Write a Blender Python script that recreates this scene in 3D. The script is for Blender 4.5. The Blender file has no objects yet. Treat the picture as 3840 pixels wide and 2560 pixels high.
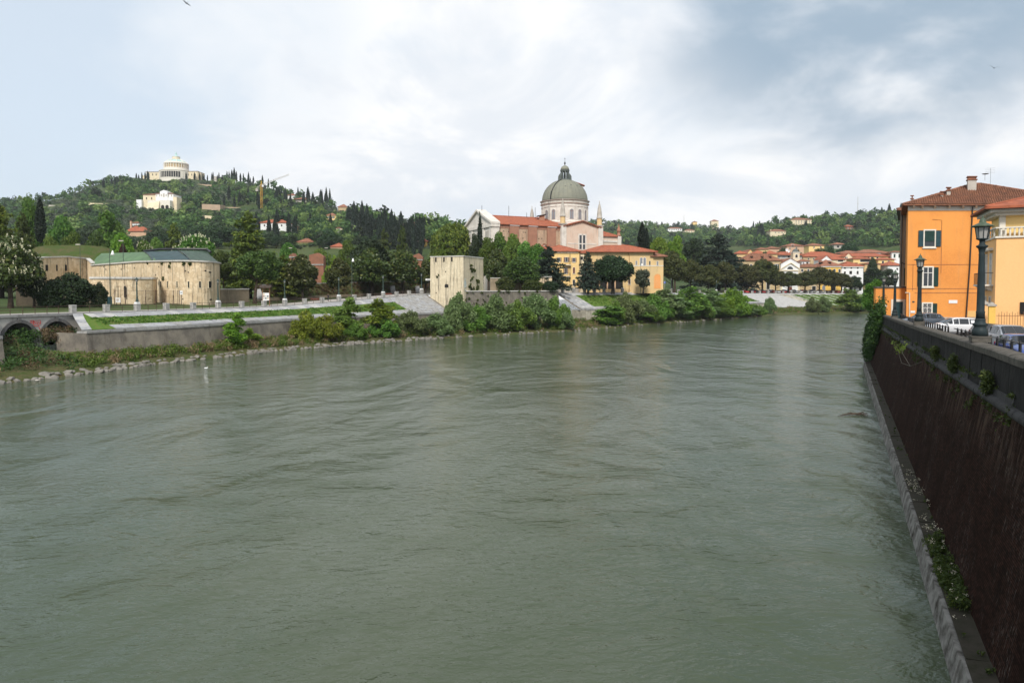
# River Adige bank with domed church, fort, hill sanctuary and a brick quay wall: procedural scene
import bpy, math, random
import numpy as np
from mathutils import Vector, Matrix

random.seed(7)
RNG = np.random.default_rng(7)
R = math.radians
SC = bpy.context.scene
COL = SC.collection

# ------------------------------------------------------------------ camera
CAMZ = 10.5
PITCH = R(2.0)
FPX = 2560.0                       # focal length in photo pixels (24 mm on 36 mm)
SHIFT = math.tan(PITCH) - (1280 - 1085) / FPX
cam_d = bpy.data.cameras.new('camera')
cam_d.sensor_width = 36.0
cam_d.lens = 24.0
cam_d.shift_y = SHIFT * FPX / 3840.0
cam_d.clip_end = 9000
cam_d.clip_start = 0.1
cam = bpy.data.objects.new('camera', cam_d)
COL.objects.link(cam)
cam.location = (0, 0, CAMZ)
cam.rotation_euler = (R(90) - PITCH, 0, 0)
SC.camera = cam

# ------------------------------------------------------------------ sky
SUN_EL, SUN_AZ = R(42), R(188)     # azimuth clockwise from +Y
world = bpy.data.worlds.new('World')
SC.world = world
world.use_nodes = True
wn = world.node_tree
wn.nodes.clear()
def WN(t, **kw):
    n = wn.nodes.new(t)
    for k, v in kw.items():
        setattr(n, k, v)
    return n
def wl(a, b): wn.links.new(a, b)
def wmath(op, a, b=None, c=None, clamp=False):
    n = WN('ShaderNodeMath', operation=op, use_clamp=clamp)
    for i, v in enumerate((a, b, c)):
        if v is None: continue
        if isinstance(v, (int, float)): n.inputs[i].default_value = v
        else: wl(v, n.inputs[i])
    return n.outputs[0]
def wramp(fac, lo, hi):
    n = WN('ShaderNodeMapRange', interpolation_type='SMOOTHSTEP')
    wl(fac, n.inputs[0]); n.inputs[1].default_value = lo; n.inputs[2].default_value = hi
    return n.outputs[0]
def wmix(fac, a, b):
    n = WN('ShaderNodeMix', data_type='RGBA')
    if isinstance(fac, (int, float)): n.inputs[0].default_value = fac
    else: wl(fac, n.inputs[0])
    for i, v in ((6, a), (7, b)):
        if isinstance(v, tuple): n.inputs[i].default_value = v + (1,)
        else: wl(v, n.inputs[i])
    return n.outputs[2]
tc = WN('ShaderNodeTexCoord')
sep = WN('ShaderNodeSeparateXYZ'); wl(tc.outputs['Generated'], sep.inputs[0])
den = wmath('ADD', wmath('MAXIMUM', sep.outputs[2], 0.0), 0.42)
comb = WN('ShaderNodeCombineXYZ')
wl(wmath('DIVIDE', sep.outputs[0], den), comb.inputs[0])
wl(wmath('DIVIDE', sep.outputs[1], den), comb.inputs[1])
comb.inputs[2].default_value = 3.7
def wnoise(scale, detail, rough, off, dist=0.0):
    m = WN('ShaderNodeMapping'); wl(comb.outputs[0], m.inputs[0]); m.inputs['Location'].default_value = off
    n = WN('ShaderNodeTexNoise'); wl(m.outputs[0], n.inputs['Vector'])
    n.inputs['Scale'].default_value = scale; n.inputs['Detail'].default_value = detail
    n.inputs['Roughness'].default_value = rough; n.inputs['Distortion'].default_value = dist
    return n.outputs['Fac']
def wdir(px, py):                  # a direction over the valley, from where the cloud banks stand
    v = Vector(((px - 1920) / FPX, 1.0, (1085 - py) / FPX)).normalized()
    n = WN('ShaderNodeVectorMath', operation='DOT_PRODUCT')
    wl(tc.outputs['Generated'], n.inputs[0]); n.inputs[1].default_value = v
    return n.outputs['Value']
sky = WN('ShaderNodeTexSky', sky_type='NISHITA', sun_disc=False)
sky.sun_elevation = SUN_EL; sky.sun_rotation = SUN_AZ; sky.altitude = 60
big = wnoise(1.1, 5, 0.5, (2.4, 0.6, 0), 0.25)
mid = wnoise(3.2, 7, 0.55, (5.1, 2.2, 0), 0.3)
fine = wnoise(2.3, 8, 0.6, (9.3, 7.7, 0), 0.5)
cover = wmath('ADD', wmath('MULTIPLY', big, 0.6), wmath('MULTIPLY', mid, 0.4))
bright_dir = wramp(wdir(1800, 380), 0.84, 0.992)
bright_dir2 = wramp(wdir(3000, 620), 0.92, 0.995)
dark_dir = wramp(wdir(3280, -300), 0.938, 0.985)
dark_dir2 = wramp(wdir(900, 120), 0.975, 0.999)
blue_dir = wramp(wdir(150, 480), 0.90, 0.995)
cov = wmath('ADD', cover, wmath('MULTIPLY', bright_dir, 0.15))
cov = wmath('ADD', cov, wmath('MULTIPLY', bright_dir2, 0.16))
cov = wmath('ADD', cov, wmath('MULTIPLY', blue_dir, -0.12))
cloud = wramp(cov, 0.39, 0.60)
thin = wmix(0.2, (5.5, 6.2, 6.9), sky.outputs[0])           # high veil over the blue
white = wmix(wramp(fine, 0.40, 0.60), (6.2, 6.5, 6.9), (7.7, 7.7, 7.7))
c1 = wmix(cloud, thin, white)
nz = wmath('ADD', wmath('MULTIPLY', mid, 0.55), wmath('MULTIPLY', big, 0.45))
dk = wmath('MULTIPLY', dark_dir, wramp(wmath('ADD', nz, wmath('MULTIPLY', dark_dir, 0.18)), 0.56, 0.76))
dk2 = wmath('MULTIPLY', wmath('MULTIPLY', dark_dir2, wramp(fine, 0.42, 0.62)), 0.5)
greyn = wmath('MULTIPLY', wramp(wnoise(1.9, 6, 0.55, (1.3, 8.2, 0), 0.4), 0.47, 0.66), 0.42)
c2 = wmix(wmath('MAXIMUM', greyn, dk2), c1, (4.9, 5.65, 6.5))
c3 = wmix(wmath('MULTIPLY', dk, wramp(mid, 0.05, 0.42)), c2, (2.75, 3.55, 4.4))
bg = WN('ShaderNodeBackground'); bg.inputs['Strength'].default_value = 0.1
wl(c3, bg.inputs['Color'])
wo = WN('ShaderNodeOutputWorld'); wl(bg.outputs[0], wo.inputs[0])

# ------------------------------------------------------------------ sun (bright overcast)
sd = bpy.data.lights.new('sun', 'SUN')
sd.energy = 2.7; sd.angle = R(11); sd.color = (1.0, 0.95, 0.88)
sun = bpy.data.objects.new('sun', sd); COL.objects.link(sun)
sv = Vector((math.sin(SUN_AZ) * math.cos(SUN_EL), math.cos(SUN_AZ) * math.cos(SUN_EL), math.sin(SUN_EL)))
sun.rotation_euler = (-sv).to_track_quat('-Z', 'Y').to_euler()
sun.location = (60, -60, 120)

SC.view_settings.view_transform = 'Standard'
SC.view_settings.look = 'None'
SC.view_settings.exposure = 0.5
SC.view_settings.gamma = 1.0
SC.view_settings.use_curve_mapping = False
SC.render.engine = 'CYCLES'
SC.cycles.max_bounces = 6
SC.cycles.diffuse_bounces = 3
SC.cycles.glossy_bounces = 3
SC.cycles.transmission_bounces = 4
SC.cycles.transparent_max_bounces = 6
SC.cycles.volume_bounces = 0
SC.cycles.caustics_reflective = False
SC.cycles.caustics_refractive = False
SC.cycles.use_denoising = True
HAZE = 0.00009
# ------------------------------------------------------------------ geometry helpers
_F = Vector((0, math.cos(PITCH), -math.sin(PITCH)))
_U = Vector((0, math.sin(PITCH), math.cos(PITCH)))
def ray(px, py):
    return Vector(((px - 1920) / FPX, 0, 0)) + _U * ((1280 - py) / FPX + SHIFT) + _F
def at(px, py, Y):                 # the point of the place seen at a pixel when it stands at distance Y
    d = ray(px, py); k = Y / d.y
    return Vector((d.x * k, Y, CAMZ + d.z * k))
def onz(px, py, z=0.0):
    d = ray(px, py); k = (z - CAMZ) / d.z
    return Vector((d.x * k, d.y * k, z))
def zat(py, Y): return at(1920, py, Y).z
def xat(px, Y): return (px - 1920) / FPX * Y * (1.0 / ray(1920, 1085).y)
def mpp(Y): return Y / FPX         # metres per photo pixel

class Fr:
    """local frame: origin and turn about z"""
    def __init__(s, o=(0, 0, 0), a=0.0, k=0.0):
        s.k = k; s.o = Vector(o); s.c = math.cos(a); s.s = math.sin(a); s.a = a
    def __call__(s, p):
        x = p[0] + s.k*p[1]
        return (s.o.x + x*s.c - p[1]*s.s, s.o.y + x*s.s + p[1]*s.c, s.o.z + p[2])
ID = Fr()

class MB:
    def __init__(s, fr=None):
        s.v = []; s.f = []; s.fr = fr or ID; s.uv = None
    def add(s, vs, fs):
        b = len(s.v); s.v.extend(s.fr(p) for p in vs)
        s.f.extend(tuple(b + i for i in f) for f in fs); return s
    def poly(s, *p): return s.add(p, [tuple(range(len(p)))])
    def box(s, x0, x1, y0, y1, z0, z1):
        return s.add([(x0,y0,z0),(x1,y0,z0),(x1,y1,z0),(x0,y1,z0),(x0,y0,z1),(x1,y0,z1),(x1,y1,z1),(x0,y1,z1)],
                     [(0,3,2,1),(4,5,6,7),(0,1,5,4),(1,2,6,5),(2,3,7,6),(3,0,4,7)])
    def hexa(s, p):                # 8 corners: bottom 4, top 4
        return s.add(p, [(0,3,2,1),(4,5,6,7),(0,1,5,4),(1,2,6,5),(2,3,7,6),(3,0,4,7)])
    def prism(s, pts, y0, y1):     # polygon in x,z extruded along y
        n = len(pts)
        vs = [(x, y0, z) for x, z in pts] + [(x, y1, z) for x, z in pts]
        fs = [tuple(range(n)), tuple(range(2*n-1, n-1, -1))]
        fs += [(i, i+n, (i+1) % n + n, (i+1) % n) for i in range(n)]
        return s.add(vs, fs)
    def prismx(s, pts, x0, x1):    # polygon in y,z extruded along x
        n = len(pts)
        vs = [(x0, y, z) for y, z in pts] + [(x1, y, z) for y, z in pts]
        fs = [tuple(range(n-1, -1, -1)), tuple(range(n, 2*n))]
        fs += [(i, (i+1) % n, (i+1) % n + n, i+n) for i in range(n)]
        return s.add(vs, fs)
    def prismz(s, pts, z0, z1):
        n = len(pts)
        vs = [(x, y, z0) for x, y in pts] + [(x, y, z1) for x, y in pts]
        fs = [tuple(range(n-1, -1, -1)), tuple(range(n, 2*n))]
        fs += [(i, (i+1) % n, (i+1) % n + n, i+n) for i in range(n)]
        return s.add(vs, fs)
    def lathe(s, cx, cy, prof, n=12, a0=0.0, a1=2*math.pi):
        full = abs(a1 - a0 - 2*math.pi) < 1e-6
        m = n if full else n + 1
        vs = []
        for r, z in prof:
            for k in range(m):
                a = a0 + (a1 - a0) * k / n
                vs.append((cx + r*math.cos(a), cy + r*math.sin(a), z))
        fs = []
        for i in range(len(prof) - 1):
            for k in range(n):
                k2 = (k + 1) % m
                fs.append((i*m+k, i*m+k2, (i+1)*m+k2, (i+1)*m+k))
        if full:
            if prof[0][0] > 1e-4: fs.append(tuple(range(m-1, -1, -1)))
            if prof[-1][0] > 1e-4: fs.append(tuple((len(prof)-1)*m + k for k in range(m)))
        return s.add(vs, fs)
    def cyl(s, cx, cy, z0, z1, r0, r1=None, n=10):
        return s.lathe(cx, cy, [(r0, z0), (r0 if r1 is None else r1, z1)], n)
    def tube(s, pts, rad, n=6):
        pts = [Vector(p) for p in pts]
        if not hasattr(rad, '__len__'): rad = [rad] * len(pts)
        vs = []; fs = []
        for i, p in enumerate(pts):
            t = (pts[min(i+1, len(pts)-1)] - pts[max(i-1, 0)])
            if t.length < 1e-6: t = Vector((0, 0, 1))
            t.normalize()
            u = t.cross(Vector((0, 0, 1)) if abs(t.z) < .9 else Vector((1, 0, 0))).normalized()
            w = t.cross(u)
            for k in range(n):
                a = 2*math.pi*k/n
                q = p + (u*math.cos(a) + w*math.sin(a)) * rad[i]
                vs.append(tuple(q))
        for i in range(len(pts) - 1):
            for k in range(n):
                fs.append((i*n+k, i*n+(k+1) % n, (i+1)*n+(k+1) % n, (i+1)*n+k))
        fs.append(tuple(range(n-1, -1, -1))); fs.append(tuple((len(pts)-1)*n + k for k in range(n)))
        return s.add(vs, fs)
    def mesh(s, name, m, org=(0, 0, 0), smooth=False):
        me = bpy.data.meshes.new(name)
        o = org
        me.from_pydata([(x-o[0], y-o[1], z-o[2]) for x, y, z in s.v], [], s.f)
        if s.uv is not None:
            l = me.uv_layers.new(name='UVMap')
            for poly in me.polygons:
                for li, vi in zip(poly.loop_indices, poly.vertices):
                    l.data[li].uv = s.uv[vi]
        me.materials.append(m)
        if smooth:
            me.polygons.foreach_set('use_smooth', [True] * len(me.polygons))
        me.update()
        return me
    def build(s, name, m, parent=None, smooth=False, kind=None, label=None):
        org = (0, 0, 0)
        if parent is not None:
            p = parent
            org = Vector((0, 0, 0))
            while p is not None:
                org = org + p.location; p = p.parent
        elif s.v:                      # a top-level mesh keeps its origin at its base
            a = np.array(s.v); lo = a.min(0); hi = a.max(0)
            org = ((lo[0]+hi[0])/2, (lo[1]+hi[1])/2, lo[2])
        o = bpy.data.objects.new(name, s.mesh(name, m, org, smooth))
        COL.objects.link(o)
        if parent is not None: o.parent = parent
        else: o.location = org
        if kind: o['kind'] = kind
        if label: o['label'] = label
        return o

def npmesh(name, verts, quads, m, tri=False, colors=None):
    me = bpy.data.meshes.new(name)
    nv = len(verts); nf = len(quads); k = quads.shape[1]
    me.vertices.add(nv); me.vertices.foreach_set('co', np.ascontiguousarray(verts, dtype=np.float32).ravel())
    me.loops.add(nf*k); me.loops.foreach_set('vertex_index', np.ascontiguousarray(quads, dtype=np.int32).ravel())
    me.polygons.add(nf); me.polygons.foreach_set('loop_start', np.arange(0, nf*k, k, dtype=np.int32))
    me.polygons.foreach_set('loop_total', np.full(nf, k, dtype=np.int32))
    me.materials.append(m)
    me.update(calc_edges=True)
    return me
def obj(name, me, parent=None, loc=(0, 0, 0), kind=None):
    o = bpy.data.objects.new(name, me); COL.objects.link(o)
    o.location = loc
    if parent is not None: o.parent = parent
    if kind: o['kind'] = kind
    return o
def thing(name, label, cat, loc=(0, 0, 0), rz=0.0, group=None):
    o = bpy.data.objects.new(name, None); COL.objects.link(o)
    o.empty_display_size = 0.3
    o.location = loc; o.rotation_euler = (0, 0, rz)
    return tag(o, label, cat, group)
def tag(o, label, cat, group=None):
    o['label'] = label; o['category'] = cat
    if group: o['group'] = group
    return o
def struct(o): o['kind'] = 'structure'; return o
def dup(root, loc, rz=0.0, label=None, group=None, scale=None, color=None):
    r = root.copy(); COL.objects.link(r)
    r.location = loc; r.rotation_euler = (0, 0, rz)
    if scale is not None: r.scale = scale if hasattr(scale, '__len__') else (scale,)*3
    if label: r['label'] = label
    if group: r['group'] = group
    for ch in list(root.children):
        c = ch.copy(); COL.objects.link(c); c.parent = r
        if color and ch.get('paint'): c.color = color
        for g in ch.children:
            d = g.copy(); COL.objects.link(d); d.parent = c
    return r
def hide_proto(root):              # prototypes are removed once copied
    for ch in list(root.children):
        for g in list(ch.children): bpy.data.objects.remove(g)
        bpy.data.objects.remove(ch)
    bpy.data.objects.remove(root)
ORD = ['zeroth','first','second','third','fourth','fifth','sixth','seventh','eighth','ninth','tenth','eleventh','twelfth',
       'thirteenth','fourteenth','fifteenth','sixteenth','seventeenth','eighteenth','nineteenth','twentieth','twenty-first',
       'twenty-second','twenty-third','twenty-fourth','twenty-fifth','twenty-sixth','twenty-seventh','twenty-eighth',
       'twenty-ninth','thirtieth','thirty-first','thirty-second','thirty-third','thirty-fourth','thirty-fifth']

# ------------------------------------------------------------------ materials
class NT:
    def __init__(s, name):
        s.m = bpy.data.materials.new(name); s.m.use_nodes = True
        s.t = s.m.node_tree; s.t.nodes.clear()
        s.out = s.n('ShaderNodeOutputMaterial')
        s.geo = s.n('ShaderNodeNewGeometry')
    def n(s, t, **kw):
        x = s.t.nodes.new(t)
        for k, v in kw.items(): setattr(x, k, v)
        return x
    def l(s, a, b): s.t.links.new(a, b)
    def pos(s, scale=(1, 1, 1), rot=(0, 0, 0)):
        m = s.n('ShaderNodeMapping'); s.l(s.geo.outputs['Position'], m.inputs[0])
        m.inputs['Scale'].default_value = scale; m.inputs['Rotation'].default_value = rot
        return m.outputs[0]
    def noise(s, vec, scale, detail=4, rough=.55, dist=0.0):
        x = s.n('ShaderNodeTexNoise'); s.l(vec, x.inputs['Vector'])
        x.inputs['Scale'].default_value = scale; x.inputs['Detail'].default_value = detail
        x.inputs['Roughness'].default_value = rough; x.inputs['Distortion'].default_value = dist
        return x.outputs['Fac']
    def ramp(s, fac, lo, hi, a=0.0, b=1.0):
        x = s.n('ShaderNodeMapRange', interpolation_type='SMOOTHSTEP'); s.l(fac, x.inputs[0])
        x.inputs[1].default_value = lo; x.inputs[2].default_value = hi
        x.inputs[3].default_value = a; x.inputs[4].default_value = b
        return x.outputs[0]
    def math(s, op, a, b=None):
        x = s.n('ShaderNodeMath', operation=op)
        for i, v in enumerate((a, b)):
            if v is None: continue
            if isinstance(v, (int, float)): x.inputs[i].default_value = v
            else: s.l(v, x.inputs[i])
        return x.outputs[0]
    def mix(s, fac, a, b, mode='MIX'):
        x = s.n('ShaderNodeMix', data_type='RGBA', blend_type=mode)
        if isinstance(fac, (int, float)): x.inputs[0].default_value = fac
        else: s.l(fac, x.inputs[0])
        for i, v in ((6, a), (7, b)):
            if isinstance(v, (tuple, list)): x.inputs[i].default_value = tuple(v)[:3] + (1,)
            else: s.l(v, x.inputs[i])
        return x.outputs[2]
    def bump(s, h, strength, dist=.05, prev=None):
        x = s.n('ShaderNodeBump'); s.l(h, x.inputs['Height'])
        x.inputs['Strength'].default_value = strength; x.inputs['Distance'].default_value = dist
        if prev is not None: s.l(prev, x.inputs['Normal'])
        return x.outputs[0]
    def fin(s, col, rough=.85, nrm=None, spec=.3, metal=0.0, **kw):
        p = s.n('ShaderNodeBsdfPrincipled')
        if isinstance(col, (tuple, list)): p.inputs['Base Color'].default_value = tuple(col)[:3] + (1,)
        else: s.l(col, p.inputs['Base Color'])
        if isinstance(rough, (int, float)): p.inputs['Roughness'].default_value = rough
        else: s.l(rough, p.inputs['Roughness'])
        p.inputs['Specular IOR Level'].default_value = spec
        p.inputs['Metallic'].default_value = metal
        for k, v in kw.items(): p.inputs[k].default_value = v
        if nrm is not None: s.l(nrm, p.inputs['Normal'])
        s.l(p.outputs[0], s.out.inputs[0])
        return s.m
def lighten(c, k): return tuple(min(1.0, x*k) for x in c)

def plaster(name, c, c2=None, stain=.35, scale=.35, dark=(.10,.085,.07), rough=.9, bump=.25):
    """rendered or stone wall: blotches, rain streaks with a shape of their own, fine grain"""
    t = NT(name); p = t.pos()
    c2 = c2 or lighten(c, .78)
    a = t.mix(t.ramp(t.noise(p, scale, 5, .6), .35, .68), c, c2)
    g = t.noise(p, 6.0, 4, .6)
    a = t.mix(t.ramp(g, .3, .75, 0, .35), a, lighten(c, 1.18))
    st = t.noise(t.pos((1.6, 1.6, .14)), 1.0, 6, .65)
    a = t.mix(t.ramp(st, .54, .74, 0, stain), a, dark)
    return t.fin(a, rough, t.bump(g, bump, .03), .12)
def flat(name, c, rough=.7, var=.15, scale=3.0, spec=.3, metal=0.0):
    t = NT(name); p = t.pos()
    a = t.mix(t.ramp(t.noise(p, scale, 4), .3, .7), lighten(c, 1-var), lighten(c, 1+var))
    return t.fin(a, rough, None, spec, metal)
def rubble(name, c, c2, joint, cell=1.3, stain=.6, dark=(.07,.06,.05), jw=.035, bump=.6):
    """irregular stone: every stone its own tint, joints recessed by relief"""
    t = NT(name); p = t.pos()
    d = t.n('ShaderNodeMix', data_type='VECTOR')
    v = t.n('ShaderNodeTexVoronoi', feature='F1'); t.l(p, v.inputs['Vector']); v.inputs['Scale'].default_value = cell
    e = t.n('ShaderNodeTexVoronoi', feature='DISTANCE_TO_EDGE'); t.l(p, e.inputs['Vector']); e.inputs['Scale'].default_value = cell
    sepc = t.n('ShaderNodeSeparateColor'); t.l(v.outputs['Color'], sepc.inputs[0])
    a = t.mix(t.ramp(sepc.outputs[0], 0, 1), c, c2)
    a = t.mix(t.ramp(t.noise(p, .22, 4), .4, .7, 0, .6), a, lighten(c2, .85))
    a = t.mix(t.ramp(e.outputs[0], 0, jw, .38, 0), a, joint)
    a = t.mix(t.ramp(t.noise(p, 1.1, 7, .7), .55, .75, 0, .45), a, lighten(joint, .8))
    st = t.noise(t.pos((1.5, 1.5, .10)), 1.1, 7, .7)
    a = t.mix(t.ramp(st, .49, .67, 0, stain), a, dark)
    n2 = t.noise(p, 9, 4)
    b = t.bump(t.ramp(e.outputs[0], 0, jw*2.0), bump, .06)
    return t.fin(a, .92, t.bump(n2, .3, .03, b))
def bricky(name, c, c2, mortar, w=.26, h=.075, stain=.5, dark=(.006,.0045,.004), light=None, uv=True, var=(.08, .5)):
    t = NT(name)
    if uv:
        u = t.n('ShaderNodeUVMap').outputs[0]
    else: u = t.pos((1, 1, 1), (R(90), 0, 0))
    b = t.n('ShaderNodeTexBrick'); t.l(u, b.inputs['Vector'])
    b.inputs['Scale'].default_value = 1.0
    b.inputs['Brick Width'].default_value = w; b.inputs['Row Height'].default_value = h
    b.inputs['Mortar Size'].default_value = .011; b.inputs['Mortar Smooth'].default_value = .2
    b.inputs['Color1'].default_value = c + (1,); b.inputs['Color2'].default_value = c2 + (1,)
    b.inputs['Mortar'].default_value = mortar + (1,)
    b.inputs['Bias'].default_value = -.1
    p = t.pos()
    a = t.mix(t.ramp(t.noise(p, .5, 6, .65), .35, .7, 0, .7), b.outputs['Color'], lighten(c, .25))
    a = t.mix(t.ramp(t.noise(p, 1.7, 7, .7), .55, .78, 0, .5), a, (.034,.024,.018))
    st = t.noise(t.pos((1.1, 1.1, .09)), 1.3, 7, .72)
    a = t.mix(t.ramp(st, .5, .72, 0, stain), a, dark)
    spz = t.n('ShaderNodeSeparateXYZ'); t.l(p, spz.inputs[0])
    if light:
        s2 = t.math('MULTIPLY', t.ramp(t.noise(t.pos((7, 7, .9)), 1.6, 8, .8), .53, .68), t.ramp(t.noise(t.pos((1, 1, .5)), .55, 4, .6), .44, .64))
        a = t.mix(s2, a, light)
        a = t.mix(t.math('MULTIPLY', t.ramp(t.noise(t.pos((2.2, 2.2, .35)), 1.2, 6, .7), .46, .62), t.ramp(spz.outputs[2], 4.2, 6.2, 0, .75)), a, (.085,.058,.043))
    nb = t.bump(b.outputs['Fac'], -.6, .02)
    return t.fin(a, .9, t.bump(t.noise(p, 14, 3), .35, .02, nb), .03)
def rooftile(name, c, c2, dark=(.16,.06,.04)):
    t = NT(name); p = t.pos()
    v = t.n('ShaderNodeTexVoronoi', feature='F1'); t.l(p, v.inputs['Vector']); v.inputs['Scale'].default_value = 2.6
    sepc = t.n('ShaderNodeSeparateColor'); t.l(v.outputs['Color'], sepc.inputs[0])
    a = t.mix(sepc.outputs[0], c, c2)
    a = t.mix(t.ramp(t.noise(p, .6, 5, .65), .45, .75, 0, .7), a, dark)
    a = t.mix(t.ramp(sepc.outputs[1], .82, 1.0, 0, .5), a, lighten(c, 1.45))
    return t.fin(a, .88, t.bump(t.noise(p, 5, 3), .5, .08), .2)
def foliage(name, c, c2, hi, tr=.28, rough=.55, obvar=.35, tint=None):
    """leaf: each leaf its own green, each tree a little different"""
    t = NT(name)
    oi = t.n('ShaderNodeObjectInfo')
    rp = t.geo.outputs['Random Per Island']
    a = t.mix(rp, c, c2)
    a = t.mix(t.ramp(rp, .80, 1.0, 0, .8), a, hi)
    n = t.noise(t.pos(), .35, 3)
    a = t.mix(t.ramp(n, .35, .7, 0, .45), a, lighten(c2, .75))
    if tint:
        at_ = t.n('ShaderNodeAttribute', attribute_name='tint')
        a = t.mix(t.ramp(at_.outputs['Fac'], .0, .55, .85, 0), a, tint[0])
        a = t.mix(t.ramp(at_.outputs['Fac'], .55, 1.0, 0, .85), a, tint[1])
    hs = t.n('ShaderNodeHueSaturation'); t.l(a, hs.inputs['Color'])
    t.l(t.ramp(oi.outputs['Random'], 0, 1, .5-.022, .5+.022), hs.inputs['Hue'])
    t.l(t.ramp(oi.outputs['Random'], 0, 1, 1-obvar*.5, 1+obvar*.5), hs.inputs['Value'])
    p = t.n('ShaderNodeBsdfPrincipled'); t.l(hs.outputs[0], p.inputs['Base Color'])
    p.inputs['Roughness'].default_value = rough; p.inputs['Specular IOR Level'].default_value = .25
    tl = t.n('ShaderNodeBsdfTranslucent'); t.l(hs.outputs[0], tl.inputs['Color'])
    ms = t.n('ShaderNodeMixShader'); ms.inputs[0].default_value = tr
    t.l(p.outputs[0], ms.inputs[1]); t.l(tl.outputs[0], ms.inputs[2]); t.l(ms.outputs[0], t.out.inputs[0])
    return t.m

MAT = {}
def build_materials():
    M = MAT
    # stone and walls
    M['fort'] = rubble('fort_stone', (.74,.60,.41), (.60,.46,.29), (.34,.26,.18), 1.35, .8)
    M['fort_cap'] = plaster('fort_cap_stone', (.56,.54,.50), None, .7)
    M['tower'] = rubble('tower_stone', (.70,.61,.44), (.62,.53,.37), (.45,.38,.27), 1.8, .75)
    M['limestone'] = plaster('grey_limestone', (.33,.325,.31), (.22,.215,.21), .8, 1.2)
    M['slab'] = plaster('pale_slab_stone', (.34,.345,.35), (.24,.24,.25), .5, .9)
    M['slabw'] = plaster('white_slab_stone', (.44,.435,.42), (.34,.33,.32), .4, .9)
    M['pier'] = plaster('pier_stone', (.38,.37,.345), (.24,.235,.22), .9, 2.0)
    M['retwall'] = plaster('stained_retaining_wall', (.23,.205,.165), (.11,.10,.088), .95, .45)
    M['retwall2'] = plaster('pale_retaining_wall', (.44,.41,.33), (.24,.22,.18), .9, .5)
    M['voussoir'] = plaster('dark_arch_stone', (.16,.155,.15), (.09,.09,.09), .6, 1.5)
    M['archwall'] = plaster('arch_white_stone', (.50,.48,.44), (.38,.36,.33), .55, .8)
    M['oldwall'] = plaster('old_rendered_wall', (.30,.24,.17), (.20,.16,.11), .8, .6)
    M['rampart'] = plaster('dark_rampart_stone', (.20,.18,.145), (.10,.09,.075), .9, .7)
    M['churchstone'] = plaster('church_white_stone', (.66,.62,.56), (.52,.48,.42), .45, .5)
    M['churchpink'] = plaster('church_pink_render', (.58,.43,.33), (.62,.52,.43), .4, .28)
    M['churchbrick'] = rubble('church_rubble_wall', (.54,.385,.265), (.44,.31,.21), (.26,.18,.12), 3.0, .5)
    M['churchred'] = plaster('church_red_brick', (.34,.175,.115), (.27,.14,.095), .5, .6)
    M['pinnacle'] = plaster('pinnacle_stone', (.44,.41,.36), (.33,.30,.26), .5, 1.0)
    M['ochre'] = plaster('yellow_ochre_render', (.78,.55,.24), (.70,.50,.23), .18, .3)
    M['ochre2'] = plaster('faded_ochre_render', (.66,.47,.23), (.56,.42,.24), .35, .25)
    M['niche'] = plaster('orange_niche_render', (.74,.32,.11), (.70,.36,.16), .1, .5)
    M['orange'] = plaster('orange_render', (.74,.31,.080), (.64,.245,.062), .32, .22, (.46,.24,.12))
    M['orange2'] = plaster('pale_patch_render', (.72,.45,.17), (.66,.40,.15), .1, .6)
    M['yellowh'] = plaster('warm_yellow_render', (.84,.49,.22), (.82,.47,.20), .05, .3)
    M['yellowp'] = plaster('pale_yellow_render', (.86,.62,.27), (.84,.60,.25), .05, .3)
    M['trim'] = plaster('white_trim_stone', (.70,.66,.58), (.60,.56,.48), .2, .8)
    M['greyr'] = plaster('grey_render', (.45,.42,.37), (.36,.33,.29), .35, .4)
    M['whiter'] = plaster('white_render', (.74,.74,.73), (.64,.64,.63), .2, .4)
    M['creamr'] = plaster('cream_render', (.70,.60,.42), (.60,.51,.36), .25, .4)
    M['tanr'] = plaster('tan_render', (.50,.38,.22), (.42,.31,.18), .3, .4)
    M['pinkr'] = plaster('pink_render', (.55,.36,.24), (.48,.31,.21), .3, .4)
    M['yellowr'] = plaster('strong_yellow_render', (.78,.50,.12), (.72,.45,.11), .15, .4)
    M['brickr'] = plaster('red_brick_far', (.27,.125,.08), (.19,.095,.06), .5, .5)
    M['earth'] = plaster('bare_terrace_earth', (.42,.31,.22), (.33,.25,.18), .4, .1)
    # roofs
    M['tile'] = rooftile('red_roof_tile', (.37,.115,.058), (.27,.085,.048))
    M['tile2'] = rooftile('brown_roof_tile', (.30,.13,.075), (.22,.10,.065), (.10,.055,.04))
    M['tile3'] = rooftile('old_roof_tile', (.26,.115,.065), (.17,.08,.05), (.07,.04,.03))
    M['eave'] = flat('dark_eave_timber', (.05,.035,.025))
    M['copper'] = plaster('grey_green_lead', (.225,.225,.175), (.185,.19,.155), .45, .5, (.12,.12,.10), .6)
    M['leadrib'] = flat('lead_seam', (.15,.15,.12), .6)
    M['leaddark'] = flat('dark_lead', (.10,.115,.105), .55)
    M['verdigris'] = plaster('pale_verdigris', (.40,.56,.53), (.36,.50,.48), .2, .3)
    M['tarpg'] = flat('green_tarpaulin', (.085,.15,.065), .6, .25, .6)
    M['tarpt'] = flat('teal_tarpaulin', (.026,.055,.055), .55, .25, .6)
    M['tarpd'] = flat('dark_green_tarpaulin', (.035,.065,.04), .55, .25, .6)
    # joinery, metal, glass
    M['shutter'] = flat('dark_green_shutter', (.012,.04,.032), .5)
    M['shutterb'] = flat('teal_shutter', (.02,.055,.065), .5)
    M['shutterr'] = flat('brown_shutter', (.12,.035,.02), .6)
    M['dark'] = flat('dark_opening', (.016,.015,.014), .8)
    M['glass'] = NT('window_glass').fin((.03,.035,.04), .08, None, .6)
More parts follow.
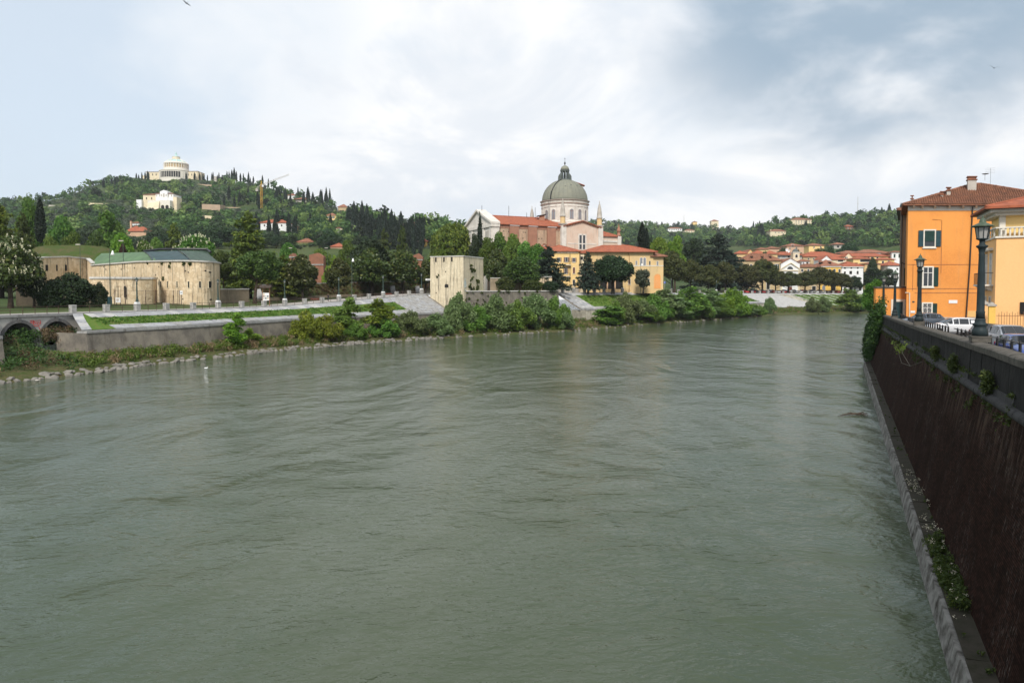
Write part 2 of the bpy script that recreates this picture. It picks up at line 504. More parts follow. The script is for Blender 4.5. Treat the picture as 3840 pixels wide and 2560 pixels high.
    M['gglass'] = NT('pale_window_glass').fin((.22,.23,.25), .15, None, .6)
    M['wframe'] = flat('white_window_frame', (.72,.70,.66), .5)
    M['browntrim'] = flat('brown_window_timber', (.22,.10,.05), .6)
    M['iron'] = flat('black_iron', (.014,.014,.015), .45, .2, 4, .5)
    M['rust'] = flat('rusty_rail', (.075,.042,.03), .7, .3, 5)
    M['lamp'] = plaster('green_grey_lamp_paint', (.026,.037,.040), (.018,.026,.028), .2, 3, (.02,.02,.02), .5, .1)
    M['lampcap'] = flat('green_lamp_cap', (.06,.085,.055), .5)
    M['lampfar'] = flat('dark_green_lamp_paint', (.035,.06,.05), .5)
    M['lampglass'] = NT('lamp_glass').fin((.33,.32,.30), .3, None, .5)
    M['white'] = flat('white_paint', (.75,.75,.74), .4, .04)
    M['crane'] = flat('yellow_crane_paint', (.62,.33,.03), .5)
    M['pole'] = flat('dull_green_pole', (.06,.085,.06), .6)
    # near quay
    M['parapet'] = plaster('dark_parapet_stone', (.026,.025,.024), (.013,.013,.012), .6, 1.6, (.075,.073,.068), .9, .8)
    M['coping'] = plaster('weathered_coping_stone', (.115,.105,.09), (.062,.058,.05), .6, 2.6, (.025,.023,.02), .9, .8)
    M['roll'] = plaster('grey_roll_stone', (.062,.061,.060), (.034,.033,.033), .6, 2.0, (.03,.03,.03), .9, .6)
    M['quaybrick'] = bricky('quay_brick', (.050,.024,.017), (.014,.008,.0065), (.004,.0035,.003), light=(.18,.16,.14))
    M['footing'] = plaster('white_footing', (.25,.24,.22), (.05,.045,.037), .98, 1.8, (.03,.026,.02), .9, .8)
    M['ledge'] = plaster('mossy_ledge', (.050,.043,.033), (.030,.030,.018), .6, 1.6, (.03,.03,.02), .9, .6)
    M['asphalt'] = flat('asphalt', (.075,.075,.078), .9, .2, 1.5)
    M['cobble'] = rubble('cobble_pavement', (.17,.155,.14), (.13,.12,.11), (.06,.055,.05), 6.0, .2)
    M['paving'] = plaster('promenade_paving', (.36,.33,.30), (.30,.275,.25), .15, .5)
    # ground
    t = NT('grass_turf'); p = t.pos()
    a = t.mix(t.ramp(t.noise(p, 1.3, 6, .7), .35, .68), (.07,.145,.02), (.12,.155,.035))
    a = t.mix(t.ramp(t.noise(p, .3, 4), .55, .75, 0, .6), a, (.17,.14,.06))
    M['turf'] = t.fin(a, .95, t.bump(t.noise(p, 8, 4), .8, .1), .1)
    t = NT('bank_soil'); p = t.pos()
    a = t.mix(t.ramp(t.noise(p, .9, 6, .7), .35, .7), (.05,.075,.02), (.11,.085,.045))
    M['soil'] = t.fin(a, .95, t.bump(t.noise(p, 4, 5), .9, .2), .1)
    t = NT('hill_ground'); p = t.pos()
    a = t.mix(t.ramp(t.noise(p, .02, 6, .65), .38, .66), (.035,.06,.016), (.075,.095,.035))
    a = t.mix(t.ramp(t.noise(p, .05, 4), .62, .8, 0, .7), a, (.15,.125,.075))
    M['hill'] = t.fin(a, .95, None, .1)
    t = NT('mound_turf'); p = t.pos()
    a = t.mix(t.ramp(t.noise(p, .35, 6, .7), .35, .68), (.05,.085,.018), (.10,.085,.04))
    M['mound'] = t.fin(a, .95, t.bump(t.noise(p, 3, 5), .9, .3), .1)
    M['rock'] = plaster('shore_rock', (.215,.20,.175), (.13,.12,.105), .6, 1.4, (.08,.075,.06), .9, .9)
    M['bark'] = plaster('bark', (.085,.062,.045), (.05,.038,.03), .5, 3, (.02,.017,.014))
    M['trunkd'] = plaster('dark_bark', (.045,.036,.03), (.03,.025,.02), .3, 3)
    # foliage
    M['f_mag'] = foliage('magnolia_leaf', (.036,.056,.014), (.075,.096,.022), (.18,.17,.045), .18, .4)
    M['f_dark'] = foliage('dark_evergreen_leaf', (.014,.030,.012), (.028,.052,.016), (.05,.075,.02), .15)
    M['f_cyp'] = foliage('cypress_leaf', (.010,.022,.014), (.020,.036,.018), (.03,.05,.02), .1)
    M['f_cedar'] = foliage('cedar_needle', (.069,.106,.020), (.125,.169,.022), (.250,.263,.031), .25)
    M['f_cedarb'] = foliage('blue_cedar_needle', (.020,.040,.030), (.040,.064,.040), (.075,.10,.05), .15)
    M['f_pine'] = foliage('pine_needle', (.037,.065,.013), (.069,.106,.018), (.125,.156,.025), .2)
    M['f_broad'] = foliage('broadleaf', (.060,.131,.018), (.106,.188,.027), (.200,.288,.050), .34)
    M['f_lime'] = foliage('lime_leaf', (.106,.200,.018), (.175,.275,.025), (.300,.388,.050), .38)
    M['f_yell'] = foliage('yellow_green_leaf', (.156,.228,.022), (.240,.300,.030), (.348,.372,.060), .38)
    M['f_will'] = foliage('willow_leaf', (.13,.19,.065), (.18,.25,.09), (.30,.37,.17), .38)
    M['f_shrub'] = foliage('shrub_leaf', (.101,.196,.032), (.162,.270,.046), (.270,.378,.068), .36)
    M['f_olive'] = foliage('olive_leaf', (.055,.075,.045), (.085,.105,.065), (.13,.15,.10), .2)
    M['f_olivh'] = foliage('hill_olive_leaf', (.086,.114,.070), (.120,.150,.094), (.192,.216,.144), .2, .6, .25, ((.05,.072,.045),(.115,.135,.09)))
    M['f_wood'] = foliage('hill_leaf', (.055,.108,.026), (.097,.160,.037), (.165,.231,.061), .3, .6, .25, ((.024,.052,.018),(.20,.245,.065)))
    M['f_chest'] = foliage('row_tree_leaf', (.042,.056,.014), (.078,.088,.022), (.15,.135,.04), .22)
    M['f_red'] = foliage('copper_leaf', (.035,.012,.010), (.055,.018,.012), (.08,.03,.02), .2)
    M['f_ivy'] = foliage('ivy_leaf', (.022,.069,.013), (.044,.106,.018), (.081,.163,.025), .2)
    M['f_weed'] = foliage('weed_leaf', (.072,.163,.021), (.124,.215,.031), (.208,.286,.052), .33)
    M['f_dry'] = foliage('dry_reed', (.24,.175,.085), (.31,.235,.125), (.42,.34,.20), .3)
    M['f_brown'] = foliage('brown_twig', (.085,.052,.03), (.12,.075,.042), (.17,.11,.065), .2)
    M['f_hedge'] = foliage('brown_hedge_leaf', (.075,.048,.018), (.10,.065,.022), (.14,.09,.035), .2)
    M['f_grass'] = foliage('grass_blade', (.061,.142,.016), (.101,.189,.024), (.203,.216,.068), .35)
    M['blossom'] = foliage('cream_blossom', (.62,.58,.40), (.74,.70,.52), (.80,.78,.64), .2, .7, .1)
    # car paint takes the object's own colour
    t = NT('car_paint'); oi = t.n('ShaderNodeObjectInfo')
    M['paint'] = t.fin(oi.outputs['Color'], .25, None, .5)
    M['paint'].node_tree.nodes['Principled BSDF'].inputs['Coat Weight'].default_value = .6
    M['tyre'] = flat('tyre_rubber', (.018,.018,.018), .85)
    M['rim'] = flat('alloy_rim', (.45,.45,.46), .35, .1, 3, .5, .8)
    M['carglass'] = NT('car_glass').fin((.02,.024,.028), .05, None, .7)
    M['redlight'] = flat('tail_light_red', (.28,.015,.015), .25)
    M['headlight'] = flat('head_light_glass', (.62,.63,.65), .15)
build_materials()
# ------------------------------------------------------------------ river, banks, hills
# far bank: edge of the promenade (world X, Y, level) and waterline
C_TAB = np.array([(-118,-60,7.0),(-104,-10,7.0),(-89,42,7.0),(-76,74,7.0),(-68.6,91.4,7.0),(-64.8,100.7,7.0),(-60,109.3,7.0),
    (-54.0,125,7.0),(-47.3,141,7.1),(-38.8,152,7.8),(-31.2,165,8.5),(-23.4,176,9.3),(-15.8,184,9.45),(-1.5,195,9.5),
    (14.5,206,9.5),(36.2,224,9.5),(58.3,251,9.25),(85.3,285,8.95),(111.8,318,8.65),(145.5,345,8.5),(176.8,362,8.4),
    (203.8,378,8.4),(260,404,8.4),(340,440,8.4),(460,485,8.4),(710,575,8.4)], float)
def resample(tab, step):
    d = np.r_[0, np.cumsum(np.hypot(np.diff(tab[:,0]), np.diff(tab[:,1])))]
    # smooth the corner points a little
    s = np.arange(0, d[-1], step)
    out = np.stack([np.interp(s, d, tab[:,k]) for k in range(3)], 1)
    for _ in range(int(6/step)+2):
        out[1:-1] = (out[:-2] + 2*out[1:-1] + out[2:]) / 4
    return s, out
CS, CP = resample(C_TAB, 1.0)
_t = np.gradient(CP[:, :2], axis=0); _t /= np.linalg.norm(_t, axis=1)[:, None]
CN = np.stack([_t[:, 1], -_t[:, 0]], 1)                 # towards the river
CT = _t
CPX = 1920 + FPX * CP[:, 0] / np.maximum(CP[:, 1], 1)   # column of the photo where each station shows
def s_of(px):                                            # station whose promenade edge shows at that column
    i0 = int(np.argmax(CP[:, 1] > 70))
    return float(np.interp(px, CPX[i0:], CS[i0:]))
def cpos(s, d=0.0, z=None):
    x = np.interp(s, CS, CP[:,0]); y = np.interp(s, CS, CP[:,1]); p = np.interp(s, CS, CP[:,2])
    nx = np.interp(s, CS, CN[:,0]); ny = np.interp(s, CS, CN[:,1])
    return Vector((x + nx*d, y + ny*d, p if z is None else z))
def plevel(s): return float(np.interp(s, CS, CP[:,2]))
def cang(s):
    return math.atan2(np.interp(s, CS, CT[:,1]), np.interp(s, CS, CT[:,0]))
W_PIX = [(0,1438),(150,1421),(300,1404),(450,1384),(600,1362),(760,1346),(900,1331),(1000,1319),(1150,1306),(1300,1293),
         (1400,1286),(1500,1278),(1650,1269),(1900,1254),(2100,1243),(2300,1229),(2400,1219),(2600,1205),(2800,1190),
         (2900,1181),(3000,1177),(3100,1175),(3230,1172)]
W_PTS = [(-102,-60),(-89,-10),(-74,42)] + [tuple(onz(a, b)[:2]) for a, b in W_PIX] + [(190,320),(240,335),(330,370),(450,415),(700,505)]
W_PTS = np.array(W_PTS)
def wdist(i):                                            # distance from the promenade edge to the water, along the normal
    p = CP[i,:2]; n = CN[i]; best = None
    a = W_PTS[:-1] - p; b = W_PTS[1:] - p
    ca = a[:,0]*n[1] - a[:,1]*n[0]; cb = b[:,0]*n[1] - b[:,1]*n[0]
    for k in np.nonzero(ca*cb <= 0)[0]:
        t = ca[k]/(ca[k]-cb[k]) if ca[k] != cb[k] else 0
        q = a[k] + t*(b[k]-a[k]); d = float(q @ n)
        if d > 2 and (best is None or d < best): best = d
    return best if best is not None else 16.0
CW = np.array([wdist(i) for i in range(len(CP))])
CW = np.convolve(np.pad(CW, 4, 'edge'), np.ones(9)/9, 'valid')
def wd(s): return float(np.interp(s, CS, CW))

# river sheet
t = NT('river_water')
def wnz(scale, mapping, det=3, dist=.6, rough=.5):
    return t.noise(t.pos(mapping, (0, 0, R(-26))), scale, det, rough, dist)
calm = t.ramp(t.noise(t.pos((1, .4, 1), (0, 0, R(-30))), .03, 4, .55, 1.5), .40, .58, .15, 1.0)
n1 = wnz(.09, (1, .6, 1), 2, 1.5)
n2 = wnz(.33, (.75, 1.0, 1), 9, .9, .53)
n3 = wnz(2.2, (.7, 1.3, 1), 4, .6, .5)
h = t.math('ADD', t.math('MULTIPLY', n1, .46), t.math('MULTIPLY', t.math('MULTIPLY', n2, calm), .34))
n4 = wnz(6.8, (.7, 1.4, 1), 2, .4)
h = t.math('ADD', h, t.math('MULTIPLY', n3, .05))
h = t.math('ADD', h, t.math('MULTIPLY', n4, .014))
nb = t.bump(h, 1.0, 1.0)
murk = t.mix(t.ramp(t.noise(t.pos((1, .4, 1), (0, 0, R(-26))), .05, 4, .55, .8), .35, .7), (.050,.068,.037), (.072,.088,.054))
MAT['water'] = t.fin(murk, .05, nb, .5, IOR=1.333)
mb = MB()
mb.poly((-420,-140,0),(760,-140,0),(760,700,0),(-420,700,0))
river = struct(mb.build('river', MAT['water']))

# bank: soil from the foot of the retaining wall down into the water
S_A0, S_A1 = s_of(0), s_of(270)            # the two-arched viaduct stands between these stations
S_T0, S_T1 = s_of(1600), s_of(1800)
S_R = s_of(2092)
S_F = s_of(2760)
S_END = s_of(3330)
Z_LOW = 4.85
def slope_w(s):                             # breadth of the paved and turfed slope
    return float(np.interp(s, [S_A1, s_of(1300), S_T0, S_R, S_F], [8.0, 8.2, 9.5, 11.0, 11.5]))
def gully(s):                               # 0..1 inside the overgrown gap in front of the arches
    s2 = s + 9.0
    return max(0.0, min(1.0, (s2 - S_A0 + 1.0) / 2.0, (S_A1 - s2 + 1.0) / 2.0)) if True else 0
def wall_off(s): return slope_w(s) + 1.9
def wall_foot(s):
    return float(np.interp(s, [0, S_A1, s_of(700), s_of(1300), S_T0, S_R, S_F], [1.7, 2.0, 1.9, 1.9, 2.0, 1.8, 2.4]))
vs = []; fs = []; ND = 11
ss = np.arange(2, S_END + 120, 1.5)
rr = random.Random(3)
for i, s in enumerate(ss):
    w = wd(s); g = gully(s)
    d0 = wall_off(s) - .8
    z0 = wall_foot(s) + .15
    if s > S_F: d0, z0 = slope_w(s) + 3.0, 2.6
    d0 = d0*(1-g) + (-2.5)*g
    z0 = z0*(1-g) + 4.4*g
    for k in range(ND):
        f = k/(ND-1)
        if k == ND-1: d, z = w + 5.0, -1.8
        elif k == ND-2: d, z = w + .4, -.25
        else:
            f = k/(ND-3); d = d0 + (w - d0)*f
            z = z0 + (.25 - z0)*(f**.85) + rr.uniform(-.14, .14)*(1 if 0 < k < ND-3 else .3)
        p = cpos(s, d, z); vs.append(tuple(p))
for i in range(len(ss)-1):
    for k in range(ND-1):
        a = i*ND+k; fs.append((a, a+1, a+ND+1, a+ND))
bank = struct(MB().add(vs, fs).build('river_bank', MAT['soil'], smooth=True))
def bank_z(s, d):
    w = wd(s); g = gully(s)
    d0 = wall_off(s) - .8; z0 = wall_foot(s) + .15
    if s > S_F: d0, z0 = slope_w(s) + 3.0, 2.6
    d0 = d0*(1-g) + (-2.5)*g; z0 = z0*(1-g) + 4.4*g
    f = min(1, max(0, (d-d0)/max(.5, w-d0)))
    return z0 + (.25-z0)*(f**.85)

# hills: one terrain sheet from behind the promenade to beyond the ridges
RIDGE_L = np.array([(-1400,830,900),(-900,815,900),(-300,790,950),(0,765,1000),(150,752,1000),(240,738,1010),(300,716,1020),(360,694,1030),
    (430,680,1045),(520,672,1050),(560,671,1050),(760,672,1050),(830,678,1040),(900,688,1030),(1000,700,1000),(1060,718,960),(1150,748,900),(1230,768,850),
    (1300,792,780),(1420,812,720),(1500,826,680),(1600,846,640),(1700,868,610),(1800,900,600),(1900,940,600),(2050,1000,600),(2200,1050,600),(5600,1075,600)], float)
RIDGE_B = np.array([(-1400,1000,1600),(1300,905,1600),(1700,872,1600),(2150,842,1600),(2240,832,1600),(2330,836,1600),(2420,840,1580),(2520,848,1550),(2650,856,1500),
    (2780,868,1400),(2840,858,1250),(2900,838,1150),(2960,826,1100),(3050,828,1080),(3120,820,1050),(3250,812,1030),(3380,800,1020),(3600,795,1020),(4200,830,1050),(5600,850,1100)], float)
def hill_z(px, Y):
    base = 9.0
    z = base
    for tab, foot in ((RIDGE_L, 300.0), (RIDGE_B, 470.0)):
        ry = np.interp(px, tab[:,0], tab[:,1]); rd = np.interp(px, tab[:,0], tab[:,2])
        zr = CAMZ + (1085 - ry)*rd/FPX
        tt = (Y - foot)/(rd - foot)
        if tt <= 0: h = base
        elif tt <= 1: h = base + (zr - base)*(tt**1.12)
        else:
            h = zr - (Y - rd)*.16
        z = max(z, h)
    return z
def hz(px, Y):
    n = math.sin(px*.021 + Y*.013)*math.cos(px*.0083 - Y*.0071)
    k = max(0, min(1, (Y-330)/300))
    return hill_z(px, Y) + n*3.5*k
vs = []; fs = []
pxs = np.arange(-1500, 5601, 26.0)
NR = 64
i0 = int(np.argmax(CP[:, 1] > 20))
for px in pxs:
    k = (px - 1920)/FPX
    # first distance: just behind the promenade edge along this ray
    d = CP[i0:, 0] - k*CP[i0:, 1]
    j = np.nonzero(d[:-1]*d[1:] <= 0)[0]
    yc = float(CP[i0 + j[0], 1]) if len(j) else (60.0 if px < 1000 else 560.0)
    zc = float(CP[i0 + j[0], 2]) if len(j) else 8.5
    y0 = yc + 3.0
    for r in range(NR):
        f = r/(NR-1)
        Y = y0 + (2300 - y0)*(f**1.9)
        z = hz(px, Y)
        bl = max(0, min(1, (Y - y0)/70)); z = (zc - .06)*(1-bl) + z*bl if Y < y0+70 else z
        vs.append((k*Y, Y, z))
for i in range(len(pxs)-1):
    for r in range(NR-1):
        a = i*NR+r; fs.append((a, a+NR, a+NR+1, a+1))
terrain = struct(MB().add(vs, fs).build('hills', MAT['hill'], smooth=True))
def gz(px, Y):                             # ground level at a column and distance
    k = (px - 1920)/FPX
    d = CP[i0:, 0] - k*CP[i0:, 1]
    j = np.nonzero(d[:-1]*d[1:] <= 0)[0]
    yc = float(CP[i0 + j[0], 1]) if len(j) else 60.0
    zc = float(CP[i0 + j[0], 2]) if len(j) else 8.5
    y0 = yc + 3
    bl = max(0, min(1, (Y - y0)/70))
    return (zc - .06)*(1-bl) + hz(px, Y)*bl
_yg = {}
def YG(px, py):                            # distance at which the ground shows at that pixel
    k = int(round(px/20))
    if k not in _yg:
        ys = np.arange(262, max(np.interp(px, RIDGE_L[:,0], RIDGE_L[:,2]) if px < 1750 else 0, np.interp(px, RIDGE_B[:,0], RIDGE_B[:,2]) if px >= 1750 else 0), 6.0)
        pp = np.minimum.accumulate(np.array([1085 - (hz(k*20, y) - CAMZ)*FPX/y for y in ys])); _yg[k] = (ys, pp)
    ys, pp = _yg[k]
    return float(np.interp(-py, -pp, ys))
def ground(px, Y): 
    return Vector(((px-1920)/FPX*Y, Y, gz(px, Y)))

# promenade paving behind the edge
vs = []; fs = []
ss = np.arange(S_A0 - 70, S_END + 100, 2.0)
for s in ss:
    for d in (-.35, -3.4, -9.0):
        p = cpos(s, d); vs.append((p.x, p.y, p.z + (.03 if d > -4 else -.02)))
for i in range(len(ss)-1):
    for k in range(2):
        a = i*3+k; fs.append((a, a+1, a+4, a+3))
promenade = struct(MB().add(vs, fs).build('promenade', MAT['paving']))
# ------------------------------------------------------------------ near quay on the right
QD = Vector((.4339, .9010, 0)); QN = Vector((-.9010, .4339, 0)); Q0 = Vector((5.3, 0, 0))
QT = np.array([(-40,9.0),(0,8.80),(19.75,8.51),(27.4,8.37),(48.6,7.94),(65.5,7.66),(80,7.42),(92,7.2),(110,7.0)])
def ztop(t): return float(np.interp(t*QD.y, QT[:,0], QT[:,1]))
def q(t, off, z): return tuple(Q0 + QD*t + QN*off + Vector((0, 0, z)))
def qdir(t): return math.atan2(QD.y, QD.x)
T0, T1 = -22.0, 101.0
STREET = 6.38

# street sheet and far right-bank ground
mb = MB()
mb.add([q(T0-30,-.3,STREET), q(T1+3,-.3,STREET), (62,112,STREET), (90,150,STREET), (150,190,STREET), (260,225,STREET), (700,300,STREET), (700,-160,STREET)],
       [(0,7,6,5,4,3,2,1)])
struct(mb.build('street', MAT['asphalt']))
mb = MB()
pts = [Vector(q(T1+3,-.3,0)), Vector((62,112,0)), Vector((90,150,0)), Vector((150,190,0)), Vector((260,225,0)), Vector((700,300,0))]
for a, b in zip(pts[:-1], pts[1:]):
    mb.poly((a.x,a.y,-1),(b.x,b.y,-1),(b.x,b.y,STREET-.01),(a.x,a.y,STREET-.01))
struct(mb.build('quay_bend', MAT['ledge']))
# raised pavement behind the parapet, ramping up to the bridge
mb = MB(); ts = np.arange(T0, T1-6, 3.0); vs = []; fs = []
for tt in ts:
    z = max(ztop(tt) - 1.0, STREET + .14)
    vs += [q(tt,-.4,z), q(tt,-1.95,z), q(tt,-1.98,STREET-.05)]
for i in range(len(ts)-1):
    for k in range(2):
        a = i*3+k; fs.append((a, a+3, a+4, a+1))
struct(mb.add(vs, fs).build('pavement', MAT['cobble']))
# cobbled strip along the houses
mb = MB(); mb.add([q(20,-6.2,STREET+.004), q(98,-6.2,STREET+.004), q(98,-9.5,STREET+.004), q(20,-9.5,STREET+.004)], [(0,1,2,3)])
struct(mb.build('cobbled_strip', MAT['cobble']))

# quay wall: brick face, footing, ledge, roll moulding, parapet stones
qw = thing('quay_wall', 'tall dark brick quay wall with stone parapet along the right bank', 'wall', q(30, 1.0, 0))
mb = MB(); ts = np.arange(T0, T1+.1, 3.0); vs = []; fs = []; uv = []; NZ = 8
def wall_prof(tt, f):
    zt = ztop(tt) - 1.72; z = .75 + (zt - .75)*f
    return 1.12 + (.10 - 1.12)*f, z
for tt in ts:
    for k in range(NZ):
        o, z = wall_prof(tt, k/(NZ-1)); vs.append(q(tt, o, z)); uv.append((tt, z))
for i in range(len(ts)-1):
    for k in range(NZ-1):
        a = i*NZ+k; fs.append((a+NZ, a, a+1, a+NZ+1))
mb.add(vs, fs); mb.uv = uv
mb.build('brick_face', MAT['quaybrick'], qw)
mb = MB()
mb.add([q(T1,1.2,.4), q(T1,-.5,.4), q(T1,-.5,ztop(T1)-.1), q(T1,.1,ztop(T1)-1.7), q(T1,1.1,.8)], [(0,1,2,3,4)])
mb.build('end_face', MAT['ledge'], qw)
rr = random.Random(11)
tt = T0
while tt < T1:                                     # footing stones: pale sloped face and dark ledge slab
    L = rr.uniform(2.2, 3.4); a, b = tt+.015, min(tt+L, T1)-.015
    j = rr.uniform(-.03, .03); h = .72 + rr.uniform(-.03, .03)
    mb = MB(); mb.hexa([q(a,2.05+j,-.6), q(b,2.05+j,-.6), q(b,1.45,-.6), q(a,1.45,-.6), q(a,1.78+j,h), q(b,1.78+j,h), q(b,1.45,h), q(a,1.45,h)])
    mb.build('footing_stone', MAT['footing'], qw)
    mb = MB(); mb.hexa([q(a,1.5,h-.3), q(b,1.5,h-.3), q(b,1.0,h-.3), q(a,1.0,h-.3), q(a,1.68,h+.05+j), q(b,1.68,h+.05+j), q(b,1.0,h+.10), q(a,1.0,h+.10)])
    mb.build('ledge_slab', MAT['ledge'], qw)
    tt += L
tt = T0
while tt < T1:                                     # roll moulding, stone by stone
    L = rr.uniform(1.0, 1.6); a, b = tt+.012, min(tt+L, T1)-.012
    mb = MB(); vs = []; n = 9; dr = rr.uniform(-.012, .012)
    for t_ in (a, b):
        zc = ztop(t_) - 1.66
        for k in range(n):
            an = -math.pi/2 + math.pi*k/(n-1)
            vs.append(q(t_, .08 + (.19+dr)*math.cos(an), zc + .17*math.sin(an)))
    fs = [(k, k+n, k+n+1, k+1) for k in range(n-1)] + [tuple(range(n)), tuple(range(2*n-1, n-1, -1))]
    mb.add(vs, fs).build('roll_stone', MAT['roll'], qw, smooth=False)
    tt += L
tt = T0
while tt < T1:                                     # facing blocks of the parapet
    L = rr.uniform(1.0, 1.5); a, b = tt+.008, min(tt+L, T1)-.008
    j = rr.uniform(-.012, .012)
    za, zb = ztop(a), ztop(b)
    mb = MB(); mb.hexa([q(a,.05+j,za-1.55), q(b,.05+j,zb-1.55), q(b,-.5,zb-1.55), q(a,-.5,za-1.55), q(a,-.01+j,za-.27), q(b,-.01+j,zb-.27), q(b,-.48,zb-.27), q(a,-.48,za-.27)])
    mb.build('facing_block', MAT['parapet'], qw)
    if rr.random() < .8:
        mb = MB(); mb.hexa([q(a,.10+j,za-1.56), q(b,.10+j,zb-1.56), q(b,-.3,zb-1.56), q(a,-.3,za-1.56), q(a,.07+j,za-1.28), q(b,.07+j,zb-1.28), q(b,-.3,zb-1.22), q(a,-.3,za-1.22)])
        mb.build('plinth_block', MAT['roll'], qw)
    tt += L
tt = T0
while tt < T1:                                     # coping stones with rounded tops
    L = rr.uniform(1.5, 2.2); a, b = tt+.008, min(tt+L, T1)-.008
    dz = rr.uniform(-.012, .012); vs = []
    prof = [(.05,-.27),(.06,-.06),(.015,-.012),(-.12,.022),(-.30,.03),(-.46,.012),(-.54,-.04),(-.55,-.27)]
    for t_ in (a, b):
        for o, h in prof: vs.append(q(t_, o, ztop(t_)+h+dz))
    n = len(prof)
    fs = [(k, k+n, k+n+1, k+1) for k in range(n-1)] + [tuple(range(n)), tuple(range(2*n-1, n-1, -1)), (n-1, 2*n-1, n, 0)]
    MB().add(vs, fs).build('coping_stone', MAT['coping'], qw)
    tt += L

# iron railing on the raised pavement
def qrail(t_a, t_b, label):
    th = thing('iron_railing', label, 'railing', q(t_a, -1.8, max(ztop(t_a)-1.0, STREET+.14)), 0, 'iron railings along the quay pavement')
    n = max(2, int(round((t_b-t_a)/1.5)))
    tsx = np.linspace(t_a, t_b, n+1)
    zz = lambda t_: max(ztop(t_)-1.0, STREET+.14)
    mb = MB(); mb.tube([q(t_, -1.8, zz(t_)+.98) for t_ in tsx], .03, 6); mb.build('top_rail', MAT['iron'], th)
    mb = MB(); mb.tube([q(t_, -1.8, zz(t_)+.52) for t_ in tsx], .018, 5); mb.build('lower_rail', MAT['iron'], th)
    for t_ in tsx[:-1]:
        mb = MB(); x, y, z = q(t_, -1.8, zz(t_))
        mb.box(x-.04, x+.04, y-.04, y+.04, z-.02, z+.95); mb.cyl(x, y, z+.95, z+1.06, .045, .03, 8)
        mb.build('post', MAT['iron'], th)
RL = [(14, 27.2, 'black iron railing on the quay pavement, nearest stretch beside the blue car'),
      (30, 49.4, 'black iron railing on the quay pavement in front of the white hatchback'),
      (52, 70.8, 'black iron railing on the quay pavement before the barred window'),
      (73, 93, 'black iron railing on the quay pavement, farthest stretch before the orange wall')]
for a, b, l in RL: qrail(a, b, l)

# street lamps
def lamp_proto(mat_post, mat_cap, H=4.5):
    th = thing('street_lamp', 'lamp', 'street lamp')
    k = H/4.5
    def L(mb, prof, n=16): return mb.lathe(0, 0, [(r*k, z*k) for r, z in prof], n)
    m = MB(); L(m, [(.265,0),(.265,.20),(.25,.24),(.22,.30),(.20,.37),(.25,.41),(.255,.45),(.19,.49),(.165,.58),(.175,.62),(.15,.66)]); m.build('base', mat_post, th, True)
    m = MB(); L(m, [(.15,.66),(.145,.86),(.155,.90),(.135,.94),(.128,1.6),(.115,2.4),(.10,3.0),(.11,3.06),(.095,3.10),(.11,3.2),(.125,3.28),(.19,3.33),(.20,3.38),(.11,3.42),(.09,3.5),(.10,3.58),(.075,3.62)]); m.build('post', mat_post, th, True)
    m = MB(); L(m, [(.165,3.64),(.235,4.08)], 8); m.build('lantern_glass', MAT['lampglass'], th)
    m = MB(); L(m, [(.10,3.58),(.20,3.62),(.20,3.655),(.10,3.66)], 8); 
    for i in range(8):
        a = 2*math.pi*i/8
        m.tube([(.175*k*math.cos(a), .175*k*math.sin(a), 3.63*k), (.245*k*math.cos(a), .245*k*math.sin(a), 4.10*k)], .014*k, 5)
    L(m, [(.26,4.06),(.26,4.10),(.2,4.10)], 8)
    m.build('lantern_frame', mat_post, th)
    m = MB(); L(m, [(.37,4.085),(.375,4.11),(.26,4.17),(.13,4.235),(.115,4.25),(.11,4.31),(.085,4.37),(.04,4.41),(.02,4.43),(.035,4.46),(.02,4.50),(0,4.505)]); m.build('cap', mat_cap, th, True)
    return th
LP = lamp_proto(MAT['lamp'], MAT['lampcap'])
for Y, px, zb, lab in ((27.6,3680,8.63,'large green street lamp on stone pedestal nearest on the quay parapet, before the yellow house'),
                   (49.0,3449,8.22,'green street lamp on the quay parapet in front of the white framed window'),
                   (71.3,3355,7.74,'green street lamp on the quay parapet in front of the dark door'),
                   (90.0,3304,7.62,'small green street lamp at the far end of the quay parapet')):
    p = Q0 + QD*(Y/QD.y) + QN*(-.30)
    dup(LP, (p.x, p.y, zb), R(22), lab, 'street lamps on the quay', 1.07)
    tt = Y/QD.y
    mb = MB(Fr((p.x, p.y, 0), math.atan2(QD.y, QD.x)))
    mb.box(-.38,.38,-.32,.32, ztop(tt)+.032, zb-.06); mb.box(-.40,.40,-.34,.34, zb-.06, zb)
    tag(mb.build('lamp_pedestal', MAT['coping']), 'rough stone block on the parapet under the ' + {27.6:'nearest',49.0:'second',71.3:'third',90.0:'farthest'}[Y] + ' quay lamp', 'pedestal', 'pedestals under the quay lamps')
hide_proto(LP)
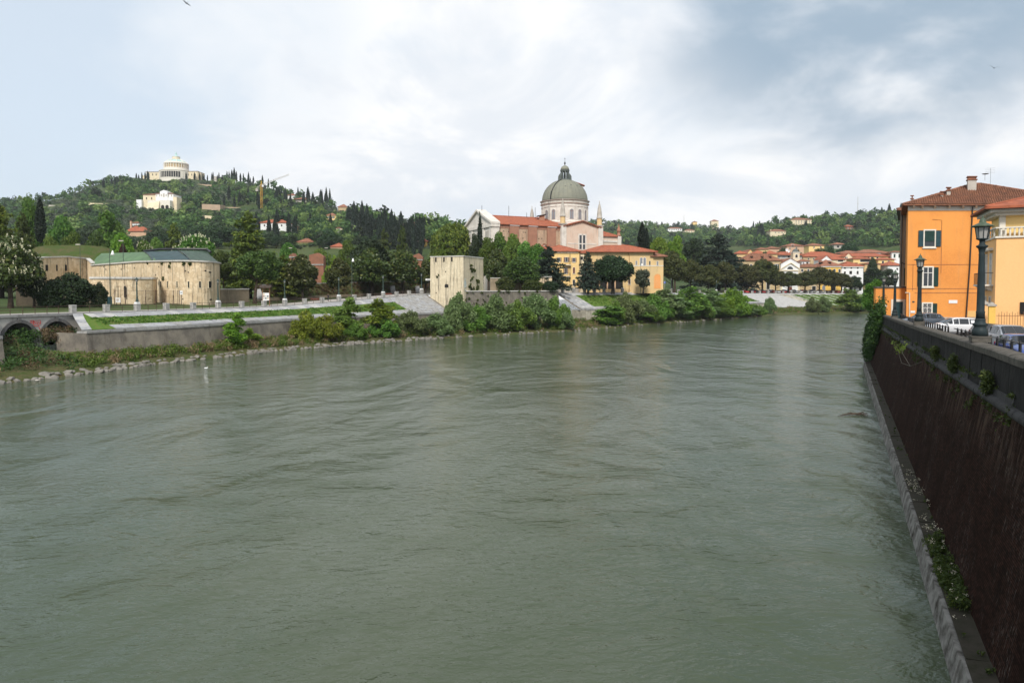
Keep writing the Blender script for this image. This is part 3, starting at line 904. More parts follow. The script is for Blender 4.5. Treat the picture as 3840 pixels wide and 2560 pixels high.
# ------------------------------------------------------------------ house parts shared by all buildings
def window(par, fr, x, z, w, h, kind='plain', m_pane='glass', shutter=None, y=0.0, sill=True, trim='trim', bars=False, arch=False, closed=False):
    """window on a wall that faces -y in frame fr; x,z = lower left corner"""
    wn_ = None
    tw = min(.16, w*.14)
    if arch:
        n = 10; r = w/2
        def outline(e): return [(x-e, z-e*.0)] + [(x+w+e, z)] + [(x+r+(r+e)*math.cos(math.pi*k/n), z+h-r+(r+e)*math.sin(math.pi*k/n)) for k in range(n+1)]
        o = outline(tw); i = outline(0)
        mb = MB(fr); vs = [(a, y-.07, b) for a, b in o] + [(a, y-.07, b) for a, b in i] + [(a, y+.05, b) for a, b in o] + [(a, y-.01, b) for a, b in i]
        m = len(o); fs = []
        for k in range(m):
            k2 = (k+1) % m
            fs += [(k, k2, m+k2, m+k), (m+k, m+k2, 3*m+k2, 3*m+k), (2*m+k, 2*m+k2, k2, k)]
        wn_ = mb.add(vs, fs).build('window', MAT[trim], par)
        MB(fr).add([(a, y-.012, b) for a, b in i], [tuple(range(m))]).build('pane', MAT[m_pane], wn_)
        if bars:
            mb = MB(fr); mb.box(x+w/2-.05, x+w/2+.05, y-.05, y-.013, z, z+h-.05); mb.box(x, x+w, y-.045, y-.014, z+h-r-.06, z+h-r+.06)
            mb.build('mullion', MAT['browntrim'], wn_)
        return wn_
    mb = MB(fr)
    mb.box(x-tw, x, y-.07, y+.02, z-tw, z+h+tw); mb.box(x+w, x+w+tw, y-.07, y+.02, z-tw, z+h+tw)
    mb.box(x, x+w, y-.07, y+.02, z+h, z+h+tw); mb.box(x, x+w, y-.07, y+.02, z-tw, z)
    wn_ = mb.build('window', MAT[trim], par)
    MB(fr).poly((x, y-.012, z), (x+w, y-.012, z), (x+w, y-.012, z+h), (x, y-.012, z+h)).build('pane', MAT[m_pane], wn_)
    if bars:
        mb = MB(fr); mb.box(x+w/2-.05, x+w/2+.05, y-.045, y-.013, z, z+h); mb.box(x, x+.05, y-.04, y-.013, z, z+h); mb.box(x+w-.05, x+w, y-.04, y-.013, z, z+h)
        mb.box(x+.05, x+w/2-.05, y-.04, y-.014, z+h*.7, z+h*.7+.06); mb.box(x+w/2+.05, x+w-.05, y-.04, y-.014, z+h*.7, z+h*.7+.06)
        mb.build('sash', MAT['wframe'], wn_)
    if sill:
        MB(fr).box(x-tw-.1, x+w+tw+.1, y-.16, y-.071, z-tw-.12, z-tw+.01).build('sill', MAT[trim], wn_)
    if shutter:
        sw = w*.5
        spots = ((x+.0, x+w/2-.01), (x+w/2+.01, x+w)) if closed else ((x-tw-sw, x-tw-.01), (x+w+tw+.01, x+w+tw+sw))
        for a, b in spots:
            mb = MB(fr); mb.box(a, b, y-.13, y-.075, z-.02, z+h+.02)
            n = max(3, int(h/.32))
            for k in range(n):
                zz = z + .08 + (h-.16)*k/n
                mb.box(a+.06, b-.06, y-.145, y-.131, zz, zz + (h-.16)/n*.55)
            mb.build('shutter', MAT[shutter], wn_)
    return wn_

def hip_roof(par, fr, x0, x1, y0, y1, ze, zr, over=.8, mat='tile', th=.22, gable=False, ridge_in=None, name='roof', eave=True):
    X0, X1, Y0, Y1 = x0-over, x1+over, y0-over, y1+over
    ym = (Y0+Y1)/2; hd = (Y1-Y0)/2
    ins = 0 if gable else (hd if ridge_in is None else ridge_in)
    ins = min(ins, (X1-X0)/2 - .01)
    a, b = X0+ins, X1-ins
    zt = ze + th
    vs = [(X0,Y0,zt),(X1,Y0,zt),(X1,Y1,zt),(X0,Y1,zt),(a,ym,zr),(b,ym,zr),(X0,Y0,ze),(X1,Y0,ze),(X1,Y1,ze),(X0,Y1,ze)]
    fs = [(0,1,5,4),(2,3,4,5),(3,0,4),(1,2,5),(6,7,1,0),(7,8,2,1),(8,9,3,2),(9,6,0,3)]
    r = MB(fr).add(vs, fs).build(name, MAT[mat], par)
    if eave:
        MB(fr).add([(X0+.05,Y0+.05,ze-.02),(X1-.05,Y0+.05,ze-.02),(X1-.05,Y1-.05,ze-.02),(X0+.05,Y1-.05,ze-.02)], [(0,1,2,3)]).build('soffit', MAT['eave'], r)
    # ridge caps
    mb = MB(fr); mb.tube([(a, ym, zr), (b, ym, zr)], .13, 6)
    if not gable:
        for p_, q_ in (((X0,Y0,zt),(a,ym,zr)), ((X1,Y0,zt),(b,ym,zr))): mb.tube([p_, q_], .12, 5)
    mb.build('ridge_tiles', MAT[mat], r)
    return r
def chimney(par, fr, x, y, z0, z1, w=.7, mat='creamr', cap='tile2'):
    c = MB(fr).box(x-w/2, x+w/2, y-w/2, y+w/2, z0, z1).build('chimney', MAT[mat], par)
    mb = MB(fr); mb.box(x-w/2-.12, x+w/2+.12, y-w/2-.12, y+w/2+.12, z1+.003, z1+.12); mb.box(x-w/2+.05, x+w/2-.05, y-w/2+.05, y+w/2-.05, z1+.12, z1+.4); mb.box(x-w/2-.1, x+w/2+.1, y-w/2-.1, y+w/2+.1, z1+.4, z1+.5)
    mb.build('chimney_cap', MAT[cap], c)
    return c

# ------------------------------------------------------------------ orange house
OY = 88.0
x0 = xat(3400, OY); fr = Fr((x0, OY, STREET), R(-1.0), .53)
oh = thing('orange_house', 'three storey orange house with green shutters and tiled hipped roof on the quay', 'house', (x0, OY, STREET))
W = 24.0; ZE = zat(768, OY) - STREET; D = 12.0
MB(fr).box(0, W, 0, D, 0, ZE).build('wall', MAT['orange'], oh)
MB(fr).box(-.03, W, -.05, .0, ZE-.75, ZE-.02).build('frieze', MAT['trim'], oh)
def ox(px): return xat(px, OY) - x0
def oz(py): return zat(py, OY) - STREET
# roof with real barrel tiles
ov = .75; apx = xat(3632, OY+6.0) - x0 - .53*6; zr = oz(690)*1.0 + .9
ze = ZE
rb = MB(fr)
rb.add([(-ov,-ov,ze),(W+ov,-ov,ze),(W+ov,D+ov,ze),(-ov,D+ov,ze),(apx,D/2,zr),(apx+1.2,D/2,zr),(-ov,-ov,ze-.16),(W+ov,-ov,ze-.16),(W+ov,D+ov,ze-.16),(-ov,D+ov,ze-.16)],
       [(0,1,5,4),(1,2,5),(2,3,4,5),(3,0,4),(6,7,1,0),(7,8,2,1),(8,9,3,2),(9,6,0,3),(9,8,7,6)])
roof = rb.build('roof', MAT['tile3'], oh)
def tiles_on(A, B, Cp, Dp, pitch=.30, row=.46):
    """barrel tiles over a sloping face: A,B eave corners, Dp above A, Cp above B (triangle or trapezoid)"""
    A, B, Cp, Dp = map(Vector, (A, B, Cp, Dp))
    u = (B-A).normalized(); n = (B-A).cross(Dp-A).normalized()
    if n.z < 0: n = -n
    v = n.cross(u)
    if v.z < 0: v = -v
    H = (Dp-A).dot(v); L = (B-A).length
    la = (Dp-A).dot(u); lb = (Cp-A).dot(u)
    rows = int(H/row); V = []; Fq = []
    rr = random.Random(5)
    for r in range(rows):
        f0 = r*row/H
        xa = la*(f0 + .3*row/H); xb = L + (lb-L)*(f0 + .3*row/H)
        k = int((xb-xa)/pitch)
        off = (xb - xa - k*pitch)/2
        for i in range(k):
            c = xa + off + (i+.5)*pitch + rr.uniform(-.012, .012)
            h0 = r*row - .02; h1 = r*row + row + .06
            r0, r1 = .125 + rr.uniform(-.008,.008), .105
            lift = rr.uniform(0, .02)
            b = len(V)
            for hh, rad, lf in ((h0, r0, .055+lift), (h1, r1, .015+lift)):
                for a in range(5):
                    an = math.pi*a/4
                    P = A + u*(c + rad*math.cos(an)) + v*hh + n*(lf + rad*.72*math.sin(an))
                    V.append(P)
            Fq += [(b+a, b+a+1, b+5+a+1, b+5+a) for a in range(4)] + [(b+4, b+3, b+2, b+1), ]
    return [tuple(p) for p in V], [f for f in Fq]
A_, B_, C_, D_ = (-ov,-ov,ze), (W+ov,-ov,ze), (apx+1.2,D/2,zr), (apx,D/2,zr)
V, Fq = tiles_on(A_, B_, C_, D_)
mb = MB(fr); mb.add(V, Fq); 
V, Fq = tiles_on((-ov,D+ov,ze), (-ov,-ov,ze), (apx,D/2,zr), (apx,D/2,zr)); mb.add(V, Fq)
mb.tube([A_, D_], .16, 6); mb.tube([B_, C_], .16, 6); mb.tube([D_, C_], .17, 6)
tl = mb.build('roof_tiles', MAT['tile3'], roof); tl['kind'] = 'stuff'
for k, px in enumerate((3420, 3452, 3498, 3552, 3602, 3650)):
    x = ox(px); MB(fr).prismx([(-.65,ZE-.03),(-.02,ZE-.03),(-.02,ZE-.5),(-.2,ZE-.46),(-.65,ZE-.2)], x-.13, x+.13).build('bracket', MAT['trim'], oh)
window(oh, fr, ox(3463), oz(924), ox(3500)-ox(3463), oz(865)-oz(924), shutter='shutterb', m_pane='glass')
MB(fr).box(ox(3464), ox(3499), -.10, -.072, oz(905), oz(866)).build('rolled_blind', MAT['shutter'], oh)
window(oh, fr, ox(3461), oz(1072), ox(3495)-ox(3461), oz(1003)-oz(1072), shutter='shutter', bars=True, m_pane='glass')
w3 = window(oh, fr, ox(3462), oz(1194), ox(3494)-ox(3462), oz(1138)-oz(1194), shutter='shutter', bars=True)
mb = MB(fr)
for k in range(6):
    xx = ox(3462) + (ox(3494)-ox(3462))*(k+.5)/6
    mb.tube([(xx + .09*((-1)**i), -.14, oz(1194) + (oz(1138)-oz(1194))*i/8) for i in range(9)], .022, 4)
mb.build('window_grille', MAT['wframe'], w3)
dp = MB(fr); dp.tube([(ox(3630)+.25,-.16,ZE-.3),(ox(3630)+.06,-.16,oz(1000)),(ox(3624),-.16,1.6),(ox(3622),-.16,.3)], .085, 8); dp.build('drainpipe', MAT['iron'], oh)
mb = MB(fr)
for zz, a, b in ((992, 3400, 3690), (1082, 3400, 3690), (1098, 3430, 3690)): mb.box(ox(a)+.01, ox(b), -.03, -.001, oz(zz)-.025, oz(zz)+.025)
mb.tube([(ox(3490),-.04,oz(823)),(ox(3525),-.04,oz(826)),(ox(3526),-.04,oz(1024))], .022, 4)
mb.tube([(ox(3422),-.04,oz(992)),(ox(3422),-.04,oz(1090))], .02, 4)
mb.build('wall_cables', MAT['brickr'], oh)
MB(fr).box(ox(3557), ox(3589), -.05, -.001, oz(1137), oz(1125)).build('street_plate', MAT['white'], oh, label='white street name plate on the orange wall')
MB(fr).box(ox(3416), ox(3433), -.05, -.001, oz(1173), oz(1165)).build('small_plate', MAT['white'], oh)
MB(fr).box(ox(3422), ox(3430), -.04, -.001, oz(1134), oz(1129)).build('house_number', MAT['shutterb'], oh)
mb = MB(fr); mb.tube([(ox(3395),-.08,oz(1097)),(ox(3411),-.08,oz(1098)),(ox(3413),-.08,oz(1195))], .07, 6); mb.build('white_pipe', MAT['trim'], oh)
MB(fr).box(ox(3628), ox(3668), -.03, -.001, .6, oz(1165)).build('render_patch', MAT['orange2'], oh)
MB(fr).box(0.02, W, -.04, -.001, 0, .55).build('plinth', MAT['greyr'], oh)
for px, pt, w_, y_ in ((3629, 664, 1.15, 4.2), (3546, 703, .5, 2.2), (3522, 718, .35, 1.6), (3413, 733, .26, .6)):
    Yc = OY + y_; x_ = xat(px, Yc) - x0 - .53*y_; zt = zat(pt, Yc) - STREET
    fz = max(0, min(1, (y_+ov)/(D/2+ov)))
    xs_ = -ov + (apx+ov)*fz
    zb = ze + (zr-ze)*min(fz, max(0, (x_+ov)/(apx+ov)))
    chimney(roof, fr, x_, y_, zb-.4, zt-.5, w_, 'greyr')
mb = MB(fr); px_, py_ = xat(3652, OY+5)-x0-2.65, 5.0
zz = zr
mb.lathe(px_+.9, py_, [(.02, zz+.3), (.02, zz+1.2)], 6); mb.tube([(px_+1.6,py_-.3,zz-.4),(px_+1.6,py_-.3,zz+1.9)], .02, 5)
for k in range(4): mb.tube([(px_+.9,py_-.3,zz+1.2+.22*k),(px_+2.2,py_-.3,zz+1.28+.22*k)], .008, 4)
mb.build('aerial', MAT['iron'], roof)
mb = MB(Fr(fr((px_+.95, py_, zz+1.1)), 0)); mb.lathe(0, 0, [(.0,-.02),(.25,.02),(.42,.09),(.40,.11),(.22,.05),(0,.02)], 14)
dish = mb.build('satellite_dish', MAT['leaddark'], roof)

# low orange garden wall with a door, left of the house
gw = thing('garden_wall', 'low orange rendered garden wall with a stone framed dark door', 'wall', (xat(3284, 90), 90, STREET))
gfr = Fr((xat(3284, 90), 90.0, STREET), 0)
def gx(px): return xat(px, 90) - xat(3284, 90)
def gzz(py): return zat(py, 90) - STREET
MB(gfr).box(0, gx(3402), 0, .45, -.2, gzz(1080)).build('wall', MAT['orange'], gw)
MB(gfr).box(-.08, gx(3401), -.12, .55, gzz(1080)+.003, gzz(1074)).build('coping', MAT['coping'], gw)
MB(gfr).box(gx(3356), gx(3386), -.03, -.002, 0, gzz(1131)).build('door', MAT['shutterb'], gw, label='dark teal door')
mb = MB(gfr); mb.box(gx(3342), gx(3355.6), -.10, -.001, 0, gzz(1122)); mb.box(gx(3386.4), gx(3396), -.10, -.001, 0, gzz(1122)); mb.box(gx(3355.6), gx(3386.4), -.10, -.001, gzz(1131), gzz(1122))
mb.build('door_frame', MAT['trim'], gw)
MB(gfr).add([(gx(3310),-.004,gzz(1150)),(gx(3318),-.004,gzz(1154)),(gx(3328),-.004,gzz(1150)),(gx(3327),-.004,gzz(1142)),(gx(3312),-.004,gzz(1143))],[(0,1,2,3,4)]).build('bare_patch', MAT['trim'], gw)
# grey house behind
gy = 99.0; gh = thing('grey_house', 'tall narrow grey rendered house behind the orange one', 'house', (xat(3371, gy), gy, STREET))
f2 = Fr((xat(3371, gy), gy, STREET), 0, .58)
MB(f2).box(0, 9, 0, 14, -.2, zat(790, gy)-STREET).build('wall', MAT['greyr'], gh)
hip_roof(gh, f2, 0, 9, 0, 14, zat(790, gy)-STREET, zat(770, gy)-STREET+1.2, .55, 'tile3')
MB(f2).box(xat(3389, gy)-xat(3371, gy), xat(3400, gy)-xat(3371, gy), -.06, -.001, zat(1070, gy)-STREET, zat(1005, gy)-STREET).build('shutter', MAT['shutter'], gh)
MB(f2).box(xat(3397, gy)-xat(3371, gy), xat(3402, gy)-xat(3371, gy), -.06, -.001, zat(930, gy)-STREET, zat(870, gy)-STREET).build('shutter', MAT['iron'], gh)
mb = MB(f2); mb.tube([(.3,-.15,zat(790, gy)-STREET),(.25,-.15,0)], .07, 6); mb.build('drainpipe', MAT['iron'], gh)
mb = MB(f2); mb.tube([(xat(3380,gy)-xat(3371,gy),-.06,zat(985,gy)-STREET),(xat(3397,gy)-xat(3371,gy),-.06,zat(993,gy)-STREET)], .06, 5); mb.build('bracket', MAT['iron'], gh)

# ------------------------------------------------------------------ yellow house at the right edge
yc = Vector((xat(3732, 63), 63.0, STREET)); ya = math.atan2(-.4339, .9010)   # local +x towards camera-right, +y along the street away
yf = Fr(yc, ya)
yh = thing('yellow_house', 'warm yellow house with white balustrade terrace at the right edge', 'house', tuple(yc))
def yz(py, Y=63.0): return zat(py, Y) - STREET
ZT = yz(893)
MB(yf).box(0, 11, 0, 6.2, -.1, ZT).build('wall', MAT['yellowh'], yh)
MB(yf).box(-.1, 11, -.1, 6.3, -.1, .5).build('plinth', MAT['greyr'], yh)
MB(yf).box(.55, 11, .7, 5.8, ZT, yz(808)).build('upper_wall', MAT['yellowp'], yh)
MB(yf).box(.30, .75, .45, .9, ZT, yz(808)).build('pilaster', MAT['trim'], yh); MB(yf).box(3.2, 3.65, .55, .699, ZT, yz(812)).build('pilaster', MAT['trim'], yh)
MB(yf).box(3.66, 4.9, .6, .698, ZT+.3, yz(818)).build('shutter', MAT['shutterr'], yh)
mb = MB(yf); mb.box(-.1, 11, 0.0, 6.3, yz(808)+.003, yz(797)); mb.box(-.55, 11, -.45, 6.7, yz(797), yz(786)); mb.build('cornice', MAT['trim'], yh)
hip_roof(yh, yf, -.3, 11, -.2, 6.4, yz(785), yz(732), .75, 'tile', ridge_in=3.6)
mb = MB(yf); mb.box(-.12, 11, -.14, .25, ZT, ZT+.16); mb.box(-.12, .27, .25, 6.2, ZT, ZT+.16); mb.build('terrace_edge', MAT['trim'], yh)
mb = MB(yf); mb.box(-.10, 11, -.12, .16, ZT+.88, ZT+1.0); mb.box(-.12, .16, .16, 6.0, ZT+.88, ZT+1.0); mb.build('balustrade_rail', MAT['trim'], yh)
for k in range(14):
    x = .35 + k*.34
    MB(yf).lathe(x, .03, [(.09,ZT+.161),(.06,ZT+.3),(.10,ZT+.45),(.06,ZT+.7),(.09,ZT+.878)], 8).build('baluster', MAT['trim'], yh, True)
for k in range(4):
    MB(yf).lathe(.03, 1.2+k*1.2, [(.09,ZT+.161),(.06,ZT+.3),(.10,ZT+.45),(.06,ZT+.7),(.09,ZT+.878)], 8).build('baluster', MAT['trim'], yh, True)
# river-side windows (wall at x=0 faces -x): use a turned frame
sf = Fr(yf((0, 6.2, 0)), ya - math.pi/2)     # its -y is the river side; local x runs towards the camera
for (xa, wz, hz_, ww) in ((1.3, yz(1080), yz(950)-yz(1080), .85), (3.6, yz(1080), yz(950)-yz(1080), .85)):
    w_ = window(yh, sf, xa, wz, ww, hz_, shutter=None, m_pane='gglass', bars=True)
    MB(sf).prism([(xa-.35, wz+hz_+.35), (xa+ww+.35, wz+hz_+.35), (xa+ww+.35, wz+hz_+.6), (xa-.35, wz+hz_+.6)], -.45, -.001).build('hood', MAT['trim'], yh)
for xa in (1.4, 3.7):
    window(yh, sf, xa, yz(1195), .7, yz(1115)-yz(1195), m_pane='gglass')
mb = MB(sf); mb.box(.7, 5.2, -.9, -.001, yz(1072), yz(1066)); mb.prismx([(-.85,yz(1072)),(-.002,yz(1072)),(-.002,yz(1092)),(-.3,yz(1086))], 1.0, 1.25); mb.prismx([(-.85,yz(1072)),(-.002,yz(1072)),(-.002,yz(1092)),(-.3,yz(1086))], 4.6, 4.85)
bal = mb.build('balcony', MAT['trim'], yh)
mb = MB(sf); zb, zt_ = yz(1066), yz(1022)
for k in range(16):
    x = .75 + 4.4*k/15; mb.tube([(x,-.85,zb),(x,-.85,zt_)], .014, 4)
mb.tube([(.72,-.85,zt_),(5.18,-.85,zt_)], .025, 4); mb.tube([(.72,-.85,zt_),(.72,-.02,zt_)], .025, 4); mb.tube([(5.18,-.85,zt_),(5.18,-.02,zt_)], .025, 4)
mb.build('balcony_railing', MAT['iron'], bal)
# front wall trim and sign, gate pillars
MB(yf).box(2.35, 3.6, -.35, -.001, yz(926), yz(918)).build('hood', MAT['greyr'], yh)
MB(yf).box(2.5, 2.7, -.3, -.001, yz(943), yz(926)-.002).build('bracket', MAT['greyr'], yh)
MB(yf).box(1.9, 4.4, -.12, -.001, yz(1176), yz(1132)).build('dark_sign', MAT['dark'], yh, label='blank dark blue sign panel')
MB(yf).box(2.45, 3.6, -.06, -.001, yz(1130), yz(1106)).build('window_sill_block', MAT['trim'], yh)
gp = thing('gate_pillar', 'orange gate pillar with stone cap beside the yellow house', 'pillar', yf((-.6, -1.4, 0)))
MB(yf).box(-.7, -.2, -1.6, -1.1, 0, 2.6).build('shaft', MAT['yellowr'], gp); mb = MB(yf); mb.box(-.8, -.1, -1.7, -1.0, 2.603, 2.75); mb.prism([(-.75,2.75),(-.15,2.75),(-.45,2.98)], -1.6, -1.1); mb.build('cap', MAT['greyr'], gp)
gp = thing('gate_pillar', 'pale gate pillar with stone cap, left one by the yellow house corner', 'pillar', yf((-1.6, .1, 0)))
MB(yf).box(-1.0, -.4, .2, .8, 0, 2.7).build('shaft', MAT['yellowh'], gp); mb = MB(yf); mb.box(-1.1, -.3, .1, .9, 2.703, 2.85); mb.prism([(-1.0,2.85),(-.4,2.85),(-.7,3.08)], .2, .8); mb.build('cap', MAT['greyr'], gp)
gt = thing('iron_gate', 'rusty orange iron fence in front of the yellow house', 'gate', yf((2, -1.4, 0)))
mb = MB(yf)
for k in range(18): mb.tube([(.1+k*.2,-1.35,0),(.1+k*.2,-1.35,2.0+.12*(k%2))], .018, 4)
mb.build('bars', MAT['browntrim'], gt)
mb = MB(yf); mb.tube([(-.1,-1.35,1.75),(3.7,-1.35,1.75)], .022, 4); mb.tube([(-.1,-1.35,.3),(3.7,-1.35,.3)], .022, 4); mb.build('rails', MAT['browntrim'], gt)

# house with the deep eave at the very edge
ec = Vector(q(50/QD.y, -8.0, STREET)); 
eh = thing('corner_house', 'house with deep dark timber eave just showing at the top right edge', 'house', tuple(ec))
ef = Fr(ec, math.atan2(QD.y, QD.x))          # +x along the street away, -y away from the river
ZE2 = zat(652, 50) - STREET
MB(ef).box(-16, -.9, -9, 0, -.1, ZE2).build('wall', MAT['yellowh'], eh)
hip_roof(eh, ef, -16, -.9, -9, 0, ZE2, ZE2+3.0, .95, 'tile2')
for k in range(4): window(eh, Fr(ef((-1.5-3.6*k, 0, 0)), ef.a+math.pi), 0, 3.4, 1.1, 1.9, shutter='shutter'); 
for k in range(4): window(eh, Fr(ef((-1.5-3.6*k, 0, 0)), ef.a+math.pi), 0, 8.2, 1.1, 1.9, shutter='shutter')
# ------------------------------------------------------------------ far bank: revetment, walls, viaduct, piers, railings
rr = random.Random(21)
revet = struct(bpy.data.objects.new('stone_revetment', None)); COL.objects.link(revet)
SKEW = S_A1 - s_of(160)
def sA(d, s0): return s0 - SKEW*(d/8.0)               # the slope's end beside the arches runs askew
def stone(sa, sb, d0, z0f, d1, z1f, mat, par, name, th=.12, sk0=0.0, sk1=0.0, lift=0.0):
    """one paving stone of the slope between stations sa..sb and offsets d0..d1"""
    c = [cpos(sa - sk0, d0, z0f(sa) + lift), cpos(sb - sk0, d0, z0f(sb) + lift), cpos(sb - sk1, d1, z1f(sb) + lift), cpos(sa - sk1, d1, z1f(sa) + lift)]
    mb = MB(); low = [tuple(p - Vector((0, 0, th))) for p in c]
    mb.hexa([low[3], low[2], low[1], low[0], tuple(c[3]), tuple(c[2]), tuple(c[1]), tuple(c[0])])
    return mb.build(name, mat, par)
def lerpz(f): return lambda s: plevel(s) - .12 + (Z_LOW + .05 - plevel(s) + .12)*f
def row(sa, sb, f0, f1, step, mat, name, par=None, gap=.03, skew=False, mats=None, lift=0.0):
    s = sa
    while s < sb - .2:
        L = step*rr.uniform(.75, 1.25); e = min(s + L, sb)
        w = slope_w(s)
        d0, d1 = .35 + (w-.35)*f0, .35 + (w-.35)*f1
        k0 = SKEW*d0/8 if skew else 0; k1 = SKEW*d1/8 if skew else 0
        m = mats[rr.randrange(len(mats))] if mats else mat
        stone(s + gap/2, e - gap/2, d0, lerpz(f0), d1, lerpz(f1), m, par or revet, name, lift=lift + rr.uniform(-.015, .015), sk0=k0, sk1=k1)
        s = e
def skirt(sa, sb, f0, f1, mat, name, drop=.10, skew_at=None, step=2.0, dd=None):
    """continuous sheet under or between the stones"""
    vs = []; fs = []; ss = np.linspace(sa, sb, max(2, int((sb-sa)/step)+1))
    for s in ss:
        w = slope_w(s)
        for k in range(5):
            f = f0 + (f1-f0)*k/4; d = .35 + (w-.35)*f
            sk = 0
            if skew_at is not None:
                sk = SKEW*d/8*max(0, 1 - (s - skew_at)/12.0)
            p = cpos(s - sk, d, lerpz(f)(s) - drop); vs.append(tuple(p))
    for i in range(len(ss)-1):
        for k in range(4):
            a = i*5+k; fs.append((a, a+1, a+6, a+5))
    return struct(MB().add(vs, fs).build(name, mat, smooth=True))
S_C = s_of(1448)                                        # here the turf gives way to the paved ramp by the tower
SB0 = S_A1
skirt(SB0, S_C, 0, 1, MAT['turf'], 'grass_slope', drop=.02, skew_at=SB0)
row(SB0 + 1.5, S_C, 0.0, .27, 1.5, None, 'slab', mats=[MAT['slab'], MAT['slab'], MAT['slabw']], lift=.05)
row(SB0 + 1.5, S_C, .78, 1.0, 1.5, None, 'slab', mats=[MAT['slab'], MAT['limestone']], lift=.05)
# skewed end course beside the arches
for k in range(5):
    f0, f1 = k/5, (k+1)/5; w = slope_w(SB0); d0, d1 = .35+(w-.35)*f0, .35+(w-.35)*f1
    stone(SB0, SB0+1.5, d0+.02, lerpz(f0), d1-.02, lerpz(f1), MAT['slabw' if k%2 else 'slab'], revet, 'end_slab', sk0=SKEW*d0/8, sk1=SKEW*d1/8, lift=.06)
# paved ramps of coursed stones near the tower
def paved(sa, sb, rows, step, mats, f1=1.0, lift=.04):
    for k in range(rows):
        row(sa + .3*(k % 2), sb, k/rows*f1, (k+.94)/rows*f1, step, None, 'paving_stone', mats=mats, gap=.06, lift=lift)
paved(S_C, S_T0 - 1.0, 12, 1.3, [MAT['slab'], MAT['limestone'], MAT['limestone']])
skirt(S_C, S_T0, 0, 1, MAT['retwall'], 'ramp_bed', .14)
S_E = s_of(2140)
paved(S_R - .5, S_E, 12, 1.2, [MAT['slab'], MAT['slabw'], MAT['limestone']])
skirt(S_R - 1, S_E, 0, 1, MAT['retwall'], 'ramp_bed', .14)
skirt(S_E, S_F, 0, 1, MAT['turf'], 'grass_slope', .02)
row(S_E, S_F, 0, .14, 1.9, None, 'slab', mats=[MAT['slab'], MAT['slabw']], lift=.05)
row(S_E, S_F, .88, 1.0, 1.9, None, 'slab', mats=[MAT['slab'], MAT['limestone']], lift=.05)
# left of the arches
skirt(S_A0 - 60, S_A0 - SKEW - 1, 0, 1, MAT['turf'], 'grass_slope', .1)
row(S_A0 - 40, S_A0 - 1, 0, 1, 2.0, None, 'slab', mats=[MAT['slabw']], lift=.05, skew=True)

# lower bench, coping and retaining wall
def retaining(sa, sb, label, mat, seed, skew=False):
    p = cpos((sa+sb)/2, wall_off((sa+sb)/2), 0)
    th = thing('retaining_wall', label, 'wall', tuple(p))
    ss = np.linspace(sa, sb, max(2, int((sb-sa)/2)+1)); vs = []; fs = []
    for s in ss:
        o = wall_off(s)
        for d, z in ((o+.55, wall_foot(s)-.9), (o, Z_LOW-.30), (o-1.2, Z_LOW-.30)):
            vs.append(tuple(cpos(s, d, z)))
    for i in range(len(ss)-1):
        for k in range(2):
            a = i*3+k; fs.append((a, a+1, a+4, a+3))
    n = len(vs)
    for i in (0, len(ss)-1):
        o = wall_off(ss[i]); vs += [tuple(cpos(ss[i], o-6 if i == 0 else o-1.2, z)) for z in (wall_foot(ss[i])-.9, Z_LOW-.30)]
    fs.append((0, 1, 2, n+1, n)); m = (len(ss)-1)*3; fs.append((m, n+2, n+3, m+2, m+1))
    MB().add(vs, fs).build('wall_face', mat, th)
    r2 = random.Random(seed); s = sa
    while s < sb - .3:
        e = min(s + r2.uniform(1.4, 2.2), sb); o = wall_off(s)
        j = r2.uniform(-.02, .02)
        c = [cpos(s+.012, o+.14+j, 0), cpos(e-.012, wall_off(e)+.14+j, 0), cpos(e-.012, wall_off(e)-.75, 0), cpos(s+.012, o-.75, 0)]
        mb = MB(); mb.hexa([(p.x,p.y,Z_LOW-.32) for p in c] + [(p.x,p.y,Z_LOW+.02+j*.3) for p in c]); mb.build('coping_stone', MAT['limestone'], th)
        c = [cpos(s+.012, o-.76, 0), cpos(e-.012, wall_off(e)-.76, 0), cpos(e-.012, wall_off(e)-1.9, 0), cpos(s+.012, o-1.9, 0)]
        mb = MB(); mb.hexa([(p.x,p.y,Z_LOW-.3) for p in c] + [(p.x,p.y,Z_LOW-.06+j*.3) for p in c]); mb.build('bench_slab', MAT['limestone'], th)
        s = e
    return th
S_W0 = s_of(270) - SKEW*(9.5/8)
retaining(S_W0, s_of(1640), 'long stained retaining wall with stone coping below the turf slope on the left', MAT['retwall'], 31)
retaining(S_R - .5, S_F, 'pale stained retaining wall below the grass slope in front of the yellow houses', MAT['retwall2'], 32)
retaining(S_A0 - SKEW*(9.5/8) - 38, S_A0 - SKEW*(9.5/8)-.6, 'end of grey retaining wall with stone cap at the far left edge', MAT['retwall'], 33)

# promenade edge coping
edge = struct(bpy.data.objects.new('promenade_edge', None)); COL.objects.link(edge)
s = S_A0 - 30
while s < S_END + 20:
    e = s + rr.uniform(1.6, 2.3)
    if not (S_T0 - .5 < s < S_R - 2):
        c = [cpos(s+.01, .38, 0), cpos(e-.01, .38, 0), cpos(e-.01, -.36, 0), cpos(s+.01, -.36, 0)]
        za, zb = plevel(s), plevel(e)
        mb = MB(); mb.hexa([(c[0].x,c[0].y,za-.30),(c[1].x,c[1].y,zb-.30),(c[2].x,c[2].y,zb-.30),(c[3].x,c[3].y,za-.30),
                            (c[0].x,c[0].y,za+.06),(c[1].x,c[1].y,zb+.06),(c[2].x,c[2].y,zb+.06),(c[3].x,c[3].y,za+.06)])
        mb.build('edge_stone', MAT['limestone'], edge)
    s = e

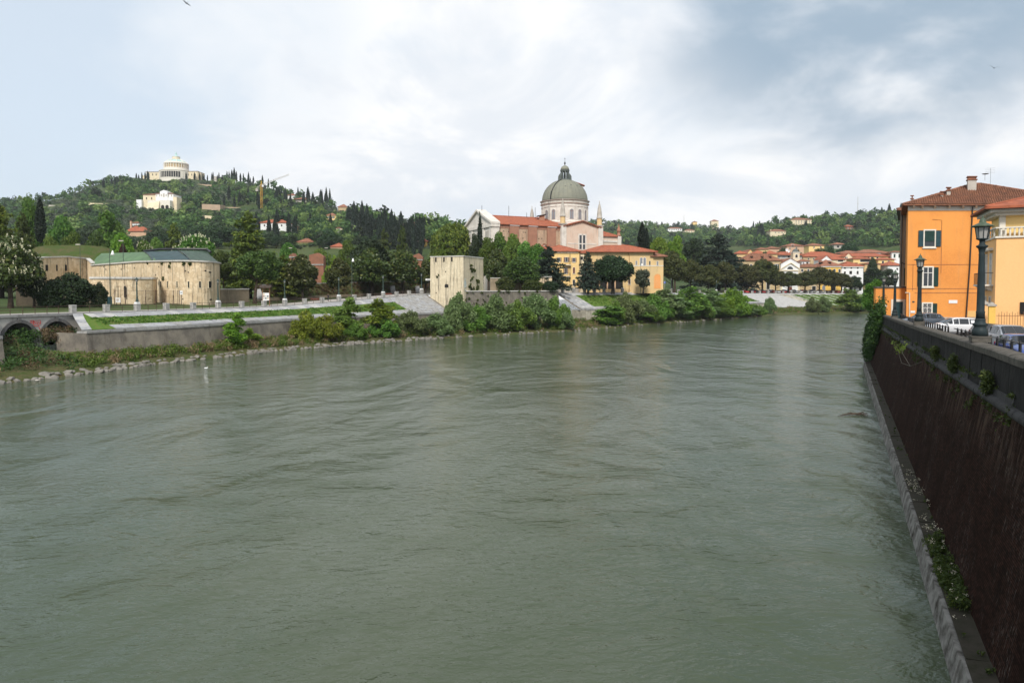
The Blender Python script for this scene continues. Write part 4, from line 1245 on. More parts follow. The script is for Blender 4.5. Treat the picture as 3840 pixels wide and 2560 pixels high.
# two-arched viaduct
via = thing('viaduct', 'white stone viaduct with two dark rimmed arches at the far left', 'bridge', tuple(cpos((S_A0+S_A1)/2, 0, 3)))
LV = S_A1 - S_A0 + 3.0; s0v = S_A0 - 1.5
cent = [s_of(66), s_of(207)]; RA = 2.05; ZSP = 3.9; RISE = 1.0
def arch_low(s):
    for c in cent:
        if abs(s-c) < RA: return ZSP + math.sqrt(max(0, 1-((s-c)/RA)**2))*RA*RISE
    return 2.6
ss = sorted(set(list(np.linspace(s0v, s0v+LV, 30)) + [c + RA*math.sin(a) for c in cent for a in np.linspace(-math.pi/2, math.pi/2, 17)] + [c+sg*(RA+.001) for c in cent for sg in (-1, 1)]))
mb = MB(); vs = []; fs = []
for s in ss:
    zl = arch_low(s); zt = plevel(s) - .30
    vs += [tuple(cpos(s, .12, zl)), tuple(cpos(s, .12, zt)), tuple(cpos(s, -7.5, zl)), ]
for i in range(len(ss)-1):
    a = i*3; fs += [(a, a+3, a+4, a+1), (a, a+2, a+5, a+3)]
mb.add(vs, fs).build('spandrel_wall', MAT['archwall'], via)
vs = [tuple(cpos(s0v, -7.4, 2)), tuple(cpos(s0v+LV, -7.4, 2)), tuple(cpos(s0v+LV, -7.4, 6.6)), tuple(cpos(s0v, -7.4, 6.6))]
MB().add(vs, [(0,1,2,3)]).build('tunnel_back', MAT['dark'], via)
for c in cent:                                          # arch stones
    n = 17
    for k in range(n):
        a0, a1 = math.pi*(k+.02)/n, math.pi*(k+.98)/n
        ri, ro = RA-.03, RA+.40
        key = k == n//2
        if key: ro += .22
        pts = [(ri,a0),(ri,a1),(ro,a1),(ro,a0)]
        d1 = .30 if not key else .38
        mb = MB(); P = [(c + r*math.cos(a), ZSP + r*math.sin(a)) for r, a in pts]
        mb.hexa([tuple(cpos(x, -.3, z)) for x, z in P] + [tuple(cpos(x, d1, z)) for x, z in P]); mb.build('keystone' if key else 'voussoir', MAT['voussoir'], via)
for c in [(cent[0]+cent[1])/2]:
    mb = MB(); P = [tuple(cpos(c + sx, d, z)) for z in (2.4, 3.95) for sx, d in ((-.42,.35),(.42,.35),(.42,-.3),(-.42,-.3))]
    mb.hexa(P).build('pier', MAT['archwall'], via)
# graffiti, a few red strokes on the spandrel
g = MB(); gc = (cent[0]+cent[1])/2 - .05; gz0 = 5.55
def gl(*pts): g.tube([tuple(cpos(gc + x, .135, gz0 + z)) for x, z in pts], .045, 4)
gl((-1.0,.0),(-1.0,.62),(-.62,.62),(-.62,.0),(-1.0,.0)); gl((-1.0,.31),(-.62,.31)); gl((-.81,.62),(-.81,.32)); gl((-.52,.62),(-.50,.0)); gl((-.52,.6),(-.22,.05),(-.22,.66))
gl((-.05,.05),(.05,.6),(.38,.62),(.42,.2),(.15,-.05),(-.05,.08)); gl((-.9,-.12),(-.3,-.18),(.1,-.2),(.25,-.5),(.30,-.62)); gl((.0,.3),(.38,.3))
g.build('graffiti', flat('red_spray_paint', (.62,.05,.045), .7), via, label='red spray painted letters')

# piers, railings and lamps along the promenade
pier_px = [272,398,514,623,724,818,906,990,1068,1142,1208,1271,1329,1384,1437,1487,1534,1581]
pier_px2 = [2110,2152,2192,2229,2265,2300,2334,2367,2399,2429,2459,2488,2516,2544,2571,2598,2624,2649,2686,2720,2752,2785]
pier_px3 = [2820,2849,2879,2908,2937,2967,2998,3029,3060,3092,3124,3157]
lamp_px = {514,818,1068,1271,1437,1581,2110,2229,2334,2429,2516,2598,2686,2752}
LF = lamp_proto(MAT['lampfar'], MAT['lampfar'], 4.0)
lamp_lab = {514:'dark green lamp post on white topped pier in front of the low fort wall', 818:'dark green lamp post at the right corner of the round fort',
  1068:'dark green lamp post right of the notice board shelter', 1271:'dark green lamp post beside the jogger', 1437:'dark green lamp post below the large magnolia, third left of the tower',
  1581:'dark green lamp post just left of the square tower', 2110:'dark green lamp post at the left corner of the yellow house', 2229:'dark green lamp post before the arcade', 2334:'dark green lamp post before the round pine',
  2429:'dark green lamp post beside the olive tree', 2516:'dark green lamp post right of the blue road sign', 2598:'dark green lamp post among the row trees, third right of the road sign', 2686:'dark green lamp post below the blue cedar', 2752:'dark green lamp post at the end of the tree row near the white ramp'}
def pier(s, label, w=.72, h=1.15, lamp=None):
    p = cpos(s, 0); a = cang(s)
    th = thing('stone_pier', label, 'pier', (p.x, p.y, p.z+.06), a, 'stone piers of the promenade railing')
    m = MB(); m.box(-w/2, w/2, -w/2, w/2, 0, h-.12); o = MB.build(m, 'shaft', MAT['pier'], None); o.location = (0,0,0)
    me = m.mesh('shaft', MAT['pier']); bpy.data.objects.remove(o)
    obj('shaft', me, th)
    m = MB(); m.hexa([(-w/2-.05,-w/2-.05,h-.117),(w/2+.05,-w/2-.05,h-.117),(w/2+.05,w/2+.05,h-.117),(-w/2-.05,w/2+.05,h-.117),(-w/2+.02,-w/2+.02,h),(w/2-.02,-w/2+.02,h),(w/2-.02,w/2-.02,h),(-w/2+.02,w/2-.02,h)])
    obj('cap', m.mesh('cap', MAT['pier']), th)
    if lamp:
        m = MB(); m.box(-.3,.3,-.3,.3,h+.003,h+.28); obj('lamp_block', m.mesh('lamp_block', MAT['white']), th)
        dup(LF, (p.x, p.y, p.z+.06+h+.283), 0, lamp, 'lamp posts on the far promenade')
    return th
def rail(sa, sb, label, mat):
    p = cpos(sa, 0)
    th = thing('iron_railing', label, 'railing', tuple(p), 0, 'iron railings of the far promenade')
    n = max(1, int(round((sb-sa)/1.7))); ts = np.linspace(sa, sb, n*2+1)
    for hgt, nm in ((1.0, 'top_rail'), (.55, 'middle_rail')):
        MB().tube([tuple(cpos(s, 0) + Vector((0,0,.06+hgt))) for s in ts], .03, 5).build(nm, mat, th)
    for k in range(1, n):
        P = cpos(sa + (sb-sa)*k/n, 0)
        MB().box(P.x-.03, P.x+.03, P.y-.03, P.y+.03, P.z+.05, P.z+1.06).build('post', mat, th)
allp = []
for grp, nm in ((pier_px, 'left of the tower'), (pier_px2, 'right of the tower'), (pier_px3, 'above the white ramp')):
    for k, px in enumerate(grp):
        s = s_of(px)
        pier(s, f'square weathered stone pier of the promenade railing, {ORD[k+1]} from the left {nm}', lamp=lamp_lab.get(px) if px in lamp_px else None)
    for k in range(len(grp)-1):
        rail(s_of(grp[k])+.40, s_of(grp[k+1])-.40, f'rusty railing {nm} between the {ORD[k+1]} and {ORD[k+2]} stone piers', MAT['rust'])
rail(S_A0 - 12, s_of(272)-.4, 'long rusty railing over the two-arched viaduct', MAT['rust'])
rail(s_of(1581)+.4, S_T0+1.0, 'short rusty railing running up to the square tower', MAT['rust'])
hide_proto(LF)

# white stone ramp and ribbed grass slope at the bend
zf = lambda f: (lambda s: plevel(s) - .12 + (2.55 - plevel(s) + .12)*f)
S_G = s_of(2905)
def fsheet(sa, sb, mat, name, drop=.0):
    vs = []; fs = []; ss = np.linspace(sa, sb, int((sb-sa)/2)+2)
    for s in ss:
        for k in range(5):
            vs.append(tuple(cpos(s, .3 + 15.7*k/4, zf(k/4)(s) - drop)))
    for i in range(len(ss)-1):
        for k in range(4):
            a = i*5+k; fs.append((a, a+1, a+6, a+5))
    return struct(MB().add(vs, fs).build(name, mat))
fsheet(S_F, s_of(2985), MAT['retwall2'], 'ramp_bed', .12)
fsheet(s_of(2965), S_END + 60, MAT['turf'], 'grass_slope', .03)
for k in range(13):
    f0, f1 = k/13, (k+.95)/13
    end = S_G + 14*f0
    s = S_F + .4*(k % 2)
    while s < end - .3:
        e = min(s + rr.uniform(1.6, 2.6), end)
        stone(s+.03, e-.03, .3+15.7*f0, zf(f0), .3+15.7*f1, zf(f1), MAT['slabw'], revet, 'paving_stone', lift=rr.uniform(0, .02))
        s = e
for k, px in enumerate((2945, 2978, 3011, 3045, 3080, 3116, 3152, 3190, 3230)):
    s = s_of(px)
    for j in range(6):
        f0, f1 = j/6, (j+.96)/6
        c = [cpos(s+13*f0, .3+15.7*f0, zf(f0)(s)+.06), cpos(s+13*f0+1.1, .3+15.7*f0, zf(f0)(s)+.06), cpos(s+13*f1+1.1, .3+15.7*f1, zf(f1)(s)+.06), cpos(s+13*f1, .3+15.7*f1, zf(f1)(s)+.06)]
        mb = MB(); mb.hexa([tuple(p-Vector((0,0,.25))) for p in (c[3],c[2],c[1],c[0])] + [tuple(p) for p in (c[3],c[2],c[1],c[0])]); mb.build('rib_stone', MAT['slabw'], revet)
row2 = S_F
while row2 < S_END + 20:
    e = row2 + rr.uniform(1.8, 2.6)
    stone(row2+.02, e-.02, .2, lambda s: plevel(s)+.02, 1.4, lambda s: plevel(s)-.45, MAT['slabw'], revet, 'slab', lift=.05)
    row2 = e
# ------------------------------------------------------------------ round fort on the left
ft = thing('round_fort', 'pale stone round fort with slit openings and tarpaulin covered roof', 'fort', tuple(ground(600, 140)))
GZ = 7.0
# plan of the wall, seen columns and distances
def curve(pts, n=6):
    out = []
    P = [Vector(p) for p in pts]; P = [P[0]*2-P[1]] + P + [P[-1]*2-P[-2]]
    for i in range(1, len(P)-2):
        for k in range(n):
            t_ = k/n
            a, b, c, d = P[i-1], P[i], P[i+1], P[i+2]
            out.append(.5*((2*b) + (c-a)*t_ + (2*a-5*b+4*c-d)*t_**2 + (3*b-a-3*c+d)*t_**3))
    out.append(P[-2]); return out
def wpt(px, Y): return Vector(((px-1920)/FPX*Y, Y, 0))
main_plan = curve([wpt(346,160), wpt(430,154), wpt(520,148), wpt(600,142.5), wpt(680,138.5), wpt(745,138), wpt(795,140.5), wpt(826,147), wpt(815,158)], 6)
zt = lambda p: 10.5 + (1085-983)*140/FPX + .2
ZTOP = 16.1
def wall_strip(plan, z0, z1, mat, name, par, n=5, z1f=None):
    vs = []; fs = []
    for p in plan:
        zz = z1f(p) if z1f else z1
        for k in range(n): vs.append((p.x, p.y, z0 + (zz-z0)*k/(n-1)))
    for i in range(len(plan)-1):
        for k in range(n-1):
            a = i*n+k; fs.append((a, a+n, a+n+1, a+1))
    return MB().add(vs, fs).build(name, mat, par, smooth=True)
ztf = lambda p: float(np.interp(1920+FPX*p.x/p.y, [346,520,700,826], [16.0,16.35,16.1,15.95])) + (p.y-140)*.0
wall_strip(main_plan, GZ-1, 16, MAT['fort'], 'wall', ft, z1f=ztf)
# cap course
vs = []; fs = []
for i, p in enumerate(main_plan):
    a = main_plan[max(0,i-1)]; b = main_plan[min(len(main_plan)-1, i+1)]; t_ = (b-a).normalized(); n_ = Vector((t_.y, -t_.x, 0))
    z = ztf(p)
    for d, h in ((.0,-.02),(.28,.02),(.30,.30),(-.5,.34)): vs.append(tuple(p + n_*d + Vector((0,0,z+h))))
for i in range(len(main_plan)-1):
    for k in range(3):
        a = i*4+k; fs.append((a, a+4, a+5, a+1))
MB().add(vs, fs).build('cap_course', MAT['fort_cap'], ft)
# tarpaulin roof in three sheets with folds
rng = random.Random(4)
def tarp(i0, i1, ridge, mat, name):
    vs = []; fs = []; N = 7; pl = main_plan[i0:i1+1]
    for i, p in enumerate(pl):
        f = i/(len(pl)-1); q_ = Vector(ridge[0])*(1-f) + Vector(ridge[1])*f
        a = pl[max(0,i-1)]; b = pl[min(len(pl)-1,i+1)]; t_ = (b-a).normalized(); n_ = Vector((t_.y,-t_.x,0))
        e = p + n_*(-.1) + Vector((0,0,ztf(p)+.32 + rng.uniform(0,.06)))
        for k in range(N):
            g_ = k/(N-1); P = e*(1-g_) + q_*g_; P.z += .16*math.sin(i*1.9+k*.8)*math.sin(math.pi*g_) + .25*math.sin(math.pi*g_)
            vs.append(tuple(P))
    for i in range(len(pl)-1):
        for k in range(N-1):
            a = i*N+k; fs.append((a, a+N, a+N+1, a+1))
    return MB().add(vs, fs).build(name, mat, ft, smooth=True)
def rp(px, py, Y): return at(px, py, Y)
M_ = len(main_plan)-1
tarp(0, 17, (rp(380,950,172), rp(540,945,163)), MAT['tarpg'], 'tarpaulin')['label'] = 'lime green roof tarpaulin'
tarp(16, 27, (rp(540,943,161), rp(665,939,156)), MAT['tarpt'], 'tarpaulin')['label'] = 'dark teal roof tarpaulin'
tarp(27, M_, (rp(665,939,156), rp(775,940,157)), MAT['tarpd'], 'tarpaulin')['label'] = 'dark green creased roof tarpaulin'
mb = MB(); mb.tube([rp(540,943,160.6)+Vector((0,0,.1)), rp(600,938,158.5)+Vector((0,0,.2)), rp(665,937,156)+Vector((0,0,.2)), rp(775,938,156.8)+Vector((0,0,.2)), rp(790,946,155)], .28, 6)
mb.build('roof_ridge_roll', MAT['iron'], ft)
mb = MB()
for a, b in ((16,.0),(27,.0)):
    p = main_plan[a]; q_ = rp(540,943,161) if a == 16 else rp(665,939,156)
    e = Vector((p.x,p.y,ztf(p)+.4)); mb.tube([e + (q_-e)*(k/6) + Vector((0,0,.33*math.sin(math.pi*k/6))) for k in range(7)], .09, 5)
mb.build('tarpaulin_rope', MAT['iron'], ft)
# openings: slits and holes on the curved wall
def wall_hit(px):
    for a, b in zip(main_plan[:-1], main_plan[1:]):
        pa, pb = 1920+FPX*a.x/a.y, 1920+FPX*b.x/b.y
        if pa <= px <= pb:
            f = (px-pa)/(pb-pa); t_ = (b-a).normalized(); return a+(b-a)*f, Vector((t_.y,-t_.x,0)), t_
    return None
def slit(px, py0, py1, wpx, name='slit', framed=True):
    h_ = wall_hit(px)
    if not h_: return
    P, n_, t_ = h_
    Y = P.y; w_ = wpx*Y/FPX/ max(.35, abs(t_.x)+.1); z0, z1 = zat(py1, Y), zat(py0, Y)
    a = math.atan2(t_.y, t_.x); fr_ = Fr((P.x, P.y, 0), a)
    mb = MB(fr_); e = .10
    if framed:
        mb.box(-w_/2-e, -w_/2, -.08, .1, z0-e, z1+e); mb.box(w_/2, w_/2+e, -.08, .1, z0-e, z1+e); mb.box(-w_/2, w_/2, -.08, .1, z1, z1+e); mb.box(-w_/2, w_/2, -.08, .1, z0-e, z0)
        f_ = mb.build('slit_frame', MAT['tower'], ft)
    mb = MB(fr_); mb.add([(-w_/2,-.03,z0),(w_/2,-.03,z0),(w_/2,-.03,z1),(-w_/2,-.03,z1)], [(0,1,2,3)]); mb.build(name, MAT['dark'], f_ if framed else ft)
for px in (579, 605, 630, 666, 709, 751, 788): slit(px, 1055, 1079, 6.5)
for px, py in ((457,1010),(508,1005),(400,1010),(392,1000),(598,1000),(697,1016),(708,1021),(772,1015),(789,1021),(586,1031),(790,1123),(686,1121)): slit(px, py-2.5, py+2.5, 5, 'putlog_hole', False)
# left wing of the fort, lower and farther
wing = [wpt(120,150), wpt(180,158), wpt(260,166), wpt(330,172), wpt(348,160)]
wz = lambda p: 10.5 + (1085-966)*p.y/FPX
wall_strip(wing, GZ-1, 16, MAT['fort'], 'wing_wall', ft, z1f=lambda p: zat(float(np.interp(1920+FPX*p.x/p.y, [120,180,320,348],[972,967,963,988])), p.y))
for px, Y in ((178,157.4),(214,161.4),(249,164.8)):
    fr_ = Fr(((px-1920)/FPX*Y, Y-.05, 0), math.atan2(8, 7.2)*0 + R(42))
    MB(fr_).box(-.28,.28,-.12,.05,zat(1016,Y),zat(993,Y)).build('slit', MAT['dark'], ft)
mb = MB()
for a, b in zip(wing[:-1], wing[1:]):
    za = zat(float(np.interp(1920+FPX*a.x/a.y, [120,180,320,348],[972,967,963,988])), a.y); zb = zat(float(np.interp(1920+FPX*b.x/b.y, [120,180,320,348],[972,967,963,988])), b.y)
    t_ = (b-a).normalized(); n_ = Vector((t_.y,-t_.x,0))
    mb.hexa([tuple(a+n_*.25+Vector((0,0,za))),tuple(b+n_*.25+Vector((0,0,zb))),tuple(b-n_*.6+Vector((0,0,zb))),tuple(a-n_*.6+Vector((0,0,za))),
             tuple(a+n_*.25+Vector((0,0,za+.3))),tuple(b+n_*.25+Vector((0,0,zb+.3))),tuple(b-n_*.6+Vector((0,0,zb+.3))),tuple(a-n_*.6+Vector((0,0,za+.3)))])
o_ = mb.build('wing_cap', MAT['fort_cap'], ft); o_['kind'] = 'stuff'
# low forework
lw = thing('fort_forework', 'low stone forework with white coping in front of the round fort', 'wall', tuple(ground(480, 134)))
plan = [wpt(338,133), wpt(420,133.5), wpt(500,134.5), wpt(572,137), wpt(590,142)]
wall_strip(plan, GZ-.6, 12.6, MAT['fort'], 'wall', lw, z1f=lambda p: 12.55)
for a, b in zip(plan[:-1], plan[1:]):
    t_ = (b-a).normalized(); n_ = Vector((t_.y,-t_.x,0)); V = lambda p, d, z: tuple(p+n_*d+Vector((0,0,z)))
    MB().hexa([V(a,.22,12.56),V(b,.22,12.56),V(b,-.5,12.56),V(a,-.5,12.56),V(a,.22,12.95),V(b,.22,12.95),V(b,-.5,12.95),V(a,-.5,12.95)]).build('coping', MAT['fort_cap'], lw)
for px in (443, 470):
    Y = 133.9; x = (px-1920)/FPX*Y
    MB().box(x-.16,x+.16,Y-.12,Y+.02,zat(1115,Y),zat(1072,Y)).build('downpipe_stain_slot', MAT['dark'], lw)
# low buildings left, behind the bushes
ob = thing('old_shed_wall', 'dark old rendered wall behind the round evergreen bushes', 'wall', tuple(ground(220, 128)))
MB().add([tuple(ground(60,118)+Vector((0,0,-.5))), tuple(ground(345,131)+Vector((0,0,-.5))), tuple(ground(345,131)+Vector((0,0,3.4))), tuple(ground(60,118)+Vector((0,0,3.4))),
          tuple(ground(60,120)+Vector((0,0,-.5))), tuple(ground(345,133)+Vector((0,0,-.5))), tuple(ground(345,133)+Vector((0,0,3.4))), tuple(ground(60,120)+Vector((0,0,3.4)))],
         [(0,1,2,3),(3,2,6,7),(7,6,5,4),(1,5,6,2),(4,0,3,7)]).build('wall', MAT['oldwall'], ob)
MB().hexa([tuple(ground(p,y)+Vector((0,0,z))) for z in (3.403,3.65) for p,y in ((58,117.8),(346,130.7),(346,133.3),(58,120.3))]).build('coping', MAT['fort_cap'], ob)
# grassy rampart mound behind
mo = []; fsq = []; NX, NY = 16, 7
for i in range(NX):
    for j in range(NY):
        px = 60 + 420*i/(NX-1); Y = 172 + 40*j/(NY-1)
        top = float(np.interp(px, [60,170,300,400,480], [940,921,917,925,955]))
        hh = (zat(top, 188) - 7)*min(1, math.sin(math.pi*(j+.6)/(NY+.2))*1.15)
        mo.append(((px-1920)/FPX*Y, Y, 6.8 + hh))
for i in range(NX-1):
    for j in range(NY-1):
        a = i*NY+j; fsq.append((a, a+NY, a+NY+1, a+1))
struct(MB().add(mo, fsq).build('grass_mound', MAT['mound'], smooth=True))
# rusty mesh fence before the fort
fe = thing('mesh_fence', 'rusty mesh fence with leaning braces in front of the fort', 'fence', tuple(ground(550, 128)))
def fpt(px, h): 
    Y = np.interp(px, [425, 690], [127.5, 133]); p = ground(px, Y); return (p.x, p.y, p.z + h)
fpx = [428, 470, 512, 547, 584, 620, 652, 667, 674]
for px in fpx:
    MB().tube([fpt(px, -.1), fpt(px, 3.0)], .05, 5).build('post', MAT['rust'], fe)
for px in (475, 547, 584, 620, 651):
    MB().tube([fpt(px-5, 0), fpt(px, 2.0)], .035, 4).build('brace', MAT['rust'], fe)
mb = MB()
for k in range(60):
    px = 428 + (674-428)*k/59; mb.tube([fpt(px, .1), fpt(px, 2.8)], .010, 3)
o_ = mb.build('mesh_wires', MAT['rust'], fe); o_['kind'] = 'stuff'
for h in (.2, 2.8): MB().tube([fpt(428, h), fpt(550, h), fpt(674, h)], .02, 4).build('rail', MAT['rust'], fe)
for i, (px, py0, py1, w, lab) in enumerate(((443,1116,1134,18,'white poster board on the fence before the fort'),(410,1112,1140,20,'dark framed notice board beside the round bushes'))):
    Y = 126.5; p = at(px, py1, Y); b = thing('notice_board', lab, 'notice board', (p.x, p.y, gz(px, Y)))
    ww = w*Y/FPX; MB().box(p.x-ww/2, p.x+ww/2, Y-.04, Y+.04, p.z, zat(py0, Y)).build('panel', MAT['white'] if i == 0 else MAT['shutterb'], b)
    for sx in (-1, 1): MB().box(p.x+sx*ww/2*.8-.04, p.x+sx*ww/2*.8+.04, Y+.045, Y+.12, gz(px,Y)-.1, zat(py0,Y)).build('leg', MAT['iron'], b)
    if i == 0:
        for k in range(3): MB().box(p.x-ww*.35, p.x+ww*(.1+.1*k), Y-.05, Y-.041, p.z+.15+.22*k, p.z+.27+.22*k).build('print', MAT['brickr' if k==1 else 'greyr'], b)
# low rendered boundary wall right of the fort, paved bank with brown hedge
bw = thing('boundary_wall', 'old stained wall right of the fort below the cedars', 'wall', tuple(ground(880, 152)))
def seg(px0, Y0, px1, Y1, h0, h1, mat, name, par, th=.4):
    a = ground(px0, Y0); b = ground(px1, Y1); t_ = (b-a); t_.z = 0; t_.normalize(); n_ = Vector((-t_.y, t_.x, 0))*th
    V = lambda p, n, z: (p.x+n.x, p.y+n.y, p.z+z)
    o = Vector((0,0,0))
    return MB().hexa([V(a,o,h0),V(b,o,h0),V(b,n_,h0),V(a,n_,h0),V(a,o,h1),V(b,o,h1),V(b,n_,h1),V(a,n_,h1)]).build(name, mat, par)
seg(828,148,935,156,-.5,2.9,MAT['oldwall'],'wall',bw); seg(827,147.9,936,155.9,2.903,3.15,MAT['fort_cap'],'coping',bw,.55)
# terrace retaining banks along the park, with stone kerbs and a brown hedge
tr = struct(bpy.data.objects.new('park_terrace', None)); COL.objects.link(tr)
tp = [(955,160),(1100,172),(1250,184),(1400,196),(1560,208),(1640,213)]
for (a,ya_),(b,yb_) in zip(tp[:-1], tp[1:]):
    A = ground(a,ya_); B = ground(b,yb_)
    za = float(np.interp(a,[955,1640],[zat(1098,160),zat(1074,213)])); zb = float(np.interp(b,[955,1640],[zat(1098,160),zat(1074,213)]))
    za0, zb0 = zat(float(np.interp(a,[955,1640],[1120,1090])),ya_), zat(float(np.interp(b,[955,1640],[1120,1090])),yb_)
    MB().add([(A.x,A.y,za0),(B.x,B.y,zb0),(B.x-.6,B.y+2.2,zb+1.7),(A.x-.6,A.y+2.2,za+1.7)],[(0,1,2,3)]).build('terrace_bank', MAT['soil'], tr)
    MB().hexa([(A.x-.6,A.y+2.2,za+1.65),(B.x-.6,B.y+2.2,zb+1.65),(B.x-.8,B.y+2.8,zb+1.65),(A.x-.8,A.y+2.8,za+1.65),(A.x-.6,A.y+2.2,za+1.95),(B.x-.6,B.y+2.2,zb+1.95),(B.x-.8,B.y+2.8,zb+1.95),(A.x-.8,A.y+2.8,za+1.95)]).build('terrace_kerb', MAT['limestone'], tr)
    MB().hexa([(A.x,A.y-.5,za0-.6),(B.x,B.y-.5,zb0-.6),(B.x,B.y,zb0-.6),(A.x,A.y,za0-.6),(A.x,A.y-.5,za0+.12),(B.x,B.y-.5,zb0+.12),(B.x,B.y,zb0+.12),(A.x,A.y,za0+.12)]).build('lower_kerb', MAT['oldwall'], tr)
for i, (px0, px1, Y) in enumerate(((955, 988, 158.5), (1462, 1485, 199), (1555, 1578, 206))):
    a = at(px0, 1075+8*(i==0)+ -4*(i>0), Y+3.5); b = at(px1, 1118 - 20*(i>0), Y)
    th = thing('stone_stair_ramp', ('pale stone ramp strip beside the notice board shelter','pale stone ramp strip climbing the hedge bank, left of two','pale stone ramp strip climbing the hedge bank, right of two')[i], 'ramp', (b.x,b.y,b.z))
    w = 1.4
    MB().hexa([(b.x-w,b.y,b.z-.3),(b.x,b.y,b.z-.3),(a.x+w,a.y,a.z-.3),(a.x,a.y,a.z-.3),(b.x-w,b.y,b.z),(b.x,b.y,b.z),(a.x+w,a.y,a.z),(a.x,a.y,a.z)]).build('slab', MAT['limestone'], th)

# ------------------------------------------------------------------ square tower
TC = wpt(1738, 171.5)                                   # the arris towards the river
TA = wpt(1615, 176); TB = wpt(1812, 183)
tw_ = thing('square_tower', 'square pale stone tower with weeds and battlement slots on the river bank', 'tower', (TC.x, TC.y, 3))
ZTW = zat(964, 175)
TD = TA + TB - TC
pl = [TA, TC, TB, TD]
z0 = 2.2
vs = [(p.x, p.y, z0) for p in pl] + [(p.x, p.y, ZTW) for p in pl]
ctr = sum(pl, Vector((0,0,0)))/4
vs[:4] = [tuple(ctr + (Vector(v)-ctr)*1.03 + Vector((0,0,z0 - (ctr + (Vector(v)-ctr)*1.03).z))) for v in vs[:4]]
MB().add(vs, [(0,1,5,4),(1,2,6,5),(2,3,7,6),(3,0,4,7),(4,5,6,7)]).build('wall', MAT['tower'], tw_)
def face_fr(a, b): 
    t_ = (b-a).normalized(); return Fr((a.x, a.y, 0), math.atan2(t_.y, t_.x)), (b-a).length
fA, LA = face_fr(TA, TC); fB, LB = face_fr(TC, TB)
for fr_, L_, xs in ((fA, LA, (.17,.42,.66)), (fB, LB, ())):
    MB(fr_).box(-.12, L_+.12, -.14, .5, ZTW+.003, ZTW+.24).build('cap_stones', MAT['fort_cap'], tw_)
    for f in xs:
        x = f*L_; mb = MB(fr_); mb.box(x-.24, x+.24, -.055, .05, ZTW-1.25, ZTW-.1); mb.build('battlement_slot', MAT['dark'], tw_)
        mb = MB(fr_); mb.box(x-.36, x-.245, -.075, .03, ZTW-1.35, ZTW-.05); mb.box(x+.245, x+.36, -.075, .03, ZTW-1.35, ZTW-.05); o_ = mb.build('slot_jambs', MAT['tower'], tw_); o_['kind'] = 'stuff'
x = LA*.50; n = 8
def low_off(z): return -(.03*LA*.5*(ZTW-z)/(ZTW-z0))*1.2 - .04
zz = zat(1078, 173)
MB(fA).add([(x-.55,low_off(zz)-.03,zz)]+[(x+.55,low_off(zz)-.03,zz)]+[(x+.55*math.cos(math.pi*k/n),low_off(zz)-.03,zz+.55+.35*math.sin(math.pi*k/n)) for k in range(n+1)], [tuple(range(n+3))]).build('gun_loop', MAT['dark'], tw_)
for f, zpy in ((.18,1100),(.47,1020),(.8,1110)):
    zz = zat(zpy,173); xx = LA*f; MB(fA).box(xx-.13,xx+.13,low_off(zz)-.02,0,zz,zz+.26).build('putlog_hole', MAT['dark'], tw_)
# blue-white graffiti on the right face
g = MB(fB); zz = zat(1070, 174); yy = -.16
for pts in (((.25,0),(.2,1.6),(.5,1.9),(.8,1.2),(.4,.9)),((.9,.1),(1.0,1.7),(1.3,.9),(1.1,.2)),((.3,-.5),(.8,-.7),(1.2,-.4)),((.2,2.2),(.7,2.0),(1.2,2.3))): g.tube([(x, yy, zz+z-.6) for x, z in pts], .05, 4)
g.build('graffiti', flat('pale_blue_spray', (.42,.52,.55), .7), tw_, label='pale blue spray painted tag')
# rampart wall running right from the tower
rw = thing('rampart_wall', 'dark weed grown rampart wall right of the square tower', 'wall', tuple(wpt(1950, 180)))
RA_, RB_ = wpt(1742, 172.5), wpt(2094, 192)
fr_, L_ = face_fr(RA_, RB_); ZR = zat(1093, 182)
MB(fr_).add([(0,-.7,1.4),(L_,-.7,1.4),(L_,0,ZR),(0,0,ZR),(L_,9,1.4),(L_,9,ZR)], [(0,1,2,3),(1,4,5,2)]).build('wall', MAT['rampart'], rw)
MB(fr_).add([(0,.2,ZR-.15),(L_,.2,ZR-.15),(L_,13,ZR-.2),(0,8,ZR-.2)], [(0,1,2,3)]).build('wall_walk', MAT['turf'], rw)
x = 0
while x < L_:
    e = min(L_, x + rr.uniform(1.4, 2.2)); MB(fr_).box(x+.01, e-.01, -.2, .55, ZR+.003, ZR+.26).build('coping_stone', MAT['fort_cap'], rw); x = e
# ruined brick walls behind the rampart
for (p0, p1, Y, t0, t1, m, lab) in ((1838,1972,196,1045,1090,'oldwall','broken old wall with ivy between the tower and the yellow house'), (1972,2070,200,1040,1090,'fort','old pale wall patch left of the yellow house')):
    th = thing('garden_wall', lab, 'wall', (xat((p0+p1)/2, Y), Y, 9))
    a = xat(p0, Y); b = xat(p1, Y); zc = zat(t0, Y)
    MB().prism([(a, 8.5), (b, 8.5), (b, zc-.2), (a+(b-a)*.7, zc), (a+(b-a)*.4, zc+.1), (a, zc+ (2.0 if t0 < 1020 else 0))], Y, Y+.6).build('wall', MAT[m], th)
    MB().box(a, b, Y-.05, Y+.65, zc+.12, zc+.3).build('coping', MAT['fort_cap'], th)
# ------------------------------------------------------------------ domed church
CY = 264.0; CX = xat(2117, CY); CA = R(25.6); CG = 9.2
MAT['blind'] = MAT['churchstone']
ch = thing('domed_church', 'large church with grey green dome, arched drum and red tiled nave', 'church', (CX, CY, CG))
cf = Fr((CX, CY, 0), CA)
ZN, ZNR = 33.4, 37.5
XN0, XN1 = -35.0, -7.9
